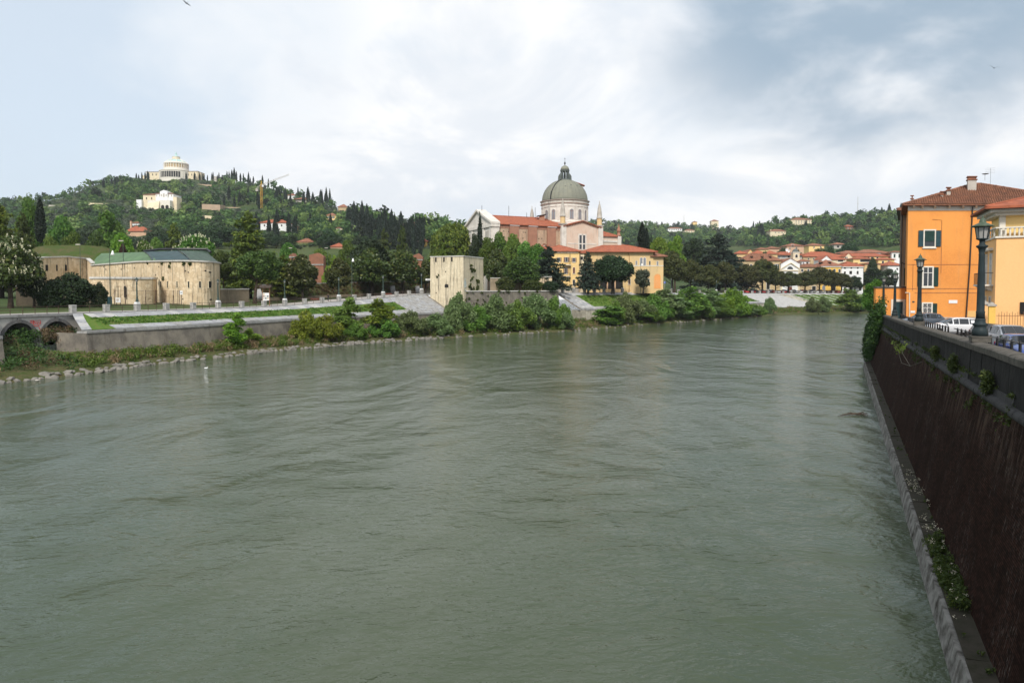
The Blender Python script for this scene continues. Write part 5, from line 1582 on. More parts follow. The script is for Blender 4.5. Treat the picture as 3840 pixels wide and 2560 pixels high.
# nave with rubble wall between brick buttress strips
MB(cf).add([(XN0,-12,CG),(XN1,-12,CG),(XN1,-12,ZN),(XN0,-12,ZN),(XN0,12,CG),(XN1,12,CG),(XN1,12,ZN),(XN0,12,ZN),(XN0,0,ZNR-.2),(XN1,0,ZNR-.2)],
           [(0,1,2,3),(5,4,7,6),(4,0,3,8,7),(1,5,6,9,2)]).build('nave_wall', MAT['churchbrick'], ch)
nr = MB(cf).add([(XN0+.3,-12.7,ZN-.05),(XN1+3,-12.7,ZN-.05),(XN1+3,0,ZNR),(XN0+.3,0,ZNR),(XN0+.3,12.7,ZN-.05),(XN1+3,12.7,ZN-.05),(XN0+.3,-12.7,ZN-.3),(XN1+3,-12.7,ZN-.3)],
           [(0,1,2,3),(3,2,5,4),(6,7,1,0)]).build('nave_roof', MAT['tile'], ch)
MB(cf).tube([(XN0+.3,0,ZNR+.02),(XN1+3,0,ZNR+.02)], .18, 6).build('ridge_tiles', MAT['tile'], nr)
for x in (-27.6, -20.3, -12.6):
    MB(cf).box(x-1.75, x+1.75, -12.55, -12.0, CG, ZN-.55).build('buttress', MAT['churchred'], ch)
    MB(cf).box(x-1.7, x+2.0, -12.75, -12.4, ZN-.55, ZN-.40).build('white_flashing', MAT['white'], ch)
MB(cf).box(XN0+1, XN1, -12.12, -12.0, ZN-1.5, ZN-.35).build('brick_band', MAT['churchred'], ch)
rn = random.Random(8)
mb = MB(cf)
for k in range(34):
    x = rn.uniform(-33, -9); z = CG + 13 + 2.1*rn.randrange(5) + rn.uniform(-.1,.1); mb.box(x-.16, x+.16, -12.05, -12.0, z, z+.32)
o_ = mb.build('putlog_holes', MAT['dark'], ch); o_['kind'] = 'stuff'
# facade
fx = XN0
MB(cf).add([(fx-1.2,-12.6,CG),(fx-1.2,12.6,CG),(fx-1.2,12.6,ZN),(fx-1.2,0,ZNR+1.3),(fx-1.2,-12.6,ZN),(fx+1.6,-12.6,CG),(fx+1.6,12.6,CG),(fx+1.6,12.6,ZN),(fx+1.6,0,ZNR+1.3),(fx+1.6,-12.6,ZN)],
           [(1,0,4,3,2),(5,6,7,8,9),(0,5,9,4),(6,1,2,7),(4,9,8,3),(3,8,7,2)]).build('facade', MAT['churchstone'], ch)
mb = MB(cf)
for y0, y1, z0, z1 in ((-13,0,ZN-.1,ZNR+1.2),(13,0,ZN-.1,ZNR+1.2)):
    mb.hexa([(fx-1.9,y0,z0),(fx+1.7,y0,z0),(fx+1.7,y1,z1),(fx-1.9,y1,z1),(fx-1.9,y0,z0+.7),(fx+1.7,y0,z0+.7),(fx+1.7,y1,z1+.7),(fx-1.9,y1,z1+.7)])
o_ = mb.build('pediment_cornice', MAT['churchstone'], ch); o_['kind'] = 'stuff'
mb = MB(cf); mb.box(fx-1.7, fx+1.7, -12.9, 12.9, ZN-1.2, ZN-.15); mb.build('entablature', MAT['churchstone'], ch)
MB(cf).box(fx-1.4, fx+1.7, -12.8, 12.8, ZN-7.6, ZN-6.9).build('string_course', MAT['churchstone'], ch)
for y in (-11.6, -5.2, 5.2, 11.6): MB(cf).box(fx-1.5, fx-1.2, y-.8, y+.8, CG, ZN-1.2).build('pilaster', MAT['churchstone'], ch)
for y in (-8.4, 8.4): MB(cf).box(fx-1.3, fx-1.21, y-1.4, y+1.4, ZN-5.6, ZN-2.4).build('blind_panel', MAT['greyr'], ch)
# transept facing the river
ZT_ = 33.7; GZP = 35.7; TH = 7.9; TY = -12.9
MB(cf).add([(-TH,TY,CG),(TH,TY,CG),(TH,TY,ZT_),(0,TY,GZP),(-TH,TY,ZT_),(-TH,2,CG),(TH,2,CG),(TH,2,ZT_),(0,2,GZP),(-TH,2,ZT_)],
           [(0,1,2,3,4),(1,6,7,2),(5,0,4,9)]).build('transept_wall', MAT['churchpink'], ch)
trf = MB(cf).add([(-TH-.5,TY-.6,ZT_-.12),(0,TY-.6,GZP+.14),(0,4,GZP+.14),(-TH-.5,4,ZT_-.12),(TH+.5,TY-.6,ZT_-.12),(TH+.5,4,ZT_-.12),(-TH-.5,TY-.6,ZT_-.35),(0,TY-.6,GZP-.1),(TH+.5,TY-.6,ZT_-.35)],
           [(0,1,2,3),(1,4,5,2),(6,7,1,0),(7,8,4,1)]).build('transept_roof', MAT['tile'], ch)
for sgn in (-1, 1):                                        # corbels under the gable
    for k in range(12):
        f = (k+.5)/12; x = sgn*TH*(1-f); z = ZT_ + (GZP-ZT_)*f - .42
        MB(cf).box(x-.17, x+.17, TY-.45, TY-.001, z-.22, z+.12).build('corbel', MAT['tile3'], trf)
MB(cf).box(-TH+1.8, TH-1.8, TY-.1, TY-.001, ZT_-6.6, ZT_-6.25).build('string_course', MAT['churchstone'], ch)
for sx in (-1, 1):
    MB(cf).box(sx*TH-1.0, sx*TH+1.0, TY-.35, TY+1.7, CG, ZT_+.35).build('corner_pier', MAT['churchstone'], ch)
    MB(cf).box(sx*TH-1.25, sx*TH+1.25, TY-.6, TY+1.95, ZT_+.353, ZT_+.75).build('pier_cap', MAT['pinnacle'], ch)
def pinnacle(x, y, z0, m='churchstone'):
    p_ = MB(cf); p_.lathe(x, y, [(.98,z0),(.95,z0+2.5)], 8); a = p_.build('pinnacle_drum', MAT['ochre2'], ch)
    p_ = MB(cf); p_.lathe(x, y, [(1.15,z0+2.5),(1.15,z0+2.75),(.95,z0+2.9),(.86,z0+4.2),(.66,z0+6.2),(.34,z0+7.6),(.12,z0+8.1),(.10,z0+8.3),(.22,z0+8.5),(.10,z0+8.75),(.04,z0+9.2),(0,z0+9.3)], 10)
    p_.build('pinnacle', MAT['pinnacle'], ch, True)
for x, y in ((-TH,TY+.7),(TH,TY+.7),(-TH,12.2),(TH,12.2)): pinnacle(x, y, ZT_+.75)
# twin slit windows
for x0_ in (-1.25, .25):
    MB(cf).add([(x0_,TY-.012,25.3),(x0_+1.0,TY-.012,25.3),(x0_+1.0,TY-.012,30.4),(x0_,TY-.012,30.4)],[(0,1,2,3)]).build('tall_window', MAT['glass'], ch)
for x0_ in (-1.74, -.24, 1.26): MB(cf).box(x0_, x0_+.48, TY-.14, TY-.001, 25.0, 30.9).build('window_jamb', MAT['churchstone'], ch)
MB(cf).box(-1.25, 1.25, TY-.14, TY-.001, 30.42, 30.9).build('window_lintel', MAT['churchstone'], ch)
# choir to the right
hip_roof(ch, cf, TH, 19.5, -8.2, 8.2, 30.7, 34.2, .6, 'tile', name='choir_roof')
MB(cf).box(TH, 19.5, -8.2, 8.2, CG, 30.68).build('choir_wall', MAT['churchpink'], ch)
MB(cf).box(TH+.2, 19.7, -8.45, -8.2, 28.6, 29.3).build('string_course', MAT['churchstone'], ch)
MB(cf).box(18.6, 20.1, -8.9, -7.4, CG, 31.0).build('corner_pier', MAT['churchstone'], ch)
mb = MB(cf); mb.lathe(19.35,-8.15,[(.95,31.0),(.95,31.4),(.6,31.6),(.6,32.8),(.85,33.0),(.8,33.2),(.45,34.2),(.12,35.4),(.2,35.6),(0,35.9)],8); mb.build('turret', MAT['churchred'], ch, True)
window(ch, cf, 11.2, 25.6, .8, 2.6, arch=True, y=-8.2, m_pane='dark', trim='churchred')
MB(cf).box(19.5, 24.5, -6.5, 6.5, CG, 27.2).build('apse_wall', MAT['churchpink'], ch)
hip_roof(ch, cf, 19.5, 24.5, -6.5, 6.5, 27.2, 29.6, .7, 'tile2', name='apse_roof')
# drum
RD = 8.85; ZD0, ZD1 = 35.4, 43.4
mb = MB(cf); mb.lathe(0, 0, [(9.3,33.5),(9.3,35.9),(RD+.25,36.1),(RD,36.3),(RD,41.4),(RD+.2,41.5),(RD+.2,41.9),(RD+.05,42.0),(RD+.05,42.5),(RD+.55,42.75),(RD+.6,42.95)], 64)
mb.build('drum', MAT['churchstone'], ch, False)
mb = MB(cf); mb.lathe(0, 0, [(RD+.35,42.95),(RD+.25,43.6),(RD+.65,43.9),(RD+.7,44.1),(RD+.05,44.2)], 64); mb.build('drum_cornice', MAT['pinnacle'], ch)
NB = 16
for k in range(NB):
    a = 2*math.pi*(k+.42)/NB
    for da in (-.5,):
        aa = a + da*2*math.pi/NB
        fr_ = Fr(cf((RD*math.cos(aa), RD*math.sin(aa), 0)), CA + aa + math.pi/2)
        MB(fr_).box(-.30,.30,-.16,.1,36.35,41.45).build('drum_pilaster', MAT['churchstone'], ch)
    fr_ = Fr(cf(((RD-.02)*math.cos(a), (RD-.02)*math.sin(a), 0)), CA + a + math.pi/2)
    if k % 4 in (0, 1) or k % 8 == 3 or k == 10: window(ch, fr_, -.75, 36.75, 1.5, 3.7, arch=True, m_pane='gglass', trim='churchstone', bars=True, y=-.05)
    else: window(ch, fr_, -.8, 36.75, 1.6, 3.7, arch=True, m_pane='blind', trim='churchstone', y=-.05)
# dome: grey-green sheets with raised seams
RB = 8.75; HD = 8.35; ZB = 44.15
prof = []
for k in range(19):
    a = math.pi/2*k/18*.905
    prof.append((RB*math.cos(a)**.92, ZB + HD*math.sin(a)**1.02))
mb = MB(cf); mb.lathe(0, 0, prof, 72); dome = mb.build('dome', MAT['copper'], ch, True)
for k in range(32):
    a = 2*math.pi*k/32
    MB(cf).tube([((r+.03)*math.cos(a), (r+.03)*math.sin(a), z+.0) for r, z in prof], .045, 4).build('seam', MAT['leadrib'], dome)
for zi in range(2, 17, 2):
    r, z = prof[zi]; r2, z2 = prof[zi+1]
    MB(cf).lathe(0, 0, [(r+.0,z-.02),(r+.035,z),(r2+.0+(r-r2)*.8,z+.10)], 48).build('lap_joint', MAT['copper'], dome)
a = R(-157)
mb = MB(cf); mb.tube([((r+.12)*math.cos(a+ .0006*i*i), (r+.12)*math.sin(a+.0006*i*i), z+.05) for i, (r, z) in enumerate(prof)], .22, 5); mb.build('ladder', MAT['iron'], dome)
mb = MB(cf)
for da in (-.035,.035): mb.tube([((RB+.75)*math.cos(a+da),(RB+.75)*math.sin(a+da),ZB),((RB+1.6)*math.cos(a+da),(RB+1.6)*math.sin(a+da),36)], .06, 4)
o_ = mb.build('drum_ladder', MAT['iron'], ch); o_['kind'] = 'stuff'
for aa, zi in ((-100,9),(-78,9),(-58,9),(-118,8)):
    r, z = prof[zi]; fr_ = Fr(cf((r*math.cos(R(aa)), r*math.sin(R(aa)), 0)), CA+R(aa)+math.pi/2)
    MB(fr_).box(-.3,.3,-.12,.4,z-.05,z+.16).build('vent', MAT['leaddark'], dome)
# roofed stair on the dome's right
fr_ = Fr(cf((7.2*math.cos(R(-22)), 7.2*math.sin(R(-22)), 0)), CA)
sh = MB(Fr((xat(2176, CY+3), CY+3, 0), 0)); 
sh.box(-1.2, .8, -1, 1, 47.0, 50.6); shed = sh.build('dome_dormer', MAT['churchpink'], ch)
MB(Fr((xat(2176, CY+3), CY+3, 0), 0)).hexa([(-2.6,-1.6,52.0),(1.5,-1.6,50.5),(1.5,1.6,50.5),(-2.6,1.6,52.0),(-2.6,-1.6,52.25),(1.5,-1.6,50.75),(1.5,1.6,50.75),(-2.6,1.6,52.25)]).build('dormer_roof', MAT['tile'], shed)
# lantern
zl = prof[-1][1]
mb = MB(cf); mb.lathe(0,0,[(2.7,zl-.55),(2.65,zl+.1),(2.3,zl+.25),(1.75,zl+.3)],24); mb.build('lantern_base', MAT['leaddark'], ch)
for k in range(8):
    a = 2*math.pi*(k+.5)/8; c, s_ = math.cos(a), math.sin(a)
    fr_ = Fr(cf((0,0,0)), CA + a)
    MB(fr_).prism([(1.25,zl+.25),(2.62,zl+.1),(2.55,zl+1.5),(2.2,zl+2.1),(1.75,zl+2.6),(1.6,zl+3.3),(1.25,zl+3.3)], -.2, .2).build('lantern_buttress', MAT['leaddark'], ch)
mb = MB(cf); mb.lathe(0,0,[(1.3,zl+3.1),(1.75,zl+3.3),(1.8,zl+3.65),(1.85,zl+3.75),(1.7,zl+3.85)],24); mb.build('lantern_cornice', MAT['leaddark'], ch)
mb = MB(cf); mb.lathe(0,0,[(1.68,zl+3.85),(1.6,zl+4.4),(1.3,zl+5.0),(.8,zl+5.4),(.25,zl+5.6),(.12,zl+5.7)],24); mb.build('lantern_cap', MAT['copper'], ch, True)
mb = MB(cf); mb.lathe(0,0,[(.12,zl+5.65),(.16,zl+6.0),(.34,zl+6.35),(.34,zl+6.6),(.12,zl+6.9),(.07,zl+7.4),(0,zl+7.4)],12); mb.tube([(0,0,zl+7.3),(0,0,zl+8.6)],.05,5); mb.tube([(-.4,0,zl+8.15),(.4,0,zl+8.15)],.05,5); mb.build('finial_cross', MAT['iron'], ch)
# rods and little roof lantern on the nave
for px, y0, y1, Y in ((1807,770,800,248),(1908,772,811,252),(1975,798,818,256),(2007,778,818,257)):
    MB().tube([at(px,y1,Y), at(px,y0,Y)], .07, 4).build('lightning_rod', MAT['iron'], ch)
p = at(2032, 815, 256); MB().box(p.x-1,p.x+1,p.y-.8,p.y+.8,p.z-1.5,p.z+.6).build('roof_lantern', MAT['churchred'], ch)
MB().hexa([(p.x-2,p.y-1.4,p.z+.2),(p.x+1.6,p.y-1.4,p.z+.9),(p.x+1.6,p.y+1.4,p.z+.9),(p.x-2,p.y+1.4,p.z+.2),(p.x-2,p.y-1.4,p.z+.45),(p.x+1.6,p.y-1.4,p.z+1.15),(p.x+1.6,p.y+1.4,p.z+1.15),(p.x-2,p.y+1.4,p.z+.45)]).build('roof_lantern_cap', MAT['iron'], ch)

# ------------------------------------------------------------------ table of houses
def house(name, label, px0, px1, Y, ey, ry, wall, roof, D=10, wins=(), base=None, gable=False, over=.7, rot=0.0, ridge_in=None, cat='house', chim=(), sill=True, dark_eave=True):
    x0_ = xat(px0, Y); z0 = gz((px0+px1)/2, Y) - 1.5 if base is None else base
    th = thing(name, label, cat, (x0_, Y, z0), 0)
    f_ = Fr((x0_, Y, 0), R(rot)); W_ = xat(px1, Y) - x0_
    ze_, zr_ = zat(ey, Y), zat(ry, Y + D/2)
    if gable == 'front':
        MB(f_).add([(0,0,z0),(W_,0,z0),(W_,0,ze_),(W_/2,0,zr_),(0,0,ze_),(0,D,z0),(W_,D,z0),(W_,D,ze_),(W_/2,D,zr_),(0,D,ze_)], [(0,1,2,3,4),(1,6,7,2),(5,0,4,9),(6,5,9,8,7)]).build('wall', MAT[wall], th)
        o = over
        sl = (zr_-ze_)/(W_/2)
        r_ = MB(f_).add([(-o,-o,ze_-sl*o+.05),(W_/2,-o,zr_+.05),(W_/2,D+o,zr_+.05),(-o,D+o,ze_-sl*o+.05),(W_+o,-o,ze_-sl*o+.05),(W_+o,D+o,ze_-sl*o+.05),(-o,-o,ze_-sl*o-.2),(W_/2,-o,zr_-.2),(W_+o,-o,ze_-sl*o-.2)], [(0,1,2,3),(1,4,5,2),(6,7,1,0),(7,8,4,1)]).build('roof', MAT[roof], th)
    else:
        MB(f_).box(0, W_, 0, D, z0, ze_ + (0 if not gable else 0)).build('wall', MAT[wall], th)
        if gable:
            for xx in (0.0, W_): MB(f_).add([(xx,0,ze_),(xx,D,ze_),(xx,D/2,zr_-.1)], [(0,1,2)]).build('gable', MAT[wall], th)
        r_ = hip_roof(th, f_, 0, W_, 0, D, ze_, zr_, over, roof, gable=bool(gable), ridge_in=ridge_in, eave=dark_eave)
    for w_ in wins:
        a, t_, b_, wp, *op = w_
        kw = op[0] if op else {}
        window(th, f_, xat(a, Y) - x0_ - wp*mpp(Y)/2, zat(b_, Y), wp*mpp(Y), zat(t_, Y) - zat(b_, Y), **kw)
    for (a, t_, w_, m_) in chim:
        chimney(r_, f_, xat(a, Y) - x0_, D*.35, ze_, zat(t_, Y+D*.35)-.4, w_, m_)
    return th, f_, x0_, r_
SH = dict(shutter='shutterr'); 
th, f_, x0_, r_ = house('yellow_townhouse', 'yellow three storey house with brown shutters and balconies below the church', 2030, 2172, 219, 944, 919, 'ochre', 'tile', 13, base=9.2,
    wins=[(2124,965,981,9,SH),(2152,967,982,8,SH),(2096,966,981,8,SH),(2152,1003,1025,7,dict(shutter='shutterr',closed=True)),(2122,1003,1025,8,SH),(2152,1049,1071,8,{}),(2060,968,984,8,SH),(2060,1005,1025,8,SH)])
def tx(px): return xat(px, 219) - x0_
def tz(py): return zat(py, 219)
for (a, b, zt_, zb_) in ((2110, 2140, 979, 994), (2112, 2138, 1020, 1036)):
    bl = MB(f_).box(tx(a), tx(b), -1.1, -.001, tz(zb_)-.1, tz(zb_)+.05).build('balcony', MAT['trim'], th)
    mb = MB(f_)
    for k in range(9): xx = tx(a) + (tx(b)-tx(a))*k/8; mb.tube([(xx,-1.05,tz(zb_)+.05),(xx,-1.05,tz(zb_)+1.0)], .025, 4)
    mb.tube([(tx(a),-1.05,tz(zb_)+1.0),(tx(b),-1.05,tz(zb_)+1.0)], .035, 4); mb.build('balcony_railing', MAT['iron'], bl)
mb = MB(f_); mb.tube([(tx(2137),-.15,tz(945)),(tx(2137),-.15,tz(1060))], .09, 5); mb.build('drainpipe', MAT['iron'], th)
for k in range(16): MB(f_).box(tx(2082)+k*.46*1.0, tx(2082)+k*.46+.16, -.5, -.001, tz(949), tz(946)).build('eave_bracket', MAT['trim'], th)
MB(f_).box(0, tx(2171), -.05, -.001, 9.2, tz(1077)).build('plinth', MAT['greyr'], th)

house('white_stair_block', 'narrow white block between the yellow houses', 2172, 2190, 223.5, 950, 940, 'creamr', 'tile', 9, base=9.2, wins=[(2181,962,974,9,dict(m_pane='dark',sill=False))], over=.5)
th, f_, x0_, r_ = house('arcaded_house', 'long ochre house with ground floor arcade, paired arched windows and red roof', 2190, 2449, 228, 946, 920, 'ochre2', 'tile', 14, base=9.2, over=1.3, rot=0.0,
    wins=[(2386,978,994,6,dict(m_pane='gglass')),(2436,979,994,5,dict(m_pane='dark')),(2404,966,995,9,dict(arch=True,m_pane='gglass',trim='wframe')),(2416.5,966,995,9,dict(arch=True,m_pane='gglass',trim='wframe')),
          (2300,980,996,7,SH),(2340,980,996,7,SH),(2262,980,996,7,SH),(2432,1046,1065,7,dict(m_pane='dark')),(2360,1046,1065,8,dict(m_pane='dark'))])
for k in range(5):
    a = 2190 + k*29
    window(th, f_, xat(a+3,228)-x0_, zat(1083,228), 24*mpp(228), zat(1036,228)-zat(1083,228), arch=True, m_pane='dark', trim='pinkr', y=-.02)
MB(f_).box(0, xat(2449,228)-x0_, -.10, -.001, zat(998,228), zat(995,228)).build('string_course', MAT['trim'], th)
mb = MB(f_); mb.tube([(xat(2353,228)-x0_,-.15,zat(946,228)),(xat(2359,228)-x0_,-.15,zat(960,228)),(xat(2359,228)-x0_,-.15,9.5)], .08, 5); mb.build('drainpipe', MAT['browntrim'], th)
th, f_, x0_, r_ = house('ochre_wing', 'lower ochre wing with an orange arched niche at the right end of the arcaded house', 2449, 2487, 228.6, 963, 948, 'ochre2', 'tile2', 9, base=9.2, over=1.2, wins=[(2465,980,995,6,dict(m_pane='gglass'))])
window(th, f_, xat(2453,228.6)-x0_, zat(1082,228.6), 24*mpp(228.6), zat(1027,228.6)-zat(1082,228.6), arch=True, m_pane='niche', trim='ochre2')
MB(f_).box(0, xat(2487,228.6)-x0_, -.10, -.001, zat(998,228.6), zat(995,228.6)).build('string_course', MAT['trim'], th)
house('church_annex', 'small red roofed annex between the nave and the yellow house', 2010, 2075, 236, 938, 916, 'ochre2', 'tile', 9, base=9.2, chim=((2042, 915, .8, 'greyr'),))
# ------------------------------------------------------------------ town at the bend (distances 377 to 560 m)
B0 = 8.0
D_ = dict(m_pane='dark', sill=False, trim='wframe'); W_ = dict(m_pane='glass', trim='trim'); G_ = dict(m_pane='glass', trim='wframe', shutter='shutter'); C_ = dict(m_pane='gglass', trim='wframe')
def dormers(f_, r_, Y, D, ey, ry, pxs, x0_, mat='tile2', fw=6.5, mid=.5):
    for a in pxs:
        zc = zat(ey, Y) + (zat(ry, Y+D/2) - zat(ey, Y))*.38; x = xat(a, Y) - x0_; y = D*.12
        w = fw*mpp(Y); d = MB(f_).box(x-w/2, x+w/2, y, y+2.5, zc-.6, zc+1.0).build('dormer', MAT['dark'], r_)
        MB(f_).add([(x-w*.8,y-.5,zc+.75),(x,y-.5,zc+1.7),(x+w*.8,y-.5,zc+.75),(x-w*.8,y+3.5,zc+1.05),(x,y+3.5,zc+2.0),(x+w*.8,y+3.5,zc+1.05)],[(0,1,4,3),(1,2,5,4),(0,2,1)]).build('dormer_roof', MAT[mat], d)
def dish(parent, px, py, Y, r=1.0):
    p = at(px, py, Y)
    d = MB(Fr((p.x,p.y,p.z),0)); d.add([(r*math.cos(a)*.9, -.1*math.sin(a), r*math.sin(a)) for a in [2*math.pi*k/12 for k in range(12)]]+[(0,.25,0)], [(k,(k+1)%12,12) for k in range(12)])
    d.tube([(0,.2,0),(0,.4,-r*1.6)], .08, 4); d.build('satellite_dish', MAT['white'], parent)
th, f_, x0_, r_ = house('ochre_townhouse', 'ochre town house with long brown dormered roof left of the small white church', 2782, 2929, 377, 978, 951, 'tanr', 'tile3', 12, base=B0, wins=[(2910,991,1012,9,G_),(2890,991,1006,7,W_),(2865,991,1006,7,W_),(2910,1025,1043,8,G_),(2840,991,1006,7,W_),(2880,1060,1085,12,D_),(2815,991,1006,7,W_),(2815,1025,1043,7,W_)])
dormers(f_, r_, 377, 12, 978, 951, (2822, 2862, 2892), x0_, 'tile3')
# small white church
th, f_, x0_, r_ = house('white_chapel', 'small white church front with pediment, lunette window and bell turret', 2927, 2998, 376, 987, 970, 'whiter', 'tile2', 16, base=B0, gable='front', over=.3)
cx = lambda px: xat(px, 376) - x0_
cz = lambda py: zat(py, 376)
mb = MB(f_); 
for a, za, b, zb in ((2924,1012,2963,987),(3001,1012,2963,987)):
    mb.hexa([(cx(a),-.6,cz(za)),(cx(b),-.6,cz(zb)),(cx(b),-.001,cz(zb)),(cx(a),-.001,cz(za)),(cx(a),-.6,cz(za)+.5),(cx(b),-.6,cz(zb)+.5),(cx(b),-.001,cz(zb)+.5),(cx(a),-.001,cz(za)+.5)])
o_ = mb.build('pediment', MAT['creamr'], th); o_['kind'] = 'stuff'
MB(f_).box(cx(2924), cx(3001), -.5, -.001, cz(1016), cz(1012.5)).build('entablature', MAT['creamr'], th)
n = 12; MB(f_).add([(cx(2962)+11*mpp(376)*math.cos(math.pi*k/n), -.03, cz(1010)+11*mpp(376)*math.sin(math.pi*k/n)) for k in range(n+1)], [tuple(range(n+1))]).build('lunette_window', MAT['glass'], th)
for a in (2928, 2992): MB(f_).box(cx(a), cx(a+5), -.25, -.001, B0, cz(1017)).build('pilaster', MAT['creamr'], th)
MB(f_).box(cx(2955), cx(2970), -.05, -.001, B0, cz(1075)).build('door', MAT['shutterr'], th)
bt = thing('bell_turret', 'white bell turret with dark cupola behind the small white church', 'bell tower', (xat(2985,384), 384, B0))
fb = Fr((xat(2973,384), 384, 0)); bw_ = xat(2997,384)-xat(2973,384)
MB(fb).box(0, bw_, 0, bw_, B0, zat(948,384)).build('shaft', MAT['creamr'], bt)
window(bt, fb, bw_*.32, zat(966,384), bw_*.36, zat(954,384)-zat(966,384), arch=True, m_pane='dark', trim='whiter')
MB(fb).box(-.25, bw_+.25, -.25, bw_+.25, zat(948,384)+.003, zat(945,384)).build('cornice', MAT['trim'], bt)
MB(fb).lathe(bw_/2, bw_/2, [(bw_*.46,zat(945,384)),(bw_*.45,zat(941,384)),(bw_*.32,zat(936,384)),(bw_*.12,zat(933,384)),(.08,zat(931,384)),(.05,zat(920,384)),(0,zat(919,384))], 12).build('cupola', MAT['leaddark'], bt, True)
MB(fb).box(-.1, bw_+.1, -.12, bw_+.1, zat(971,384), zat(969,384)).build('string_course', MAT['trim'], bt)
th, f_, x0_, r_ = house('tan_townhouse', 'tan town house with white attic storey right of the small white church', 2998, 3076, 377, 1002, 985, 'tanr', 'tile3', 11, base=B0, wins=[(3007,1009,1019,8,W_),(3030,1009,1019,7,W_),(3008,1035,1050,8,W_),(3050,1009,1019,7,W_),(3052,1073,1090,14,D_)])
house('white_attic', 'white attic storey with dark windows above the tan town house', 2999, 3034, 381, 980, 972, 'whiter', 'tile2', 8, base=zat(1003,381), wins=[(3002,983,997,5,D_),(3026,983,997,8,D_),(3011,983,996,6,C_)], over=.5)
th, f_, x0_, r_ = house('bright_yellow_townhouse', 'bright yellow town house with two roof dormers behind the row trees', 3076, 3153, 377, 998, 974, 'yellowr', 'tile2', 13, base=B0, wins=[(3147,1009,1023,8,W_),(3085,1009,1023,8,W_),(3110,1009,1023,8,W_),(3128,1009,1023,8,W_),(3089,1070,1088,10,dict(arch=True,m_pane='gglass',trim='greyr')),(3125,1072,1090,16,D_),(3105,1040,1054,8,W_)])
dormers(f_, r_, 377, 13, 998, 974, (3085, 3117), x0_)
MB(f_).box(-.1, xat(3153,377)-x0_, -.6, -.001, zat(1001,377), zat(998.5,377)).build('cornice', MAT['wframe'], th)
th, f_, x0_, r_ = house('white_townhouse', 'white three storey town house with red roof and white chimneys', 3154, 3236, 378, 999, 980, 'whiter', 'tile', 13, base=B0, wins=[(3189,1016,1028,10,D_),(3215,1016,1028,7,D_),(3167,1001.5,1007.5,8,D_),(3191,1001.5,1007.5,6,D_),(3215,1001.5,1007.5,6,D_),(3167,1018,1030,7,D_),(3191,1076,1092,13,D_),(3168,1077,1092,9,D_),(3225,1077,1090,8,D_)], chim=((3178,986,2.2,'whiter'),(3223,986,1.5,'whiter')))
MB(f_).box(-.1, xat(3236,378)-x0_, -.6, -.001, zat(1002,378), zat(999.5,378)).build('cornice', MAT['wframe'], th)
# second row
th, f_, x0_, r_ = house('loggia_house', 'house with long red roof and glazed loggia behind the small white church', 2902, 3006, 412, 957, 944, 'greyr', 'tile', 12, base=B0, wins=[(2918,959,968,14,C_),(2938,959,968,14,C_),(2956,959,967,8,D_),(2966,959,967,7,D_)], over=1.4)
dish(r_, 2951, 937, 412, 1.0); dish(r_, 2958, 942, 412, .8)
th, f_, x0_, r_ = house('large_red_roof_house', 'broad house with plain red hipped roof behind the tan town house', 3009, 3162, 417, 963, 944, 'tanr', 'tile', 16, base=B0, wins=[(3030,968,974,5,D_),(3050,968,974,5,D_)])
house('white_gable_house', 'small white gabled house with a round red ornament among the roofs', 3078, 3116, 398, 973, 959, 'whiter', 'tile', 10, base=B0, gable='front', over=.3)
house('red_roof_house', 'house with red roof and dark glazed dormer above the yellow town house', 3108, 3168, 404, 974, 957, 'creamr', 'tile', 14, base=B0, wins=[(3150,975,981,20,D_)])
house('red_roof_house', 'house with bright red hipped roof left of the loggia house', 2826, 2872, 410, 953, 938, 'ochre2', 'tile', 10, base=B0)
house('red_roof_house', 'house with red hipped roof and skylight between two other red roofs', 2876, 2914, 408, 953, 940, 'ochre2', 'tile', 10, base=B0)
house('red_roof_house', 'house with small red pyramid roof at the left end of the town', 2762, 2800, 410, 952, 940, 'ochre2', 'tile', 9, base=B0)
house('ochre_gable_house', 'ochre gabled house with one small window at the left of the roofs', 2796, 2828, 422, 952, 937, 'ochre', 'tile2', 12, base=B0, gable='front', wins=[(2811,945,948,3,D_)], over=.3)
house('yellow_long_house', 'long yellow house with red roof and small dark windows at the right of the town', 3166, 3332, 452, 962, 950, 'ochre', 'tile', 12, base=B0, wins=[(3255,963.5,969,7,D_),(3268,963.5,969,7,D_),(3288,964,970,7,D_),(3240,963.5,968,6,D_),(3174,964,972,5,D_)])
house('pale_gable_house', 'pale gabled house end with two arched windows right of the red roofs', 3163, 3196, 444, 965, 950, 'creamr', 'tile', 11, base=B0, gable='front', wins=[(3168,963,971,4,D_),(3174,963,971,4,D_)], over=.3)
house('low_red_roof_house', 'low yellow house with red roof over dark loggia before the long yellow house', 3198, 3264, 432, 971, 963, 'ochre', 'tile', 9, base=B0, wins=[(3242,973,982,36,D_)])
house('arched_yellow_house', 'yellow house with arched windows and red roof near the quay house', 3292, 3352, 430, 974, 965, 'ochre', 'tile', 10, base=B0, wins=[(3309,978,990,7,dict(arch=True,m_pane='dark',trim='trim')),(3330,978,990,6,W_)])
house('white_house', 'white house with red mono roof just left of the grey quay house', 3328, 3380, 412, 996, 979, 'whiter', 'tile', 12, base=B0, wins=[(3363,1005,1012,6,D_)])
house('roof_terrace_house', 'tan terraced block with garden plants below the long yellow house', 3240, 3300, 417, 990, 984, 'ochre2', 'tile2', 9, base=B0)
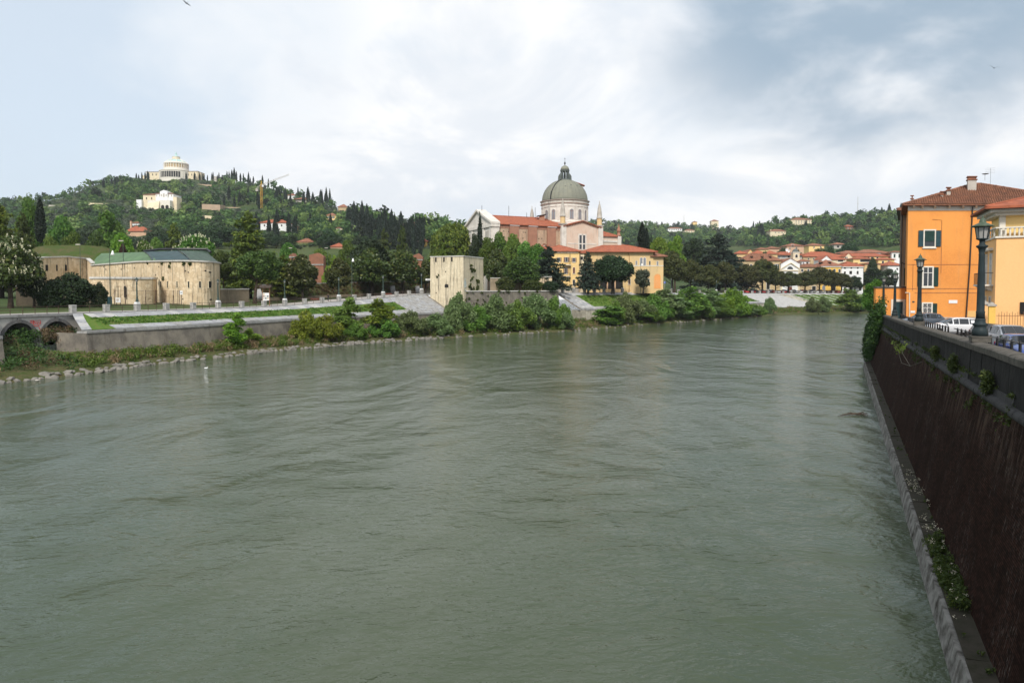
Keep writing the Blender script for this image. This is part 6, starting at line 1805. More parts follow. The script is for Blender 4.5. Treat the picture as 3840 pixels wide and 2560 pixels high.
# back rows
house('long_back_house', 'long pale house under red roof in the back row, right', 3215, 3335, 470, 948, 936, 'whiter', 'tile2', 16, base=B0, wins=[(3322,956,960,4,D_)])
house('back_house', 'brown roofed back row house with small dome window', 3150, 3240, 480, 950, 940, 'greyr', 'tile2', 14, base=B0)
house('white_green_house', 'white house with green awnings and balcony at the back right', 3342, 3395, 450, 946, 941, 'whiter', 'tile2', 12, base=B0, wins=[(3352,952,966,7,dict(m_pane='shutter',sill=False,trim='wframe')),(3370,952,966,7,dict(m_pane='shutter',sill=False,trim='wframe'))])
house('brick_back_house', 'narrow pinkish brick house at the back right', 3329, 3342, 452, 951, 946, 'brickr', 'tile2', 9, base=B0, wins=[(3336,953,960,3,D_)])
house('pink_villa', 'pink villa with glazed terrace above the bell turret', 2948, 3012, 520, 923, 912, 'pinkr', 'tile2', 14, base=12, wins=[(2970,918,926,9,D_),(2985,926,934,4,D_),(2960,928,936,4,W_)])
house('yellow_hip_villa', 'pale yellow villa with brown hipped roof among trees above the town', 3031, 3088, 540, 921, 912, 'ochre', 'tile2', 14, base=12, wins=[(3075,924,930,4,W_),(3050,924,930,4,W_)])
house('far_red_roof_house', 'far row house with weathered red roof left of the pink villa, nearer one', 2842, 2880, 460, 935, 928, 'ochre2', 'tile2', 10, base=B0)
house('far_red_roof_house', 'far row house with weathered red roof, second left of the pink villa', 2880, 2920, 470, 932, 924, 'pinkr', 'tile2', 10, base=B0)
HEXC = []
house('modern_house', 'grey modern house with flat roofs in the woods above the town', 3126, 3164, YG(3145, 934), 917, 909, 'greyr', 'tile2', 12, wins=[(3140,921,929,9,D_),(3155,921,929,6,D_)], over=1.5)
# ------------------------------------------------------------------ houses on the hills
HEXC += [(3124, 3166, 932, YG(3145, 934)), (2940, 3016, 940, 525), (3026, 3092, 936, 545)]
def hh(name, label, px0, px1, by, ey, ry, wall, roof, D=10, **kw):
    Y = YG((px0+px1)/2, by); HEXC.append((px0-3, px1+3, by-2, Y))
    return house(name, label, px0, px1, Y, ey, ry, wall, roof, D, **kw)
hh('hill_house', 'long white house low on the distant right hillside', 2503, 2556, 870, 857, 853, 'whiter', 'tile2', 14, wins=[(2510+8*k,859,863,3,D_) for k in range(6)])
hh('hill_house', 'cream house beside the long white house on the distant hillside', 2566, 2603, 873, 864, 860, 'creamr', 'tile2', 12, wins=[(2574+9*k,866,869,3,D_) for k in range(3)])
hh('hill_villa', 'pale villa with arched door on a terrace of the right hill', 2886, 2944, 885, 867, 860, 'creamr', 'tile2', 14, wins=[(2934,876,883,5,dict(arch=True,m_pane='dark')),(2905,870,874,3,D_),(2918,870,874,3,D_),(2930,870,874,3,D_)], chim=((2892,860,1.5,'creamr'),))
hh('convent', 'long three storey pale convent on the right hilltop', 2962, 3040, 844, 824, 817, 'creamr', 'tile2', 22, wins=[(2982+10*k,828,832,3.5,D_) for k in range(6)] + [(2982+10*k,836,839,3.5,D_) for k in range(6)])
hh('red_hill_house', 'small red house in the woods of the right hill', 3164, 3200, 861, 849, 843, 'brickr', 'tile', 12, wins=[(3176,853,858,4,D_),(3188,853,858,4,D_)])
hh('ridge_house', 'pale house on the distant ridge right of the cypress', 2665, 2692, 836, 829, 824, 'creamr', 'tile2', 12)
hh('ridge_house', 'small ochre house on the distant ridge', 2596, 2612, 838, 833, 829, 'ochre', 'tile2', 12)
hh('white_farmhouse', 'long white farmhouse with red roof behind slim cypresses', 980, 1081, 866, 836, 824, 'whiter', 'tile', 12, wins=[(995+16*k,842,849,5,D_) for k in range(5)] + [(1003+16*k,857,862,4,D_) for k in range(4)])
hh('ochre_outhouse', 'small ochre outhouse right of the white farmhouse', 1092, 1112, 870, 850, 843, 'ochre2', 'tile2', 6)
hh('yellow_hill_house', 'yellow house with shuttered windows half way up the left hill', 1227, 1262, 826, 808, 799, 'ochre', 'tile2', 10, wins=[(1233,812,818,5,G_),(1252,812,818,5,G_)])
hh('pale_hut', 'small pale flat hut below the yellow hill house', 1262, 1285, 874, 855, 851, 'creamr', 'tile2', 6, wins=[(1273,858,870,10,C_)])
hh('white_ridge_villa', 'white modern villa on the left hill ridge, left one', 1083, 1110, 748, 733, 726, 'whiter', 'tile2', 12, wins=[(1092,737,742,4,D_)])
hh('white_ridge_villa', 'white modern villa on the left hill ridge, right lower one', 1112, 1155, 760, 748, 741, 'greyr', 'tile2', 12, over=2)
hh('brown_ridge_house', 'brown roofed house at the foot of the ridge slope', 1270, 1305, 788, 777, 766, 'tanr', 'tile2', 10)
hh('terracotta_house', 'pinkish house with tall chimney and stepped red roofs among trees on the left', 478, 530, 885, 868, 848, 'pinkr', 'tile', 9, wins=[(488,872,880,5,D_)], chim=((488,828,1.2,'pinkr'),))
hh('terracotta_annex', 'low house with red pyramid roof beside the pinkish chimney house', 495, 556, 888, 868, 851, 'pinkr', 'tile', 10)
hh('white_terrace_house', 'small white flat roofed house above the red pyramid roof', 497, 528, 846, 837, 832, 'whiter', 'tile2', 7)
hh('brown_roof_house', 'house with broad brown pyramid roof among trees left of centre', 1118, 1174, 914, 908, 892, 'ochre2', 'tile2', 12)
hh('low_roof_house', 'low house with long sloping red roof behind the magnolias', 1240, 1290, 932, 926, 911, 'pinkr', 'tile', 12)
hh('yellow_cottage', 'small yellow cottage with red roof and chimney left of the big cedar', 1570, 1602, 928, 906, 891, 'yellowr', 'tile', 9, wins=[(1587,909,917,6,G_)], chim=((1580,884,.8,'ochre'),))
hh('grey_roof_house', 'grey house with brown roof just left of the yellow cottage', 1440, 1468, 924, 914, 901, 'greyr', 'tile2', 8, wins=[(1455,916,922,4,D_)])
hh('orange_roof_house', 'low house with orange roof below the cypress grove', 1515, 1545, 926, 921, 913, 'pinkr', 'tile', 8)
hh('pink_tower_house', 'pink house with small tower between the grove cypresses', 1490, 1520, 864, 848, 838, 'pinkr', 'tile2', 10, wins=[(1503,851,857,4,D_)])
hh('pink_turret_house', 'tall pink turret house right in the cypress grove', 1553, 1574, 868, 838, 829, 'pinkr', 'tile2', 7, wins=[(1560,842,848,3,D_),(1568,842,848,3,D_)])
for px0, px1, Y, ty, by, lab in ((1160,1214,240,948,990,'weathered red brick rampart above the park trees, left one'), (1548,1586,240,950,972,'red brick rampart piece behind the park trees, right one'), (1085,1110,235,949,962,'small red brick wall by the cedar')):
    th = thing('brick_rampart', lab, 'wall', (xat(px0,Y),Y,zat(by,Y)))
    a, b = xat(px0,Y), xat(px1,Y)
    MB().prism([(a, 8), (b, 8), (b, zat(ty+14,Y)), (a+(b-a)*.6, zat(ty,Y)), (a, zat(ty+8,Y))], Y, Y+3).build('wall', MAT['brickr'], th)
    MB().box(a, b, Y-.2, Y-.001, zat(by,Y)-.4, zat(by,Y)).build('base_course', MAT['limestone'], th)
# terraces of bare earth and old walls on the left hill
for px0, px1, Y, y0, y1, m, lab in ((762,830,900,765,789,'earth','bare earth scarp on the left hill'),(762,800,860,807,820,'creamr','pale terrace wall below the bare scarp'),(745,800,960,690,700,'earth','brown terrace wall below the hilltop cypresses'),(830,980,860,776,781,'earth','long brown terrace edge leading to the crane'),(340,410,700,761,766,'creamr','pale terrace wall on the left hillside'),(190,225,650,768,775,'greyr','short grey terrace wall on the left hillside'),(800,830,950,660,672,'greyr','grey wall between hilltop cypresses')):
    Y = YG((px0+px1)/2, y1); HEXC.append((px0, px1, y1, Y))
    th = thing('terrace_wall', lab, 'wall', (xat(px0,Y),Y,zat(y1,Y)))
    MB().hexa([(xat(px0,Y),Y,zat(y1,Y)-6),(xat(px1,Y),Y,zat(y1,Y)-6),(xat(px1,Y),Y+12,zat(y1,Y)-6),(xat(px0,Y),Y+12,zat(y1,Y)-6),(xat(px0,Y),Y,zat(y0,Y)),(xat(px1,Y),Y,zat(y0+3,Y)),(xat(px1,Y),Y+12,zat(y0,Y)),(xat(px0,Y),Y+12,zat(y0,Y))]).build('face', MAT[m], th)
    MB().box(xat(px0,Y)-.3,xat(px1,Y)+.3,Y-.5,Y-.01,zat(y1,Y)-1,zat(y1,Y)+.4).build('foot_course', MAT[m], th)

# white villa on the left hill
Y = YG(600, 786); HEXC.append((530, 670, 778, Y)); x0_ = xat(543,Y); vz = zat(786,Y)
vl = thing('white_villa', 'white villa with central pediment and arched terrace on the left hillside', 'villa', (x0_, Y, vz))
fv = Fr((x0_, Y, 0)); vx = lambda px: xat(px,Y)-x0_; vzz = lambda py: zat(py,Y)
MB(fv).box(0, vx(594), 0, 14, vz-8, vzz(731)).build('left_wing', MAT['creamr'], vl)
hip_roof(vl, fv, 0, vx(594), 0, 14, vzz(731), vzz(723), .6, 'tile2')
MB(fv).box(vx(594), vx(660), -2, 14, vz-8, vzz(728)).build('main_block', MAT['whiter'], vl)
hip_roof(vl, fv, vx(594), vx(660), -2, 14, vzz(728), vzz(719), .6, 'tile2')
MB(fv).prism([(vx(612),vz),(vx(640),vz),(vx(640),vzz(720)),(vx(626),vzz(714)),(vx(612),vzz(720))], -3, 6).build('gable_bay', MAT['whiter'], vl)
for px in (598,609,617,635,642,653): window(vl, fv, vx(px)-.5, vzz(739), 1.1, 2.4, m_pane='greyr', trim='wframe', y=-2 if not 612 < px < 640 else -3, sill=False)
window(vl, fv, vx(626)-.8, vzz(741), 1.7, 3.6, m_pane='greyr', trim='wframe', y=-3, sill=False)
for px in (556, 575): window(vl, fv, vx(px)-.5, vzz(748), 1.0, 2.0, m_pane='dark', trim='creamr', sill=False)
MB(fv).box(vx(580), vx(662), -10, -3.01, vz-8, vzz(756)).build('terrace', MAT['trim'], vl)
for k in range(4): window(vl, fv, vx(597+16*k), vz-1.0, 3.2, 4.2, arch=True, m_pane='dark', trim='creamr', y=-10)
MB(fv).hexa([(vx(575),-15,vz-8),(vx(625),-15,vz-8),(vx(625),-10,vz-8),(vx(575),-10,vz-8),(vx(583),-11,vzz(768)),(vx(625),-11,vzz(762)),(vx(625),-10.01,vzz(760)),(vx(583),-10.01,vzz(766))]).build('stair_ramp', MAT['creamr'], vl)
MB(fv).box(vx(524), vx(543), -3, 2, vz-4, vzz(750)).build('side_terrace', MAT['whiter'], vl)
MB(fv).box(vx(662), vx(676), -4, 6, vz-6, vzz(741)).build('orangery', MAT['creamr'], vl)

# ------------------------------------------------------------------ hilltop sanctuary
Y = 1046; HEXC.append((515, 790, 674, Y)); X = xat(669, Y); ZS = zat(668, Y) - 2
sa = thing('hilltop_sanctuary', 'round cream sanctuary with colonnaded drum and pale green dome on the left hilltop', 'sanctuary', (X, Y, ZS))
fsn = Fr((X, Y, 0)); k_ = mpp(Y)
def sr(r): return r*k_
def szz(py): return zat(py, Y)
mb = MB(fsn); mb.lathe(0,0,[(sr(57),ZS-6),(sr(57),szz(648)),(sr(58.5),szz(646)),(sr(58.5),szz(644.5)),(sr(46),szz(644))],48); mb.build('lower_ring', MAT['trim'], sa)
mb = MB(fsn); mb.lathe(0,0,[(sr(42.5),szz(646)),(sr(42.5),szz(633))],48); mb.build('drum_base', MAT['trim'], sa)
mb = MB(fsn); mb.lathe(0,0,[(sr(39.5),szz(634)),(sr(39.5),szz(618))],48); mb.build('drum', MAT['tanr'], sa)
for k in range(28):
    a = 2*math.pi*k/28
    MB(fsn).cyl(sr(41.3)*math.cos(a), sr(41.3)*math.sin(a), szz(633), szz(618), .62, .55, 8).build('column', MAT['trim'], sa)
mb = MB(fsn); mb.lathe(0,0,[(sr(42.5),szz(618)),(sr(43),szz(615)),(sr(40),szz(611.5)),(sr(38),szz(611))],48); mb.build('drum_cornice', MAT['trim'], sa)
mb = MB(fsn); mb.lathe(0,0,[(sr(38),szz(611.5)),(sr(34),szz(609)),(sr(27),szz(604)),(sr(19),szz(600.5)),(sr(12),szz(599.5))],32); dm = mb.build('dome', MAT['verdigris'], sa, True)
for k in range(10):
    a = 2*math.pi*(k+.3)/10
    MB(fsn).tube([(sr(r)*math.cos(a), sr(r)*math.sin(a), szz(p)+.25) for r, p in ((38,611.5),(34,609),(27,604),(19,600.5),(13,599.5))], .55, 4).build('rib', MAT['trim'], dm)
mb = MB(fsn); mb.lathe(0,0,[(sr(13),szz(600)),(sr(13),szz(590.5)),(sr(14),szz(589.5)),(sr(14),szz(588.5)),(sr(12),szz(588))],16); mb.build('lantern', MAT['trim'], sa)
for k in range(12):
    a = 2*math.pi*k/12; fr_ = Fr(fsn((sr(13.05)*math.cos(a), sr(13.05)*math.sin(a), 0)), a+math.pi/2)
    MB(fr_).box(-1.0,1.0,-.1,.1,szz(599),szz(591.5)).build('lantern_panel', MAT['creamr'], sa)
mb = MB(fsn); mb.lathe(0,0,[(sr(13),szz(588.2)),(sr(7),szz(586)),(sr(4),szz(584)),(sr(3),szz(577)),(sr(3.3),szz(576)),(sr(1.2),szz(573)),(sr(.4),szz(569)),(0,szz(567))],16); mb.build('spire', MAT['verdigris'], sa, True)
for k in range(16):
    a = -math.pi/2 + (k-7.5)*.135
    fr_ = Fr(fsn((sr(57.1)*math.cos(a), sr(57.1)*math.sin(a), 0)), a+math.pi/2)
    if abs(k-7.5) < 5.0: MB(fr_).box(-1.5,1.5,-.12,.2,ZS+.5,szz(650.5)).build('portico_opening', MAT['dark'], sa)
    MB(fr_).cyl(1.55*1.0+.2, -.3, ZS, szz(649), .35, .3, 6).build('column', MAT['trim'], sa)
for s_, a, b, ey in ((-1, 567, 614, 648.5), (1, 712, 757, 646)):
    MB(fsn).box(xat(a,Y)-X, xat(b,Y)-X, -8, 14, ZS-6, szz(ey)).build('side_wing', MAT['creamr'], sa)
    hip_roof(sa, fsn, xat(a,Y)-X, xat(b,Y)-X, -8, 14, szz(ey), szz(ey-5), .8, 'tile2')
    for q_ in range(3): MB(fsn).box(xat(a+9+13*q_,Y)-X, xat(a+12+13*q_,Y)-X, -8.1, -8.001, szz(662), szz(655)).build('wing_window', MAT['dark'], sa)
MB(fsn).box(xat(542,Y)-X, xat(567,Y)-X, -4, 8, ZS-6, szz(660)).build('low_block', MAT['creamr'], sa)
MB(fsn).box(xat(757,Y)-X, xat(766,Y)-X, -6, 8, ZS-6, szz(650)).build('end_block', MAT['creamr'], sa)

# tower crane
cr = thing('tower_crane', 'yellow tower crane standing on the left hill', 'crane', tuple(ground(985, YG(985, 782))))
Y = YG(985, 782); HEXC.append((975, 995, 784, Y)); b0 = gz(985, Y)
def lattice(p0, p1, w, name, n, mat):
    p0, p1 = Vector(p0), Vector(p1); d = (p1-p0); t_ = d.normalized(); u_ = t_.cross(Vector((0,1,0))).normalized() if abs(t_.y) < .9 else Vector((1,0,0)); v_ = t_.cross(u_)
    m = MB(); cs = [u_*w+v_*w, u_*w-v_*w, -u_*w-v_*w, -u_*w+v_*w]
    for c in cs: m.tube([p0+c, p1+c], w*.13, 4)
    for k in range(n):
        a = p0 + d*k/n; b = p0 + d*(k+1)/n
        for i in range(4): m.tube([a+cs[i], b+cs[(i+1)%4]], w*.08, 3)
    return m.build(name, mat, cr)
top = zat(690, Y); xc = xat(985, Y)
lattice((xc,Y,b0-2),(xc,Y,top),.85,'mast',18,MAT['crane'])
lattice((xc,Y,zat(694,Y)),(xat(1088,Y)*.97,Y-20,zat(667,Y)),.55,'jib',22,MAT['trim'])
lattice((xc,Y,zat(694,Y)),(xat(957,Y),Y+8,zat(702,Y)),.6,'counter_jib',5,MAT['trim'])
p = Vector((xat(958,Y),Y+8,zat(702,Y))); MB().box(p.x-1.2,p.x+1.2,p.y-1,p.y+1,p.z-3,p.z).build('counterweight', MAT['greyr'], cr)
MB().box(xc+.9,xc+2.4,Y-1,Y+1,top-3,top-.8).build('cab', MAT['white'], cr)
MB().tube([(xc,Y,top-1),(xc,Y,top+3)], .4, 4).build('tower_head', MAT['crane'], cr)
# masts on the ridges
for px, y0, y1, Y, lab in ((3217,738,792,1030,'thin radio mast on the right hill ridge'),(2565,806,824,1500,'slim tower on the distant ridge')):
    p = at(px, y1, Y); MB_ = MB(); MB_.tube([tuple(p-Vector((0,0,4))), tuple(at(px,y0,Y))], [.45,.2], 5)
    for k in range(3): z = p.z + (zat(y0,Y)-p.z)*(.5+.2*k); MB_.box(p.x-.9,p.x+.9,Y-.2,Y+.2,z,z+.3)
    tag(MB_.build('radio_mast', MAT['greyr']), lab, 'mast')
# ------------------------------------------------------------------ plants
def leafcloud(blobs, n, size, seed, shell=.4, elong=1.0, nrm=.6, up=0.0, zmin=None, droop=0.0):
    """leaf-sized diamonds spread through the clumps of a crown"""
    rg = np.random.default_rng(seed)
    B = np.array(blobs, float)
    wgt = (B[:,3]*B[:,4] + B[:,3]*B[:,5] + B[:,4]*B[:,5]); wgt /= wgt.sum()
    k = rg.choice(len(B), n, p=wgt)
    d = rg.normal(size=(n,3)); d /= np.linalg.norm(d, axis=1)[:,None]
    rad = 1 - shell*rg.random(n)**1.4
    p = B[k,:3] + d*rad[:,None]*B[k,3:6]
    if zmin is not None: p[:,2] = np.maximum(p[:,2], zmin + .3*rg.random(n))
    nn = d*nrm + rg.normal(size=(n,3))*.55; nn[:,2] += up
    nn /= np.linalg.norm(nn, axis=1)[:,None]
    a = rg.normal(size=(n,3)); a[:,2] -= droop
    a -= (a*nn).sum(1)[:,None]*nn; a /= np.linalg.norm(a, axis=1)[:,None]+1e-9
    b = np.cross(nn, a)
    s = size*(.65 + .7*rg.random(n))
    v = np.stack([p + a*(s*elong)[:,None], p + b*s[:,None]*.62, p - a*(s*elong)[:,None], p - b*s[:,None]*.62], 1).reshape(-1,3)
    return v, np.arange(4*n).reshape(n,4)
def merge(parts):
    V = []; Q = []; o = 0
    for v, q_ in parts: V.append(v); Q.append(q_+o); o += len(v)
    return np.concatenate(V), np.concatenate(Q)
def crown_blobs(cx, cy, z0, z1, r, n, seed, shape='oval', br=.42):
    rg = random.Random(seed); out = []
    zc = (z0+z1)/2; hz_ = (z1-z0)/2
    for i in range(n):
        while True:
            d = Vector((rg.gauss(0,1), rg.gauss(0,1), rg.gauss(0,1))).normalized()
            if d.z > -.75: break
        k = .66 + .12*rg.random()
        x, y, z = d.x*k*r, d.y*k*r, zc + d.z*k*hz_
        f = (z-z0)/(z1-z0)
        w = {'oval':1.0, 'cone':1.15-.75*f, 'dome':.55+.75*f if f < .6 else 1.0, 'egg':1.08-.38*f}[shape]
        b = br*r*(.65+.6*rg.random())
        out.append((cx+x*w, cy+y*w, z, b, b, b*.85))
    out.append((cx, cy, zc, r*.6, r*.6, hz_*.7))
    return out
def limb_mesh(name, trunk_pts, radii, limbs, mat, n=7):
    mb = MB(); mb.tube(trunk_pts, radii, n)
    for pts, rd in limbs: mb.tube(pts, rd, 5)
    return mb.mesh(name, mat, smooth=True)
def std_trunk(name, H, r0, z1, seed, mat, spread=2.4, nl=6, lean=(0, 0), z_from=.3):
    rg = random.Random(seed)
    pts = []; rad = []
    for k in range(6):
        f = k/5; pts.append((lean[0]*f**1.5 + rg.uniform(-.08,.08)*f, lean[1]*f**1.5 + rg.uniform(-.08,.08)*f, -.3 + (z1+.3)*f)); rad.append(r0*(1.25 if k == 0 else 1-.72*f))
    limbs = []
    for k in range(nl):
        f = z_from + (.95-z_from)*k/nl; i = f*5; a = rg.uniform(0, 6.28)
        b = Vector(pts[int(i)]).lerp(Vector(pts[min(5,int(i)+1)]), i-int(i))
        L = spread*(1.1-.5*f)*rg.uniform(.7, 1.1)
        e = b + Vector((math.cos(a)*L, math.sin(a)*L, L*.75)); m = b.lerp(e, .5) + Vector((0,0,-.12*L))
        limbs.append(([b, m, e], [r0*.42*(1-f*.5), r0*.28, r0*.1]))
    return limb_mesh(name, pts, rad, limbs, mat)
PROTO = {}
def proto(kind, v=0):
    key = (kind, v)
    if key in PROTO: return PROTO[key]
    sd = 100*v + sum(map(ord, kind)); ex = []
    if kind == 'broad':
        bl = crown_blobs(0,0,1.2,9.7,3.5,40,sd,'egg',.33); cr_ = leafcloud(bl, 8000, .21, sd, .5); tr_ = std_trunk('trunk',10,.34,7.5,sd,MAT['bark'])
    elif kind == 'mag':
        bl = crown_blobs(0,0,1.6,9.5,3.4,34,sd,'egg',.34); cr_ = leafcloud(bl, 7500, .25, sd, .35, 1.25, .5, .15); tr_ = std_trunk('trunk',10,.30,7.5,sd,MAT['trunkd'],2.0)
    elif kind == 'row':
        bl = crown_blobs(0,0,1.7,9.6,3.7,44,sd,'oval',.30); cr_ = leafcloud(bl, 7000, .24, sd, .5, 1.1); tr_ = std_trunk('trunk',10,.28,7.0,sd,MAT['trunkd'],2.4)
    elif kind == 'chest':
        bl = crown_blobs(0,0,1.4,9.4,3.8,26,sd,'egg',.40); cr_ = leafcloud(bl, 6500, .25, sd); tr_ = std_trunk('trunk',10,.36,7.5,sd,MAT['bark'])
        rg = np.random.default_rng(sd+5); B = np.array(bl[:-1]); k = rg.integers(0, len(B), 360)
        d = rg.normal(size=(360,3)); d[:,2] = np.abs(d[:,2])*.8+.05; d /= np.linalg.norm(d,axis=1)[:,None]
        P = B[k,:3] + d*B[k,3:6]*1.02
        fb = [(p[0],p[1],p[2]+.12,.10,.10,.30) for p in P]
        ex.append(('blossoms', leafcloud(fb, 4300, .085, sd+6, .9), 'blossom'))
    elif kind == 'cyp':
        bl = []
        rg = random.Random(sd)
        for k in range(26):
            f = k/25; r_ = .82*(math.sin(math.pi*min(1, .16+f*.84))**.75)*(1.02-.35*f) + .06
            bl.append((rg.uniform(-.1,.1)*r_, rg.uniform(-.1,.1)*r_, .35+9.2*f, r_, r_, .55))
        cr_ = leafcloud(bl, 2600, .15, sd, .35, 1.9, .7, .2, droop=-2.5); tr_ = std_trunk('trunk',10,.14,6,sd,MAT['trunkd'],.3,2)
    elif kind == 'cedar':
        rg = random.Random(sd); bl = []; limbs = []
        for lv in range(19):
            f = lv/18; z0_ = 1.3 + 8.2*f; R_ = (4.7*(1-f)**.62 + .45)
            nb_ = max(3, int(7*(1-f)+3)); a0 = rg.uniform(0,6.28)
            for k in range(nb_):
                a = a0 + 6.28*k/nb_ + rg.uniform(-.3,.3); L = R_*rg.uniform(.5,1.12); z = z0_ + rg.uniform(-.3,.3)
                for q_ in (.25,.5,.75,.95):
                    w = .95*(1.1-q_*.45)*(.5+.5*(1-f))*rg.uniform(.75,1.15)
                    bl.append((math.cos(a)*L*q_ + rg.uniform(-.15,.15), math.sin(a)*L*q_ + rg.uniform(-.15,.15), z + .30*q_ - .6*q_*q_*L/4.5, w, w, .26))
                if k % 2: limbs.append(([(0,0,z-.1),(math.cos(a)*L*.5,math.sin(a)*L*.5,z+.05),(math.cos(a)*L*.9,math.sin(a)*L*.9,z-.15)],[.09,.06,.02]))
        bl.append((0,0,9.7,.3,.3,.35))
        cr_ = leafcloud(bl, 12000, .19, sd, .9, 1.4, .3, .7); tr_ = limb_mesh('trunk',[(0,0,-.3),(.05,0,4),(0,.05,9.5)],[.42,.30,.06],limbs,MAT['trunkd'])
    elif kind == 'pine':
        bl = crown_blobs(.9,0,3.6,9.7,3.7,34,sd,'oval',.30); cr_ = leafcloud(bl, 8000, .20, sd, .45, 1.5, .5, .3); tr_ = std_trunk('trunk',10,.34,7.2,sd,MAT['bark'],2.6,6,(1.0,0),.5)
    elif kind == 'stonepine':
        bl = crown_blobs(0,0,1.3,9.6,5.6,90,sd,'oval',.19) + [(0,0,5.8,4.6,4.6,3)]; cr_ = leafcloud(bl, 13000, .22, sd, .45, 1.4, .5, .35); tr_ = std_trunk('trunk',10,.42,6.5,sd,MAT['trunkd'],4.0,7,(.4,0),.4)
    elif kind == 'poplar':
        bl = crown_blobs(0,0,.8,9.7,2.1,24,sd,'egg',.42); cr_ = leafcloud(bl, 4200, .20, sd, .55); tr_ = std_trunk('trunk',10,.20,8,sd,MAT['bark'],1.2)
    elif kind == 'willow':
        rg = random.Random(sd); bl = []
        for k in range(26):
            a = rg.uniform(0,6.28); q_ = rg.random()**.6*3.6; z = 1.0 + rg.random()*6.5*(1-(q_/5.2)**2)
            bl.append((math.cos(a)*q_, math.sin(a)*q_, z, 1.15, 1.15, 1.7))
        bl += [(0,0,7.8,1.0,1.0,1.8),(1.2,.3,7.4,.8,.8,1.5),(-1.4,.2,7.0,.9,.9,1.6)]
        cr_ = leafcloud(bl, 7000, .20, sd, .6, 2.1, .4, .1, zmin=.05, droop=-1.2); tr_ = std_trunk('stems',10,.16,6,sd,MAT['bark'],3.4,9,(.4,.2),.05)
    elif kind == 'sapling':
        rg = random.Random(sd); bl = []
        for k in range(16):
            f = k/15; a = rg.uniform(0,6.28); w = 1.5*math.sin(math.pi*(.18+.72*f))+.35
            bl.append((math.cos(a)*w*.6, math.sin(a)*w*.6, .5+9.0*f, w*.75, w*.75, .95))
        cr_ = leafcloud(bl, 3200, .24, sd, .7, 1.1); tr_ = std_trunk('stem',10,.12,8.5,sd,MAT['bark'],1.0,6)
    elif kind == 'bush':
        bl = crown_blobs(0,0,-.6,9.6,4.6,40,sd,'dome',.28) + [(0,0,3,4.2,4.2,4.5)]; cr_ = leafcloud(bl, 10000, .24, sd, .3, 1.0, .8, zmin=.02); tr_ = std_trunk('stem',10,.3,4,sd,MAT['trunkd'],2.0)
    elif kind == 'olive':
        bl = crown_blobs(0,0,.8,9.5,4.4,40,sd,'egg',.28); cr_ = leafcloud(bl, 6000, .24, sd, .7, 1.6); tr_ = std_trunk('trunk',10,.35,6,sd,MAT['trunkd'],3.0,6,(.6,.2),.25)
    elif kind == 'hill':
        bl = crown_blobs(0,0,1.0,9.4,3.8,12,sd,'oval',.5); cr_ = leafcloud(bl, 420, .62, sd, .35); tr_ = std_trunk('trunk',10,.3,5,sd,MAT['bark'],2.0,2)
    PROTO[key] = (tr_, cr_, ex); return PROTO[key]
MESHC = {}
def crown_mesh(kind, v, mat):
    key = (kind, v, mat)
    if key not in MESHC:
        _, cr_, ex = proto(kind, v)
        MESHC[key] = (npmesh('crown', cr_[0], cr_[1], MAT[mat]), [(n_, npmesh(n_, c_[0], c_[1], MAT[m_])) for n_, c_, m_ in ex])
    return MESHC[key]
NOMR = {'broad':4.4,'mag':4.1,'row':4.3,'chest':4.6,'cyp':.82,'cedar':5.1,'pine':4.4,'stonepine':6.3,'poplar':2.7,'willow':4.6,'sapling':2.1,'bush':5.2,'olive':5.4,'hill':4.6}
NAMES = {'broad':'broadleaf_tree','mag':'magnolia_tree','row':'row_tree','chest':'chestnut_tree','cyp':'cypress_tree','cedar':'cedar_tree','pine':'pine_tree','stonepine':'umbrella_pine','poplar':'poplar_tree','willow':'willow_shrub','sapling':'sapling','bush':'evergreen_bush','olive':'olive_tree','hill':'hillside_tree'}
tree_rng = random.Random(77)
def plant(kind, mat, p, h, w, label, group=None, v=None, rz=None, parts=True):
    v = tree_rng.randrange(2) if v is None else v
    rz = tree_rng.uniform(0, 6.28) if rz is None else rz
    s = h/10; sx = w/2/NOMR[kind]
    shrub = kind in ('willow','sapling','bush')
    th = thing(NAMES[kind], label, 'shrub' if shrub else 'tree', tuple(p), rz, group)
    th.scale = (sx, sx, s)
    me, ex = crown_mesh(kind, v, mat)
    obj('crown', me, th)
    for n_, m_ in ex: obj(n_, m_, th)
    if parts: obj('trunk', proto(kind, v)[0], th)
    return th
def tree(kind, mat, px, top, w, Y, label, base=None, **kw):
    g = ground(px, Y)
    if base is not None: g.z = zat(base, Y)
    h = zat(top, Y) - g.z
    return plant(kind, mat, g, h, w*mpp(Y), label, **kw)
T = tree
T('chest','f_mag',40,880,250,112,'cream blossoming chestnut tree at the left edge beside the viaduct')
T('chest','f_dark',128,985,120,115,'smaller blossoming tree drooping over the viaduct railing')
T('cedar','f_cedar',5,765,260,150,'large cedar behind the blossoming chestnut at the left edge')
T('cedar','f_pine',95,800,150,165,'olive green conifer right of the left edge cedar')
T('broad','f_broad',118,722,120,215,'tall light green tree left of the slim cypress')
T('cyp','f_cyp',158,735,38,205,'slim dark cypress rising above the left trees', base=905)
T('broad','f_broad',240,788,150,230,'rounded dark green tree right of the slim cypress')
T('poplar','f_broad',405,768,130,225,'tall pointed leafy tree above the fort mound')
T('broad','f_broad',445,810,100,228,'leafy tree against the pinkish chimney house')
T('broad','f_shrub',195,868,110,192,'low green tree above the grass mound, left one')
T('broad','f_broad',275,848,120,190,'dense round tree above the grass mound, middle one')
T('broad','f_pine',365,855,110,192,'olive green round tree above the grass mound, right one')
T('broad','f_lime',462,862,130,186,'bright lime green tree behind the fort roof')
T('broad','f_red',464,905,52,178,'small copper leaved tree behind the fort roof')
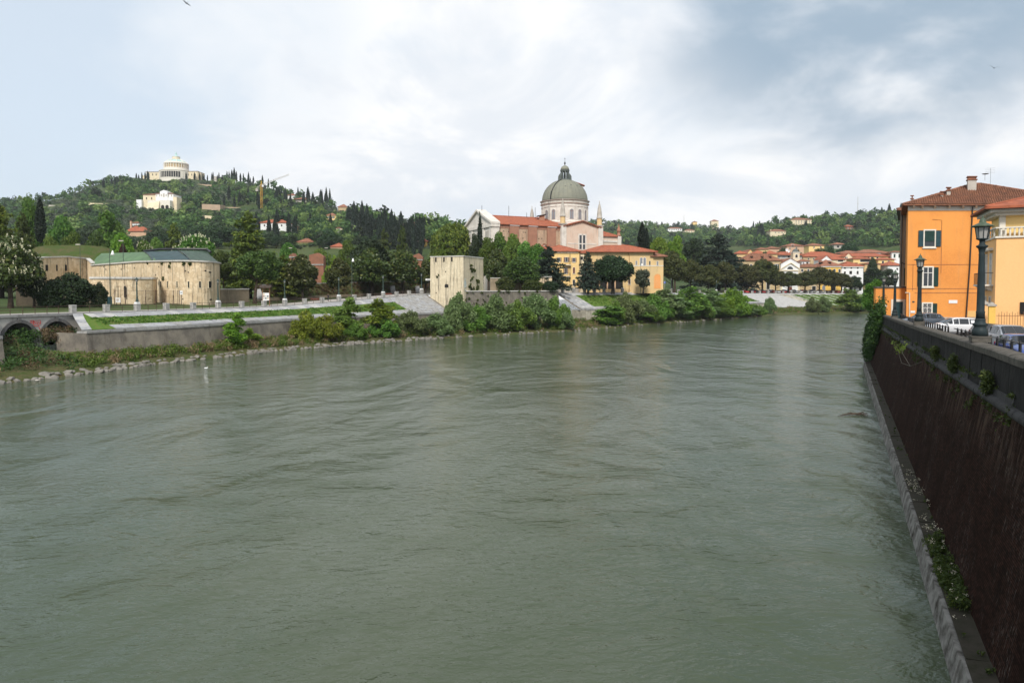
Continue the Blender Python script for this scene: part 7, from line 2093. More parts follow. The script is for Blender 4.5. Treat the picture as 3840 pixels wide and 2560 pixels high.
T('chest','f_broad',545,895,90,184,'blossoming chestnut tree behind the green tarpaulin')
T('chest','f_broad',735,868,205,186,'broad blossoming chestnut tree behind the dark tarpaulin')
T('cedar','f_cedar',655,838,150,225,'olive cedar behind the blossoming chestnuts')
T('broad','f_shrub',590,880,90,215,'green tree between the two blossoming chestnuts')
T('broad','f_wood',760,850,100,260,'green tree above the blossoming chestnut on the slope')
T('cedar','f_cedar',935,795,270,176,'great olive green cedar right of the fort', v=0)
T('cedar','f_cedar',1060,960,210,170,'low spreading cedar boughs right of the great cedar', v=1)
T('pine','f_pine',955,925,190,150,'round pine with leaning trunk in front of the great cedar', rz=.2)
T('pine','f_pine',842,935,90,160,'small dark pine at the right end of the fort')
T('mag','f_mag',1135,945,150,168,'magnolia tree above the notice board side of the hedge bank')
T('mag','f_mag',1268,960,125,174,'smaller magnolia tree behind the jogger')
T('mag','f_dark',1390,890,190,195,'tall dark evergreen tree behind the large magnolia')
T('mag','f_mag',1395,920,185,186,'large magnolia tree in the middle of the park row')
T('mag','f_mag',1510,928,165,196,'golden tinged magnolia tree right in the park row')
T('mag','f_mag',1596,968,100,202,'magnolia tree just left of the square tower')
T('broad','f_shrub',1208,918,120,252,'light green tree above the brick rampart')
T('broad','f_broad',1085,900,110,246,'green tree right of the great cedar on the slope')
T('willow','f_yell',1255,950,95,226,'pale yellow green reedy clump behind the magnolias')
T('broad','f_broad',1305,885,110,265,'green tree below the pale hut')
T('broad','f_dark',1320,985,90,205,'dark tree filling the gap behind the magnolias')
T('cedar','f_pine',1440,860,110,260,'conifer below the cypress grove, left one')
T('cedar','f_pine',1512,850,100,270,'conifer below the cypress grove, right one')
T('stonepine','f_cedar',1690,812,205,228,'large layered cedar left of the church')
T('cedar','f_cedar',1665,870,150,218,'lower cedar boughs behind the square tower')
T('cyp','f_cyp',1800,790,30,226,'lone dark cypress in front of the church facade')
T('broad','f_dark',1782,865,70,222,'dark shrubby tree at the foot of the lone cypress')
T('broad','f_broad',1832,880,120,223,'leafy green tree screening the church facade corner')
T('broad','f_shrub',1925,865,110,220,'light green tree against the middle of the nave')
T('broad','f_broad',2015,905,120,214,'leafy tree left of the yellow house roof')
T('broad','f_broad',1872,852,110,224,'green tree in front of the church nave, left one')
T('poplar','f_shrub',1970,880,90,215,'slender feathery tree in front of the church nave, right one')
T('mag','f_mag',1858,922,115,202,'magnolia tree just right of the square tower')
T('broad','f_pine',1955,955,190,194,'dark leafy mass left of the yellow house')
T('broad','f_broad',1900,960,90,214,'green tree between magnolia and leafy mass')
T('cedar','f_cedarb',2058,925,185,205,'blue green cedar in front of the yellow house')
T('cedar','f_cedarb',2205,945,110,211,'slim blue green cedar before the arcade')
T('stonepine','f_dark',2298,944,190,214,'broad round umbrella pine before the arcaded house')
T('olive','f_olive',2412,1000,95,222,'grey green olive tree before the arcaded house')
T('cyp','f_cyp',2406,828,36,290,'tall cypress behind the arcaded house', base=945)
T('cyp','f_cyp',2422,850,26,292,'thinner cypress beside the tall one behind the arcaded house', base=945)
T('broad','f_lime',2468,878,120,300,'bright green tree right of the tall cypress, left one')
T('broad','f_lime',2530,868,110,305,'bright green tree right of the tall cypress, right one')
T('cedar','f_dark',2440,880,60,330,'dark spire conifer behind the bright green trees')
T('row','f_chest',2520,930,140,262,'large row tree right of the orange niche')
T('row','f_chest',2590,965,110,280,'row tree second right of the orange niche')
T('row','f_chest',2655,985,105,292,'row tree third right of the orange niche')
T('row','f_chest',2720,975,115,305,'row tree left of the white ramp')
T('broad','f_dark',2600,884,140,345,'dark evergreen behind the row trees')
T('cedar','f_cedarb',2692,876,260,340,'wide blue cedar above the row trees')
T('cedar','f_cedarb',2745,950,200,335,'lower boughs of blue cedar beside the ochre town house')
for k, (px, top, w, Y) in enumerate(((2800,985,110,326),(2858,965,135,332),(2908,1005,90,342),(2955,1015,105,346),(3018,1012,95,354),(3072,995,110,358),(3118,1008,95,362),(3155,1020,95,366))):
    T('row','f_chest',px,top,w,Y,f'dark row tree above the parked cars, {ORD[k+1]} from the left')
T('broad','f_dark',3205,1028,80,378,'dark round tree before the white town house')
T('broad','f_dark',3272,995,130,392,'dark tree mass right of the white town house')
T('broad','f_dark',3330,1000,90,396,'dark tree behind the quay lamps')
for k, (px, top, w, Y) in enumerate(((2868,932,60,410),(2930,918,75,430),(2990,925,60,450),(3085,920,120,430),(3110,915,70,470),(3060,925,60,480),(3270,960,50,410),(3180,905,120,560))):
    T('broad','f_wood',px,top,w,Y,f'green tree between the town roofs, {ORD[k+1]} of eight from the left')
T('bush','f_mag',1895,1030,90,190,'dark ivy bush against the broken old wall, left one',base=1095)
T('bush','f_pine',1995,1045,100,189,'green bush against the broken old wall, middle one',base=1095)
T('bush','f_dark',2062,1050,80,191,'dark bush against the old pale wall, right one',base=1095)
# bushes in front of the fort
T('bush','f_dark',262,1012,200,119,'large round dark evergreen bush before the fort', base=1158)
T('bush','f_dark',372,1050,70,121,'tall narrow dark evergreen bush beside the large round one', base=1158)
T('bush','f_dark',185,1045,110,116,'dark evergreen bush left of the large round one', base=1165)

# shrubs on the river bank
def bankpt(px, back):
    w_ = onz(px, float(np.interp(px, [a for a,_ in W_PIX], [b for _,b in W_PIX])), 0)
    k = (w_.y + back)/w_.y; return Vector((w_.x*k, w_.y + back, .4))
def shrub(kind, mat, px, top, w, back, label, v=None):
    back = min(back, 7.5)
    p = bankpt(px, back); p.z = .3 + back*.10
    plant(kind, mat, p, zat(top-4, p.y) - p.z, w*1.25*mpp(p.y), label, 'shrubs on the far river bank', v)
S = shrub
S('sapling','f_lime',883,1178,68,4,'upright lime green sapling by the stained wall')
S('sapling','f_yell',945,1236,60,5,'small yellow green sapling right of the upright one')
S('willow','f_yell',1150,1158,110,6,'airy yellow green shrub, left of a pair on the bank')
S('willow','f_yell',1222,1175,110,4,'airy yellow green shrub, right of a pair on the bank')
S('sapling','f_shrub',1302,1122,95,8,'taller green shrub right of the yellow green pair')
S('willow','f_shrub',1330,1210,90,4,'low dark green shrub at the foot of the taller one')
S('sapling','f_lime',1418,1128,110,8,'bright leafy shrub below the paved slope')
S('willow','f_shrub',1440,1190,100,4,'grassy green shrub below the bright leafy one')
S('willow','f_will',1540,1162,115,5,'rounded willow left of the tower foot')
S('willow','f_will',1640,1172,110,4,'rounded willow in front of the tower foot')
S('willow','f_will',1722,1090,110,9,'tall grey green willow against the square tower')
S('willow','f_shrub',1790,1140,110,6,'green shrub right of the tower foot')
S('willow','f_will',1862,1095,140,8,'broad grey green willow before the rampart wall, left one')
S('willow','f_shrub',1940,1120,120,5,'green willow before the rampart wall, middle one')
S('willow','f_will',2000,1092,140,8,'broad grey green willow before the rampart wall, right one')
S('willow','f_shrub',2080,1105,110,6,'green shrub at the right end of the rampart wall')
S('willow','f_will',2110,1160,80,3,'low willow below the right end of the rampart wall')
S('willow','f_will',2345,1092,120,12,'tall willow before the grass slope')
S('willow','f_will',2412,1120,95,9,'silvery willow right of the tall one')
S('willow','f_shrub',2455,1095,100,14,'green shrub right of the silvery willow')
bs = [(2290,1150,100,5),(2310,1125,80,7),(2500,1088,95,18),(2545,1100,90,14),(2585,1082,100,18),(2625,1105,90,12),(2660,1090,90,16),(2480,1135,100,8),(2565,1140,100,7),(2640,1140,90,6),(2530,1120,110,11),(2610,1125,110,9),(2685,1150,90,5),(2735,1140,90,5),(2790,1150,80,5),(2440,1150,90,5),(2395,1160,80,5)]
for k, (px, top, w, b) in enumerate(bs):
    S('willow' if k % 2 else 'sapling', ('f_shrub','f_shrub','f_will','f_broad')[k % 4], px, top, w, b, f'green bank shrub in the thicket below the row trees, {ORD[k+1]} of seventeen')
S('willow','f_lime',2752,1076,110,10,'bright lime green willow left of the white ramp')
S('willow','f_lime',2705,1100,90,10,'light green shrub left of the bright willow')
S('willow','f_shrub',2700,1130,90,5,'green shrub at the foot of the bright willow')
S('willow','f_will',2884,1112,48,3,'small round willow on the white ramp')
S('willow','f_shrub',2830,1140,80,3,'low shrub at the left foot of the white ramp')
S('willow','f_will',3046,1112,52,3,'round willow on the ribbed grass slope, left of two')
S('willow','f_will',3085,1110,60,3,'round willow on the ribbed grass slope, right of two')
S('sapling','f_shrub',3185,1088,75,4,'dark green shrub at the right end of the ribbed slope')
S('willow','f_shrub',3225,1110,70,3,'low green shrub at the quay end of the far bank')

# cypresses on the hills
cyp_lab = 'slim dark cypress on the skyline of the sanctuary hill'
rc = random.Random(15)
def cyp(px, top, base, Y, wpx=None, lab=None):
    Y = YG(px, base); g = ground(px, Y); g.z -= .4; h = zat(top, Y) - g.z
    plant('cyp', 'f_cyp', g, h, (wpx or rc.uniform(.16,.24)*(base-top))*mpp(Y)*1.05, lab or cyp_lab, 'cypresses: ' + (lab or cyp_lab))
for px, t_, b_ in ((397,666,700),(410,673,700),(428,666,695),(440,660,692),(453,668,692),(462,653,688),(470,672,690),(480,668,684),
    (520,648,668),(529,654,670),(541,645,672),(553,643,672),(562,640,672),(566,645,672),(583,643,670),(602,645,670),(624,648,670),(645,645,668),(706,645,672),(715,648,668),(737,645,672),(756,645,674),(768,650,672),(773,654,672),(785,655,674),(801,647,668),(806,643,668),(828,645,672),(822,655,676),(840,655,688),(858,640,668),(866,640,664),(876,635,668),(885,627,664),(893,640,670),(908,648,675),(919,648,676),(938,644,690),(945,665,690),(956,660,682),(990,655,685),(1012,668,690),(1032,672,700),(1050,700,730),(1060,705,735),(1075,700,735),(1122,700,740),(1130,712,742),(1156,722,745),(1178,722,750),(1205,712,752),(1222,724,755),(1228,728,756),(1233,732,757),(1240,735,757),(1248,738,758)):
    cyp(px, t_, b_+6, 1000 - max(0, px-900)*.35)
for k in range(26):
    px = rc.uniform(840, 1250); cyp(px, 0, 0, 1) if False else None
    b_ = rc.uniform(740, 785); cyp(px, b_-rc.uniform(35,60), b_+4, 780, None, 'dark cypress on the slope between the crane and the grove')
for px, t_, b_ in ((1012,808,885),(1042,780,865),(1048,800,862),(1063,785,860),(1086,792,875),(1108,805,900),(1115,802,860),(1132,830,865),(1140,832,862),(1158,815,870),(1166,800,872),(1190,812,862),(1242,798,850),(1282,808,852),(1302,815,845),(965,795,860),(975,812,858),(1033,815,895),(1043,835,905)):
    cyp(px, t_, b_, 405, .17*(b_-t_)+4, 'tall slim cypress standing near the long white farmhouse')
for k in range(62):
    px = 1305 + 285*((k*.618) % 1.0); f = (px-1305)/285
    t_ = 765 + 55*f + rc.uniform(-12, 35); b_ = t_ + rc.uniform(75, 120)
    cyp(px, t_, b_, 450 + rc.uniform(-40, 60), rc.uniform(16, 24), 'dark cypress in the dense grove left of the church')
for px, t_, b_ in ((1330,752,840),(1360,750,850),(1378,762,850),(1445,770,860),(1470,782,870),(1505,790,860),(1575,805,880),(1592,812,880),(1610,815,885),(1632,818,890),(1620,830,890)): cyp(px, t_, b_, 470, 20, 'tallest kind of spire cypress topping the dense grove')
for px, t_, b_, Y in ((2811,865,900,900),(2827,858,902,900),(2842,842,900,900),(2850,835,900,900),(2856,838,900,900),(3018,822,868,900),(2480,830,850,1400),(2965,838,858,960),(2822,828,852,1150),(2838,832,852,1150),(2845,826,850,1150),(2640,878,905,700),(2650,878,905,700),(2725,868,892,900),(2735,866,892,900),(3300,775,812,1000),(3328,762,812,1000),(3372,760,805,1000),(3262,785,818,1000),(2700,880,905,700),(3090,800,830,1050),(3100,815,840,1000),(1690,835,870,560),(1705,840,872,560),(1720,838,875,560)): cyp(px, t_, b_, Y, max(8, (b_-t_)*.28), 'small distant cypress on the hills right of the church' if px > 1800 else 'small cypress just left of the church facade')

# woodland: the nearest hillside trees one by one, the rest as one mass each
EXC = HEXC
def blocked(px, Y, top, r):
    for a, b, by, yb in EXC:
        if a-r < px < b+r and Y < yb+8 and top < by-5: return True
    return False
rg = np.random.default_rng(5)
hill_protos = {}
def hill_proto(kind, v, n, s):
    key = (kind, v, n)
    if key not in hill_protos:
        bl = crown_blobs(0,0,.4,9.4,3.9,9,300+v,'oval' if kind != 'o' else 'oval',.52)
        hill_protos[key] = leafcloud(bl, n, s, 400+v, .3)
    return hill_protos[key]
masses = {'w': [], 'o': [], 'd': []}
singles = 0
cand = []
for k in range(9500):
    px = rg.uniform(-250, 3900)
    if px < 1750: ry = np.interp(px, RIDGE_L[:,0], RIDGE_L[:,1]); lo = 935
    else: ry = np.interp(px, RIDGE_B[:,0], RIDGE_B[:,1]); lo = 925
    py = ry + 1 + (lo - ry)*rg.random()
    Y = YG(px, py)
    if 1750 < px < 2180 and Y < 900: continue
    cand.append((Y, px))
cand.sort()
clump = lambda px, Y: math.sin(px*.013+1.3)*math.cos(Y*.011) + .6*math.sin(px*.031+Y*.017)
for Y, px in cand:
    c = clump(px, Y); r_ = rg.random()
    far = Y > 620
    if px < 1750: typ = 'o' if (c > .15 and Y > 480 and r_ < .8) else ('d' if r_ < .20 else 'w')
    else: typ = 'd' if r_ < .22 else ('o' if c > .75 and r_ < .6 else 'w')
    h = rg.uniform(4.0, 6.5) if typ == 'o' else (rg.uniform(5, 11) if rg.random() < .85 else rg.uniform(11, 16))
    w = h*rg.uniform(.8, 1.15) if typ != 'o' else h*rg.uniform(1.1, 1.5)
    g = ground(px, Y); top = 1085 - (g.z + h - CAMZ)*FPX/Y
    if blocked(px, Y, top, w/2/mpp(Y)*.45):
        h, w = 2.4, 4.2; top = 1085 - (g.z + h - CAMZ)*FPX/Y
        if blocked(px, Y, top, 2): continue
    if singles < 300 and Y < 520 and typ != 'o':
        singles += 1
        plant('hill', 'f_wood' if typ == 'w' else 'f_dark', g, h, w, *(lambda l: (l, 'hill trees: ' + l))('rounded leafy tree on the lower slope ' + ('above the fort and its mound' if px < 830 else 'between the great cedar and the dense cypress grove' if px < 1300 else 'below the dense cypress grove' if px < 1750 else 'behind the far town roofs')), v=int(rg.integers(0,2)))
        continue
    n, s = (60, 1.15) if far else (130, .8)
    v_, q_ = hill_proto(typ, int(rg.integers(0,4)), n, s)
    a = rg.uniform(0, 6.28); ca, sa_ = math.cos(a), math.sin(a); sx = w/8.6; sz = h/10
    V = np.stack([(v_[:,0]*ca - v_[:,1]*sa_)*sx + g.x, (v_[:,0]*sa_ + v_[:,1]*ca)*sx + g.y, v_[:,2]*sz + g.z - .5], 1)
    masses[typ].append((V, q_, rg.random()))
for typ, nm, m, lab, cat in (('w','woodland','f_wood','mixed green woodland covering the hillsides','woodland'),('o','olive_grove','f_olivh','grey green olive groves on the hill terraces','olive trees'),('d','evergreen_wood','f_dark','scattered dark evergreens in the hillside woods','evergreens')):
    V, Q_ = merge([(a, b) for a, b, _ in masses[typ]])
    me = npmesh(nm, V, Q_, MAT[m])
    ti = me.attributes.new('tint', 'FLOAT', 'POINT')
    ti.data.foreach_set('value', np.concatenate([np.full(len(a), c, np.float32) for a, _, c in masses[typ]]))
    tag(obj(nm, me, kind='stuff'), lab, cat)

# ground cover: weeds, reeds, ivy, turf
def scatter(name, pts, n_per, size, mat, label, cat, blob=(.35,.35,.3), elong=1.0, up=0.0, seed=1, nrm=.4, droop=0.0, kind='stuff'):
    bl = [(p[0],p[1],p[2]+blob[2]*.6*s,blob[0]*s,blob[1]*s,blob[2]*s) for p, s in pts]
    V, Q_ = leafcloud(bl, int(n_per*len(bl)), size, seed, .9, elong, nrm, up, droop=droop)
    return tag(obj(name, npmesh(name, V, Q_, MAT[mat]), kind=kind), label, cat)
rw_ = random.Random(9)
weeds, dry, ivy, brown = [], [], [], []
s = S_A0 - 40
while s < S_END + 10:
    w = wd(s); g = gully(s); d0 = (wall_off(s) + .6) if s < S_F else slope_w(s)+5
    if g > .3: d0 = .6
    for k in range(7 if s < s_of(2100) else 4):
        d = d0 + (w - 1.6 - d0)*rw_.random()
        if d > w - 1.2: continue
        p = cpos(s + rw_.uniform(-.6,.6), d, bank_z(s, d)); sc_ = rw_.uniform(.7, 1.7)
        if rw_.random() < .45 or g > .5: sc_ *= 1.1
        r_ = rw_.random()
        if g > .5: (ivy if r_ < .8 else brown).append((p, sc_*1.2))
        else: (weeds if r_ < .68 else dry if r_ < .90 else brown).append((p, sc_))
    s += .8
for k in range(260):                                       # ivy tumbling inside and before the arches
    s = rw_.uniform(S_A0+.2, S_A1-.2); d = rw_.uniform(-3, 1.5); p = cpos(s, d, 3.6 + rw_.uniform(-.3,.9) - .35*max(0,d)); ivy.append((p, rw_.uniform(.8,1.6)))
for k in range(70):
    s = rw_.uniform(S_A1-4.5, S_A1+.2); d = rw_.uniform(.3, 5); p = cpos(s - SKEW*d/8, d, 4.7 - .30*d + rw_.uniform(-.2,.5)); brown.append((p, rw_.uniform(.7,1.2)))
scatter('bank_weeds', weeds, 40, .10, 'f_weed', 'green weeds covering the foot of the far bank', 'weeds', (.55,.55,.42), 1.7, .2, 11)
scatter('dry_reeds', dry, 46, .07, 'f_dry', 'straw coloured dry reeds along the far bank', 'reeds', (.45,.45,.5), 3.2, 0, 12, .2, -2.0)
scatter('ivy', ivy, 30, .15, 'f_ivy', 'dark ivy and nettles filling the gully before the arches', 'ivy', (.6,.6,.5), 1.1, .3, 13)
scatter('brown_brambles', brown, 46, .06, 'f_brown', 'dead brown brambles on the far bank', 'brambles', (.55,.55,.4), 3.5, 0, 14, .2)
gr = []
for k in range(5200):
    s = rw_.uniform(SB0 + 1, S_F) if rw_.random() < .8 else rw_.uniform(s_of(2950), S_END)
    if S_C - 1 < s < S_E + .5: continue
    if s > S_F: f = rw_.uniform(.08,.97); d = .3+15.7*f; z = zf(f)(s)
    else:
        f = rw_.uniform(.29,.78) if s < S_C else rw_.uniform(.15,.88); d = .35+(slope_w(s)-.35)*f; z = lerpz(f)(s)
    gr.append((cpos(s, d, z), rw_.uniform(.6,1.2)))
scatter('grass', gr, 7, .10, 'f_grass', 'rough grass on the turfed embankment slopes', 'grass', (.5,.5,.12), 1.8, .5, 15, .2, -1.5)
# brown hedge on the park terrace
hd = []
for (a,ya_),(b,yb_) in zip(tp[:-1], tp[1:]):
    for k in range(110):
        f = rw_.random(); g_ = rw_.random(); A = ground(a,ya_); B = ground(b,yb_)
        za = float(np.interp(a,[955,1640],[zat(1098,160),zat(1074,213)])); zb = float(np.interp(b,[955,1640],[zat(1098,160),zat(1074,213)]))
        z0a = zat(float(np.interp(a,[955,1640],[1120,1090])),ya_); z0b = zat(float(np.interp(b,[955,1640],[1120,1090])),yb_)
        P = A.lerp(B, f); hd.append((Vector((P.x-.6*g_, P.y+2.2*g_-.1, (z0a*(1-f)+z0b*f)*(1-g_) + (za*(1-f)+zb*f+1.7)*g_)), 1))
scatter('clipped_hedge', hd, 26, .12, 'f_hedge', 'brown clipped hedge covering the park terrace bank', 'hedge', (.5,.5,.35), 1.0, .1, 16)
# weeds rooted in fort, tower and rampart
wk = []
for px, py, Y, r_ in ((611,990,142,.9),(640,1002,140.6,1.0),(641,990,140.4,.7),(690,990,138.2,.6),(714,993,137.9,.7),(614,1046,141.7,.5),(557,990,145.6,.5)):
    for k in range(5): wk.append((at(px+rw_.uniform(-5,5), py+rw_.uniform(-5,5), Y-.15), r_))
for px, py, r_, f in ((1640,1038,.6,0),(1765,1005,1.0,1),(1775,1020,1.3,1),(1770,1050,1.1,1),(1790,1060,1.2,1),(1760,1075,1.4,1),(1790,1082,1.4,1),(1772,1085,1.3,1)):
    for k in range(6):
        ppx = px+rw_.uniform(-6,6); a, b = (TA, TC) if f == 0 else (TC, TB)
        kx = (ppx-1920)/FPX; tt = (kx*a.y - a.x)/((b.x-a.x) - kx*(b.y-a.y)); Yq = a.y+(b.y-a.y)*tt
        wk.append((at(ppx, py+rw_.uniform(-7,7), Yq-.25), r_*.8))
for k in range(60):
    x = rw_.uniform(0, 24); wk.append((Vector(Fr((RA_.x,RA_.y,0), math.atan2(RB_.y-RA_.y, RB_.x-RA_.x))((x, -.25, rw_.uniform(5, 10)))), rw_.uniform(.6,1.1)))
scatter('wall_weeds', wk, 26, .16, 'f_pine', 'dry brown green weeds rooted in the old fort, tower and rampart stones', 'weeds', (.4,.4,.4), 1.3, .1, 17)
for px, Y, t_, lab in ((1660,176,930,'green sprout growing on the tower top, left one'),(1725,176,942,'green sprout growing on the tower top, right one')):
    g_ = at(px, 962, Y); plant('willow','f_shrub', g_, zat(t_,Y)-g_.z, 26*mpp(Y), lab)
# ivy hanging over the far end of the quay wall, weeds on ledge and parapet
iv = []
for k in range(900):
    f = rw_.random(); tt = 93 + 11*rw_.random()
    z = 1.2 + 6.6*rw_.random()**.8*(1 if tt > 97 else .6+.1*(tt-93)) + (0 if tt > 96 else 2.0); o = .1 + (7.5-z)*.15 + rw_.random()**2*.8
    iv.append((Vector(q(tt, o, z)), rw_.uniform(.7,1.2)))
scatter('hanging_ivy', iv, 16, .13, 'f_ivy', 'dark ivy curtain hanging at the far end of the quay wall', 'ivy', (.6,.6,.6), 1.0, 0, 18)
plant('broad','f_broad', Vector(q(104, .6, 6.0)), zat(1035,96)-6.0, 110*mpp(96), 'leafy tree growing over the far end of the quay wall')
for t_, o_, h_, w_, lab in ((102,.7,4.6,3.0,'ivy clad bush at the far foot of the quay wall'),(107,.2,7.6,4.5,'leafy bush behind the ivy at the quay end')):
    plant('bush','f_ivy', Vector(q(t_, o_, .2)), h_, w_, lab)
wl = []
for k in range(230):
    tt = rw_.uniform(22, 92); r_ = rw_.random()
    if r_ < .6: wl.append((Vector(q(tt, .16, ztop(tt)-1.72-rw_.random()**2*.9)), rw_.uniform(.3,.8)))
    else: wl.append((Vector(q(tt, .12, ztop(tt)-1.25)), rw_.uniform(.25,.5)))
for t_ in (25.5, 33.5, 40):
    for k in range(14): wl.append((Vector(q(t_+rw_.uniform(-.4,.4), .25, ztop(t_)-1.3+rw_.uniform(-.2,.35))), .7))
scatter('quay_wall_weeds', wl, 60, .035, 'f_pine', 'small weeds sprouting along the roll moulding of the quay wall', 'weeds', (.28,.28,.3), 1.4, .2, 19)
lg, fl = [], []
for k in range(130):
    tt = rw_.choice((rw_.gauss(26.5,1.6), rw_.gauss(23.5,1.2), rw_.uniform(18,80))); o = rw_.uniform(1.05,1.65)
    lg.append((Vector(q(tt, o, .84)), rw_.uniform(.3,.9) if abs(tt-25.5) < 3.5 else rw_.uniform(.12,.3)))
for k in range(50):
    tt = rw_.choice((rw_.gauss(30,1.6), rw_.gauss(23.5,2.2), rw_.gauss(36,2))); fl.append((Vector(q(tt, rw_.uniform(1.1,1.7), 1.05)), rw_.uniform(.5,1)))
scatter('ledge_weeds', lg, 60, .032, 'f_pine', 'grass and weeds growing on the ledge at the quay foot', 'weeds', (.3,.3,.28), 1.9, .2, 20, .2, -1)
scatter('ledge_flowers', fl, 9, .028, 'blossom', 'small white flowers on the ledge at the quay foot', 'flowers', (.16,.16,.12), 1.0, .6, 21)
# ------------------------------------------------------------------ boulders along the waterline
rk = random.Random(33); ROCKS = []
for k in range(6):
    ico = [(0,0,1)] + [(math.cos(a)*.9, math.sin(a)*.9, .45) for a in [6.283*i/6+.2 for i in range(6)]] + [(math.cos(a), math.sin(a), -.35) for a in [6.283*i/6+.7 for i in range(6)]] + [(0,0,-.8)]
    V = [tuple(c*(1+rk.uniform(-.28,.28)) for c in p) for p in ico]
    F = [(0,1+i,1+(i+1)%6) for i in range(6)] + [(1+i,7+i,1+(i+1)%6) for i in range(6)] + [(1+(i+1)%6,7+i,7+(i+1)%6) for i in range(6)] + [(13,7+(i+1)%6,7+i) for i in range(6)]
    me = bpy.data.meshes.new('boulder'); me.from_pydata(V, [], F); me.materials.append(MAT['rock']); me.update(); ROCKS.append(me)
def boulder(p, s, where):
    o = obj('boulder', ROCKS[rk.randrange(6)], None, p); o.rotation_euler = (rk.uniform(-.3,.3), rk.uniform(-.3,.3), rk.uniform(0,6.28))
    o.scale = (s*rk.uniform(.9,1.5), s*rk.uniform(.8,1.1), s*rk.uniform(.5,.8))
    tag(o, 'pale grey boulder at the waterline ' + where, 'boulder', 'boulders ' + where)
nb_ = 0; s = S_A0 - 16
while nb_ < 300 and s < s_of(2700):
    px_ = np.interp(s, CS, CPX); dens = 1.0 if px_ < 1330 else .5 if px_ < 1700 else .55 if px_ < 2420 else .3
    w = wd(s)
    for rowd, zz, sz in ((w+.2, .02, .50), (w-.6, .33, .42)):
        if rk.random() < dens*(.97 if rowd > w else .8) and nb_ < 300:
            boulder(tuple(cpos(s + rk.uniform(-.3,.3), rowd + rk.uniform(-.25,.25), zz)), sz*rk.uniform(.7,1.25)*(1.0 if px_ < 1400 else .8), 'below the two-arched viaduct' if px_ < 330 else 'below the fort and its retaining wall' if px_ < 820 else 'below the park and magnolias' if px_ < 1500 else 'below the tower and rampart' if px_ < 2100 else 'below the yellow houses'); nb_ += 1
    s += .86 if px_ < 1330 else 1.3
# driftwood by the quay and a few stones
dw = thing('driftwood', 'tangled driftwood branch lying in the water by the quay wall', 'branch', tuple(onz(3190,1553,0)))
for k in range(6):
    a = onz(3140+14*k, 1556+rk.uniform(-4,4), .05); b = onz(3190+12*k, 1549+rk.uniform(-5,6), .18); c = onz(3225+6*k, 1556+rk.uniform(-8,8), .1)
    MB().tube([a, b, c], [.02,.05,.03], 5).build('stick', MAT['bark'], dw)
fg = thing('fig_branch', 'bare fig branch with a few leaves growing out of the quay wall', 'branch', q(47, .2, 6.2))
mb = MB()
b0 = Vector(q(46, .25, ztop(46)-2.0))
mb.tube([b0, Vector(q(48, .7, 5.6)), Vector(q(52, .9, 5.4)), Vector(q(57, .8, 5.8))], [.03,.022,.016,.008], 5)
mb.tube([Vector(q(48, .7, 5.6)), Vector(q(49.5, 1.0, 6.2)), Vector(q(51, 1.0, 6.5))], [.02,.012,.006], 4)
mb.build('branch', MAT['coping'], fg)
lf = [(Vector(q(t_, .9, z)), 1) for t_, z in ((57.5,6.1),(56.5,5.9),(60,6.2),(52,6.4),(51.5,6.6),(53,6.2),(49,6.9))]
V, Q_ = leafcloud([(p.x,p.y,p.z,.25,.25,.25) for p, _ in lf], 140, .07, 3, .9); o_ = obj('leaves', npmesh('leaves', V - np.array(fg.location), Q_, MAT['f_shrub']), fg)

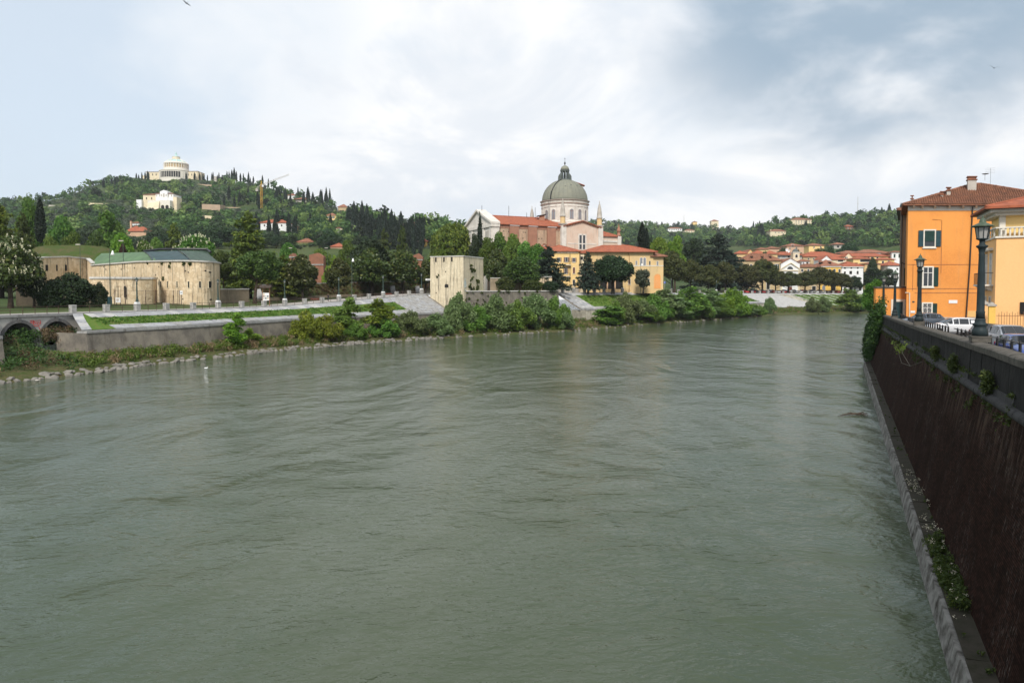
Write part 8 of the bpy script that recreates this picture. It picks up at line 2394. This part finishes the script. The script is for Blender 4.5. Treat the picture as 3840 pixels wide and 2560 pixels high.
# ------------------------------------------------------------------ cars
def car_meshes(L=4.25, Wd=.89, Hh=1.58, suv=False):
    #            x     zb    zr    w     wr   (nose at 0)
    st = [(.00,.62,.64,.62,.55),(.06,.72,.74,.74,.66),(.25,.86,.89,.84,.74),(.85,.97,1.01,.88,.76),(1.15,1.00,1.06,.89,.74),(1.95,.98,1.50,.89,.64),(2.4,.97,1.56,.89,.66),(3.2,.98,1.55,.89,.66),(3.75,1.00,1.46,.88,.64),(4.10,1.02,1.12,.85,.74),(4.22,.95,.98,.80,.72),(4.25,.70,.72,.74,.68)]
    k = Hh/1.58; rings = []
    for x, zb, zr, w, wr in st:
        zf_ = .22 if .3 < x < 4.0 else .32
        half = [(0,zf_),(w*.9,zf_),(w,zf_+.14),(w*1.0,zb-.10),(w*.97,zb*1.0),(wr,zr-.05),(wr*.78,zr),(0,zr+.015)]
        half = [(a*Wd/.89, b*k) for a, b in half]
        rings.append([(x*L/4.25, a, b) for a, b in half] + [(x*L/4.25, -a, b) for a, b in half[-2:0:-1]])
    n = len(rings[0]); V = [p for r_ in rings for p in r_]; F = []
    for i in range(len(rings)-1):
        for j in range(n):
            F.append((i*n+j, i*n+(j+1)%n, (i+1)*n+(j+1)%n, (i+1)*n+j))
    F.append(tuple(range(n-1,-1,-1))); F.append(tuple((len(rings)-1)*n+j for j in range(n)))
    body = MB().add(V, F).mesh('body', MAT['paint'])
    for i, p_ in enumerate(body.polygons): p_.use_smooth = True
    g = MB()
    def gq(i0, i1, j0, j1, e, sh0=.08, sh1=.08):
        a, b, c, d = Vector(rings[i0][j0]), Vector(rings[i1][j0]), Vector(rings[i1][j1]), Vector(rings[i0][j1])
        ctr_ = (a+b+c+d)/4; nn_ = (b-a).cross(d-a).normalized()
        if nn_.dot(ctr_ - Vector((L*.5,0,.8))) < 0: nn_ = -nn_
        P = [(p_ + (ctr_-p_)*sh0 + nn_*e) for p_ in (a,b,c,d)]
        g.add([tuple(p_) for p_ in P], [(0,1,2,3)])
    side = ((4,5), (n-4, n-5))
    for j0, j1 in side:
        gq(4,5,j0,j1,.012,.14); gq(5,6,j0,j1,.012); gq(6,7,j0,j1,.012); gq(7,8,j0,j1,.012,.12)
    for j0, j1 in ((5,6),(6,7),(n-5,n-6),(n-6,n-7)):
        gq(4,5,j0,j1,.014,.03); gq(8,9,j0,j1,.014,.04)
    glass = g.mesh('windows', MAT['carglass'])
    wh = MB(); 
    for rr_, zz in ((.0,0),): pass
    def lathe_y(m, prof, n_=16):
        vs = []; 
        for r_, y in prof:
            for q_ in range(n_): a = 6.283185*q_/n_; vs.append((r_*math.cos(a), y, r_*math.sin(a)))
        fs = [(i*n_+q_, i*n_+(q_+1)%n_, (i+1)*n_+(q_+1)%n_, (i+1)*n_+q_) for i in range(len(prof)-1) for q_ in range(n_)]
        fs += [tuple(range(n_)), tuple((len(prof)-1)*n_+q_ for q_ in range(n_))]
        return m.add(vs, fs)
    tyre = lathe_y(MB(), [(.24,-.11),(.31,-.105),(.325,-.06),(.325,.06),(.31,.105),(.24,.11)]).mesh('tyre', MAT['tyre'])
    rim_ = MB(); lathe_y(rim_, [(.06,-.118),(.22,-.10),(.225,.10),(.06,.118)])
    for q_ in range(5):
        a = 6.283*q_/5
        for sy in (-.122, .122): rim_.add([(.03*math.sin(a),sy,-.03*math.cos(a)),(.22*math.cos(a)+.035*math.sin(a),sy*.97,.22*math.sin(a)-.035*math.cos(a)),(.22*math.cos(a)-.035*math.sin(a),sy*.97,.22*math.sin(a)+.035*math.cos(a)),(-.03*math.sin(a),sy,.03*math.cos(a))],[(0,1,2,3)])
    rim = rim_.mesh('rim', MAT['rim'])
    lights = [MB().hexa([(.02,s_*.45,.60*k),(.30,s_*.82,.66*k),(.33,s_*.78,.66*k),(.10,s_*.45,.60*k),(.04,s_*.45,.74*k),(.32,s_*.82,.82*k),(.36,s_*.78,.82*k),(.12,s_*.45,.74*k)]).mesh('headlight', MAT['headlight']) for s_ in (-1, 1)]
    tails = [MB().hexa([(L-.20,s_*.87*Wd/.89,.80*k),(L-.03,s_*.70*Wd/.89,.80*k),(L-.10,s_*.66,.80*k),(L-.25,s_*.80,.80*k),(L-.24,s_*.86*Wd/.89,1.02*k),(L-.06,s_*.70*Wd/.89,1.02*k),(L-.12,s_*.66,1.02*k),(L-.28,s_*.80,1.02*k)]).mesh('tail_light', MAT['redlight']) for s_ in (-1, 1)]
    mirr = [MB().hexa([(1.35,s_*.90,.98*k),(1.52,s_*.90,.98*k),(1.52,s_*1.06,1.0*k),(1.38,s_*1.06,1.0*k),(1.35,s_*.90,1.10*k),(1.52,s_*.90,1.10*k),(1.52,s_*1.06,1.10*k),(1.38,s_*1.06,1.10*k)]).mesh('mirror', MAT['paint']) for s_ in (-1, 1)]
    plate = MB().box(-.012,.0,-.26,.26,.42*k,.53*k).mesh('number_plate', MAT['white'])
    return dict(body=body, glass=glass, tyre=tyre, rim=rim, lights=lights, tails=tails, mirr=mirr, plate=plate, L=L, W=Wd)
CM = car_meshes(); CM2 = car_meshes(4.3, .93, 1.72)
def car(C, loc, rz, color, label, group=None, full=True):
    th = thing('parked_car', label, 'car', loc, rz, group)
    off = (-C['L']/2, 0, 0)
    b = obj('body', C['body'], th, off); b.color = color
    obj('windows', C['glass'], th, off)
    for fx_ in (.78, 3.42):
        for sy in (-1, 1):
            w = obj('wheel', C['tyre'], th, (off[0]+fx_*C['L']/4.25, sy*(C['W']-.09), .325)); 
            if full: obj('rim', C['rim'], w)
    if full:
        for m in C['lights']: obj('headlight', m, th, off)
        for m in C['tails']: obj('tail_light', m, th, off)
        for m in C['mirr']: o = obj('mirror', m, th, off); o.color = color
        obj('number_plate', C['plate'], th, off)
    return th
qa = math.atan2(QD.y, QD.x)
def street_car(px, Y, rz, C, color, label): car(C, (xat(px, Y), Y, STREET+.01), rz, color, label)
street_car(3574, 62.0, R(-14), CM, (.72,.73,.75,1), 'white hatchback parked before the orange house')
street_car(3795, 46, qa + R(8), CM2, (.70,.71,.72,1), 'white estate car parked second from the right edge')
street_car(3722, 50.5, qa + R(10), CM, (.035,.04,.042,1), 'dark car half hidden behind the white estate car')
street_car(3842, 38.5, qa + R(6), CM, (.05,.085,.26,1), 'blue car parked at the right edge')
street_car(3462, 74, R(10), CM, (.10,.13,.17,1), 'dark blue car parked beyond the white hatchback')
# row of parked cars on the far promenade
rcx = random.Random(3)
cols = [(.62,.63,.64),(.03,.03,.035),(.45,.03,.03),(.30,.31,.33),(.65,.66,.67),(.05,.06,.09),(.16,.17,.19),(.35,.02,.025),(.55,.55,.56)]
names = ['white','black','red','grey','silver','navy','dark grey','crimson','pale grey']
k = 0
for px in np.arange(2800, 3200, 19.5):
    s = s_of(px) + 4.0; p = cpos(s, -5.2 - (k % 2)*.4)
    ci = rcx.randrange(9)
    car(CM if k % 3 else CM2, (p.x, p.y, p.z+.02), cang(s) + R(62) + rcx.uniform(-.06,.06), cols[ci]+(1,), f'{names[ci]} car parked under the row trees, {ORD[k+1]} from the left', 'cars parked along the far promenade', full=False); k += 1
for px in np.arange(2830, 3160, 34):
    s = s_of(px) + 6; p = cpos(s, -15); ci = rcx.randrange(9)
    car(CM, (p.x, p.y, 8.9), cang(s) + rcx.uniform(-.05,.05), cols[ci]+(1,), f'{names[ci]} car in the second row behind the trees, {ORD[int((px-2830)/34)+1]} from the left', 'cars parked in the second row', full=False)

# ------------------------------------------------------------------ small things on the far promenade
# notice board shelter
Y = 140; p = ground(998, Y); kx = thing('notice_shelter', 'wooden notice board shelter with small dark roof on the promenade', 'notice board', tuple(p))
x0_, x1_ = xat(985,Y), xat(1009,Y); z1_ = zat(1078,Y)
for x in (x0_-.08, x1_+.02): MB().box(x, x+.12, Y-.06, Y+.06, p.z-.1, z1_).build('post', MAT['browntrim'], kx)
pn = MB().box(x0_, x1_, Y-.05, Y+.03, zat(1126,Y), zat(1098,Y)).build('panel', MAT['white'], kx)
rp_ = random.Random(2)
for k in range(7): 
    xx = x0_ + .1 + (k % 3)*.4; zz = zat(1123,Y) + .1 + (k//3)*.42; MB().box(xx, xx+.3, Y-.06, Y-.051, zz, zz+.3).build('leaflet', MAT[('greyr','shutterb','tanr','brickr')[k % 4]], pn)
MB().add([(x0_-.5,Y-.6,z1_),(x1_+.5,Y-.6,z1_),(x1_+.5,Y,z1_+.45),(x0_-.5,Y,z1_+.45),(x1_+.5,Y+.6,z1_),(x0_-.5,Y+.6,z1_),(x0_-.5,Y-.6,z1_-.1),(x1_+.5,Y-.6,z1_-.1)],[(0,1,2,3),(3,2,4,5),(6,7,1,0),(0,3,5),(1,4,2)]).build('roof', MAT['eave'], kx)
# tall bracket lamps
def talllamp(px, y0, y1, Y, arm, label):
    b = at(px, y1, Y); b.z = gz(px, Y); t_ = zat(y0, Y); th = thing('bracket_lamp', label, 'street lamp', tuple(b))
    MB().tube([(b.x,b.y,b.z-.1),(b.x,b.y,b.z+1.2),(b.x,b.y,t_)], [.11,.085,.05], 6).build('pole', MAT['pole'], th)
    if arm:
        MB().tube([(b.x,b.y,t_),(b.x+arm*.5,b.y,t_+.25),(b.x+arm,b.y,t_+.1),(b.x+arm,b.y,t_-.25)], .03, 5).build('arm', MAT['pole'], th)
        MB().lathe(b.x+arm, b.y, [(.05,t_-.2),(.14,t_-.35),(.22,t_-.75),(.34,t_-.95),(.30,t_-1.0),(0,t_-.98)], 12).build('lamp_shade', MAT['white'], th, True)
    else:
        MB().box(b.x-.9, b.x+.1, b.y-.15, b.y+.15, t_-.1, t_+.12).build('lamp_head', MAT['greyr'], th)
talllamp(415, 935, 1160, 122, .55, 'slim lamp pole with white bell shade in front of the fort')
talllamp(465, 903, 1100, 152, 0, 'tall lamp pole rising behind the fort forework')
talllamp(301, 917, 1000, 158, 0, 'lamp pole on the grass mound left of the fort')
talllamp(1320, 965, 1120, 158, .3, 'lamp pole with white bell shade between the magnolias')
talllamp(2250, 985, 1088, 214, .45, 'lamp pole with white bell shade before the umbrella pine')
talllamp(2402, 985, 1085, 224, .4, 'lamp pole with curved arm before the arched windows')
talllamp(1095, 930, 1010, 215, 0, 'lamp pole above the park terrace, left one')
talllamp(1229, 930, 1010, 222, 0, 'lamp pole above the park terrace, right one')
# blue road sign
Y = 250; p = ground(2492, Y); rs = thing('road_sign', 'round blue road sign on a grey post right of the orange niche', 'road sign', tuple(p))
MB().tube([(p.x,p.y,p.z),(p.x,p.y,zat(1052,Y))], .05, 6).build('post', MAT['greyr'], rs)
mb = MB(); mb.add([(p.x+.42*math.cos(a), p.y-.07, zat(1059,Y)+.42*math.sin(a)) for a in [6.283*k/16 for k in range(16)]], [tuple(range(16))]); sg_ = mb.build('sign_disc', flat('road_sign_blue', (.02,.06,.35), .4), rs)
mb = MB(); mb.box(p.x-.05,p.x+.05,p.y-.085,p.y-.072,zat(1059,Y)-.22,zat(1059,Y)+.22); mb.prism([(p.x-.16,zat(1059,Y)+.06),(p.x+.16,zat(1059,Y)+.06),(p.x,zat(1059,Y)+.27)], p.y-.086, p.y-.073); mb.build('arrow', MAT['white'], sg_)
# litter bin
Y = 150; p = ground(1315, Y); bn = thing('litter_bin', 'dark litter bin behind the promenade railing right of the jogger', 'bin', tuple(p))
MB().lathe(p.x,p.y,[(.28,p.z),(.30,p.z+.9)],12).build('bin_body', MAT['iron'], bn); MB().lathe(p.x,p.y,[(.33,p.z+.9),(.33,p.z+.98),(.1,p.z+1.06)],12).build('bin_lid', MAT['iron'], bn)
# benches
for px, Y, lab in ((1180,158,'red brown bench under the magnolias left of the jogger'),(1455,178,'red brown bench below the hedge bank right of the litter bin')):
    p = ground(px, Y); b = thing('park_bench', lab, 'bench', tuple(p), 0)
    MB().box(p.x-1,p.x+1,p.y-.22,p.y+.22,p.z+.42,p.z+.48).build('seat', MAT['shutterr'], b); MB().box(p.x-1,p.x+1,p.y+.20,p.y+.25,p.z+.55,p.z+.9).build('backrest', MAT['shutterr'], b)
    for sx in (-.8,.8): MB().box(p.x+sx-.04,p.x+sx+.04,p.y-.2,p.y+.2,p.z,p.z+.42).build('leg', MAT['iron'], b)
# small white signs
for px, py, Y, w, h, m, lab in ((680,1097,134.5,.55,.75,'white','small white sign on a stake beside the fort wall'),(1607,1048,186,1.6,.45,'white','white direction sign left of the tower')):
    p = at(px, py, Y); g_ = gz(px, Y); b = thing('small_sign', lab, 'sign', (p.x, p.y, g_))
    MB().box(p.x-w/2,p.x+w/2,Y-.04,Y,p.z-h/2,p.z+h/2).build('panel', MAT[m], b); MB().box(p.x-.04,p.x+.04,Y+.003,Y+.06,g_,p.z+h/2).build('stake', MAT['iron'], b)
    MB().box(p.x-w*.3,p.x+w*.3,Y-.05,Y-.041,p.z-.06,p.z+.08).build('print', MAT['shutterb'], b)

# ------------------------------------------------------------------ people
def skin_body(name, verts, edges, radii, mat, parent, sub=2, root=0):
    me = bpy.data.meshes.new(name); me.from_pydata(verts, edges, []); me.materials.append(mat)
    o = obj(name, me, parent)
    o.modifiers.new('skin', 'SKIN')
    for i, r_ in enumerate(radii):
        sv_ = me.skin_vertices[0].data[i]; sv_.radius = (r_, r_) if not hasattr(r_, '__len__') else r_; sv_.use_root = (i == root)
    o.modifiers.new('sub', 'SUBSURF').levels = sub; o.modifiers['sub'].render_levels = sub
    return o
def person(loc, rz, label, h=1.72, pose='run', top=(.02,.02,.025), legs=(.02,.02,.025), skin=(.42,.26,.19), hair=(.12,.05,.025), shoe=(.3,.06,.06)):
    th = thing('person', label, 'person', loc, rz); k = h/1.75
    J = {'pel':(0,0,.95),'spi':(0,.02,1.18),'che':(0,.03,1.38),'nek':(0,.05,1.50),'hd1':(0,.06,1.58),'hd2':(0,.08,1.68)}
    if pose == 'run':
        J.update(shL=(.19,.03,1.40),elL=(.27,-.12,1.16),haL=(.16,.12,1.10),shR=(-.19,.03,1.40),elR=(-.27,.10,1.15),haR=(-.14,.28,1.22),hiL=(.09,0,.92),knL=(.10,.26,.60),anL=(.10,-.02,.32),toL=(.10,-.02,.20),hiR=(-.09,0,.92),knR=(-.09,.06,.50),anR=(-.09,-.08,.09),toR=(-.09,.10,.05))
    elif pose == 'sit':
        for n_ in ('pel','spi','che','nek','hd1','hd2'): J[n_] = (J[n_][0], J[n_][1], J[n_][2]-.45)
        J.update(shL=(.19,.03,.95),elL=(.24,.10,.68),haL=(.14,.30,.60),shR=(-.19,.03,.95),elR=(-.24,.10,.68),haR=(-.14,.30,.60),hiL=(.09,.05,.48),knL=(.11,.46,.50),anL=(.10,.46,.09),toL=(.10,.60,.05),hiR=(-.09,.05,.48),knR=(-.11,.46,.50),anR=(-.10,.46,.09),toR=(-.10,.60,.05))
    else:
        J.update(shL=(.19,.03,1.40),elL=(.25,.0,1.13),haL=(.24,.10,.90),shR=(-.19,.03,1.40),elR=(-.25,.02,1.13),haR=(-.23,.12,.90),hiL=(.09,0,.92),knL=(.10,.08,.50),anL=(.10,.0,.09),toL=(.10,.16,.05),hiR=(-.09,0,.92),knR=(-.10,-.06,.50),anR=(-.10,-.2,.10),toR=(-.10,-.05,.05))
    R_ = {'pel':.135,'spi':.125,'che':.15,'nek':.055,'hd1':.085,'hd2':.095,'shL':.065,'elL':.045,'haL':.04,'shR':.065,'elR':.045,'haR':.04,'hiL':.095,'knL':.062,'anL':.042,'toL':.045,'hiR':.095,'knR':.062,'anR':.042,'toR':.045}
    E = [('pel','spi'),('spi','che'),('che','nek'),('nek','hd1'),('hd1','hd2'),('che','shL'),('shL','elL'),('elL','haL'),('che','shR'),('shR','elR'),('elR','haR'),('pel','hiL'),('hiL','knL'),('knL','anL'),('anL','toL'),('pel','hiR'),('hiR','knR'),('knR','anR'),('anR','toR')]
    ks = list(J); vs = [tuple(c*k for c in J[n_]) for n_ in ks]
    t = NT('figure_'+pose); tcd = t.n('ShaderNodeTexCoord'); sp = t.n('ShaderNodeSeparateXYZ'); t.l(tcd.outputs['Object'], sp.inputs[0])
    zt = J['nek'][2]*k + .02; zp = J['pel'][2]*k; zs = .12*k
    a = t.mix(t.math('GREATER_THAN', sp.outputs[2], zp), legs, top)
    a = t.mix(t.math('GREATER_THAN', sp.outputs[2], zt), a, skin)
    a = t.mix(t.math('LESS_THAN', sp.outputs[2], zs), a, shoe)
    m = t.fin(a, .8)
    skin_body('body', vs, [(ks.index(a_), ks.index(b_)) for a_, b_ in E], [R_[n_]*k for n_ in ks], m, th)
    hx, hy, hz_ = (c*k for c in J['hd2'])
    mb = MB(); mb.lathe(hx, hy-.02, [(.06,hz_-.06),(.105,hz_-.02),(.108,hz_+.04),(.08,hz_+.085),(0,hz_+.105)], 10); mb.tube([(hx,hy-.09,hz_+.03),(hx,hy-.17,hz_-.02),(hx,hy-.19,hz_-.14)], [.035,.04,.015], 6)
    obj('hair', mb.mesh('hair', flat('hair_'+pose, hair, .7), smooth=True), th)
    mb = MB()
    for sx in (-.033,.033): mb.box(hx+sx-.012,hx+sx+.012,hy+.088,hy+.10,hz_-.012,hz_+.006)
    mb.prism([(hx-.014,hz_-.05),(hx+.014,hz_-.05),(hx,hz_-.005)], hy+.085, hy+.115)
    o_ = obj('face', mb.mesh('face', flat('face_'+pose, (.20,.10,.07), .7)), th)
    mb = MB()
    for side in ('L','R'):
        hx2, hy2, hz2 = (c*k for c in J['ha'+side])
        for f_ in range(4): mb.tube([(hx2+(f_-1.5)*.018,hy2+.02,hz2-.01),(hx2+(f_-1.5)*.02,hy2+.055,hz2-.03),(hx2+(f_-1.5)*.019,hy2+.06,hz2-.065+.006*abs(f_-1.5))], [.010,.009,.007], 4)
        mb.tube([(hx2,hy2+.01,hz2),(hx2+.04,hy2+.03,hz2+.005),(hx2+.03,hy2+.06,hz2-.01)], [.012,.010,.008], 4)
    o_ = obj('fingers', mb.mesh('fingers', flat('skin_'+pose, skin, .7)), th); o_['kind'] = 'stuff'
    return th
s = s_of(1252); p = cpos(s, -1.9); person((p.x, p.y, p.z+.03), cang(s) + math.pi/2 + .25, 'jogger in dark running clothes on the promenade beside a lamp post', 1.72, 'run')
s = s_of(2240); p = cpos(s, -2.2); person((p.x, p.y, p.z+.05), -1.2, 'person in white top sitting on the promenade before the arcade', 1.7, 'sit', (.7,.7,.7), (.25,.28,.35), shoe=(.5,.5,.5))
s = s_of(2838); p = cpos(s, -2.0); person((p.x, p.y, p.z+.03), 2.2, 'person in blue jacket standing at the left end of the parked cars', 1.75, 'walk', (.05,.07,.25), (.6,.6,.6))
s = s_of(2905); p = cpos(s, -2.4); person((p.x, p.y, p.z+.03), 1.2, 'person in dark blue walking between the trees by the parked cars', 1.72, 'walk', (.02,.03,.08), (.03,.03,.04))
# black dog trotting ahead of the jogger
s = s_of(1160); p = cpos(s, -1.2); dg = thing('dog', 'small black dog trotting on the promenade left of the jogger', 'dog', (p.x, p.y, p.z+.03), cang(s) + math.pi/2 + math.pi*0)
nm = ['pel','mid','che','nek','hd','muz','fL','fLk','fLp','fR','fRk','fRp','bL','bLs','bLh','bLp','bR','bRs','bRh','bRp','ta','tb']
vt = [(0,-.28,.42),(0,-.05,.41),(0,.20,.43),(0,.33,.52),(0,.42,.60),(0,.55,.57),(.07,.22,.36),(.07,.26,.20),(.07,.24,.03),(-.07,.22,.36),(-.07,.16,.20),(-.07,.10,.03),(.07,-.28,.36),(.07,-.20,.26),(.07,-.34,.15),(.07,-.33,.03),(-.07,-.28,.36),(-.07,-.24,.25),(-.07,-.40,.15),(-.07,-.42,.04),(0,-.40,.48),(0,-.52,.58)]
ed = [(0,1),(1,2),(2,3),(3,4),(4,5),(2,6),(6,7),(7,8),(2,9),(9,10),(10,11),(0,12),(12,13),(13,14),(14,15),(0,16),(16,17),(17,18),(18,19),(0,20),(20,21)]
rd = [.10,.095,.125,.075,.075,.035,.05,.028,.026,.05,.028,.026,.065,.045,.025,.024,.065,.045,.025,.024,.025,.012]
skin_body('body', vt, ed, rd, flat('black_fur', (.014,.013,.013), .8), dg)
mb = MB(); mb.prism([(.03,.64),(.07,.66),(.065,.57)], .37, .40); mb.prism([(-.03,.64),(-.07,.66),(-.065,.57)], .37, .40); o_ = obj('ears', mb.mesh('ears', flat('ear_fur', (.012,.011,.011), .8)), dg); o_['kind'] = 'stuff'

# ------------------------------------------------------------------ birds
def bird(px, py, Y, span, rz, label, tilt=.3, col=(.02,.018,.02)):
    p = at(px, py, Y); th = thing('bird', label, 'bird', tuple(p), rz); k = span/2; m = flat('feathers', col, .7)
    mb = MB(); n = 8; prof = [(-.34,.01),(-.26,.035),(-.1,.075),(.08,.085),(.2,.06),(.27,.05),(.32,.03),(.36,.006)]
    vs = []; 
    for x, r_ in prof:
        for q_ in range(n): a = 6.283*q_/n; vs.append((x*k, r_*k*math.cos(a), r_*k*math.sin(a)))
    fs = [(i*n+q_, i*n+(q_+1)%n, (i+1)*n+(q_+1)%n, (i+1)*n+q_) for i in range(len(prof)-1) for q_ in range(n)] + [tuple(range(n)), tuple((len(prof)-1)*n+q_ for q_ in range(n))]
    o = MB().add(vs, fs); obj('body', o.mesh('body', m, smooth=True), th)
    for sy in (-1, 1):
        w = [(.12,.05,.03),(.17,.45,.03+tilt*.5),(.02,1.0,.03+tilt*(.9 if sy > 0 else .35)),(-.10,.92,.03+tilt*(.8 if sy > 0 else .3)),(-.09,.45,.03+tilt*.45),(-.14,.05,.02)]
        top_ = [(x*k, sy*y*k, z*k) for x, y, z in w]; bot = [(x, y, z-.015*k) for x, y, z in top_]
        o = MB().add(top_+bot, [(0,1,4,5),(1,2,3,4),(11,10,7,6),(10,9,8,7),(0,6,7,1),(1,7,8,2),(2,8,9,3),(3,9,10,4),(4,10,11,5)]); obj('wing', o.mesh('wing', m), th)
    o = MB().add([(-.28*k,0,.012*k),(-.56*k,.10*k,.01*k),(-.48*k,0,.01*k),(-.56*k,-.10*k,.01*k),(-.28*k,0,-.01*k)], [(0,1,2),(0,2,3),(4,2,1),(4,3,2)]); obj('tail', o.mesh('tail', m), th)
    return th
b1 = bird(699, 13, 40, .5, R(215), 'dark swift flying at the top left of the sky', .25); b1.rotation_euler = (R(25), R(20), R(150))
b2 = bird(3728, 256, 40, .55, R(60), 'dark swift with raised wings flying in the right of the sky', .55); b2.rotation_euler = (R(10), R(-10), R(70))
for px, py, lab, c in ((773,1382,'white gull floating near the far bank',(.78,.78,.77)),(141,1428,'small duck floating by the boulders at the left',(.45,.42,.38))):
    p = onz(px, py, 0); th = thing('water_bird', lab, 'bird', (p.x,p.y,0), .4)
    mb = MB(); vs = []; n = 8; prof = [(-.26,.03,.10),(-.15,.09,.08),(0,.12,.08),(.14,.09,.09),(.22,.04,.12)]
    for x, r_, z in prof:
        for q_ in range(n): a = 6.283*q_/n; vs.append((x, r_*math.cos(a), z + r_*.85*math.sin(a)))
    fs = [(i*n+q_, i*n+(q_+1)%n, (i+1)*n+(q_+1)%n, (i+1)*n+q_) for i in range(len(prof)-1) for q_ in range(n)] + [tuple(range(n)), tuple((len(prof)-1)*n+q_ for q_ in range(n))]
    mb.add(vs, fs); mb.tube([(.16,0,.14),(.20,0,.24),(.21,0,.28)], [.04,.03,.05], 6)
    obj('body', mb.mesh('body', flat('plumage', c, .7), smooth=True), th)
    obj('beak', MB().lathe(0,0,[(.018,0),(0,.07)],6).mesh('beak', MAT['crane']), th, (.25,0,.27)).rotation_euler = (0, R(90), 0)

# ------------------------------------------------------------------ air over the valley
hzm = bpy.data.materials.new('haze_air'); hzm.use_nodes = True; nt = hzm.node_tree; nt.nodes.clear()
vo = nt.nodes.new('ShaderNodeVolumePrincipled'); vo.inputs['Color'].default_value = (.90,.95,1.0,1); vo.inputs['Density'].default_value = HAZE; vo.inputs['Anisotropy'].default_value = .2
ou = nt.nodes.new('ShaderNodeOutputMaterial'); nt.links.new(vo.outputs[0], ou.inputs['Volume'])
if HAZE > 0:
    hb = MB().box(-3600, 3900, -300, 2450, -8, 260).build('haze', hzm)
    hb['kind'] = 'stuff'
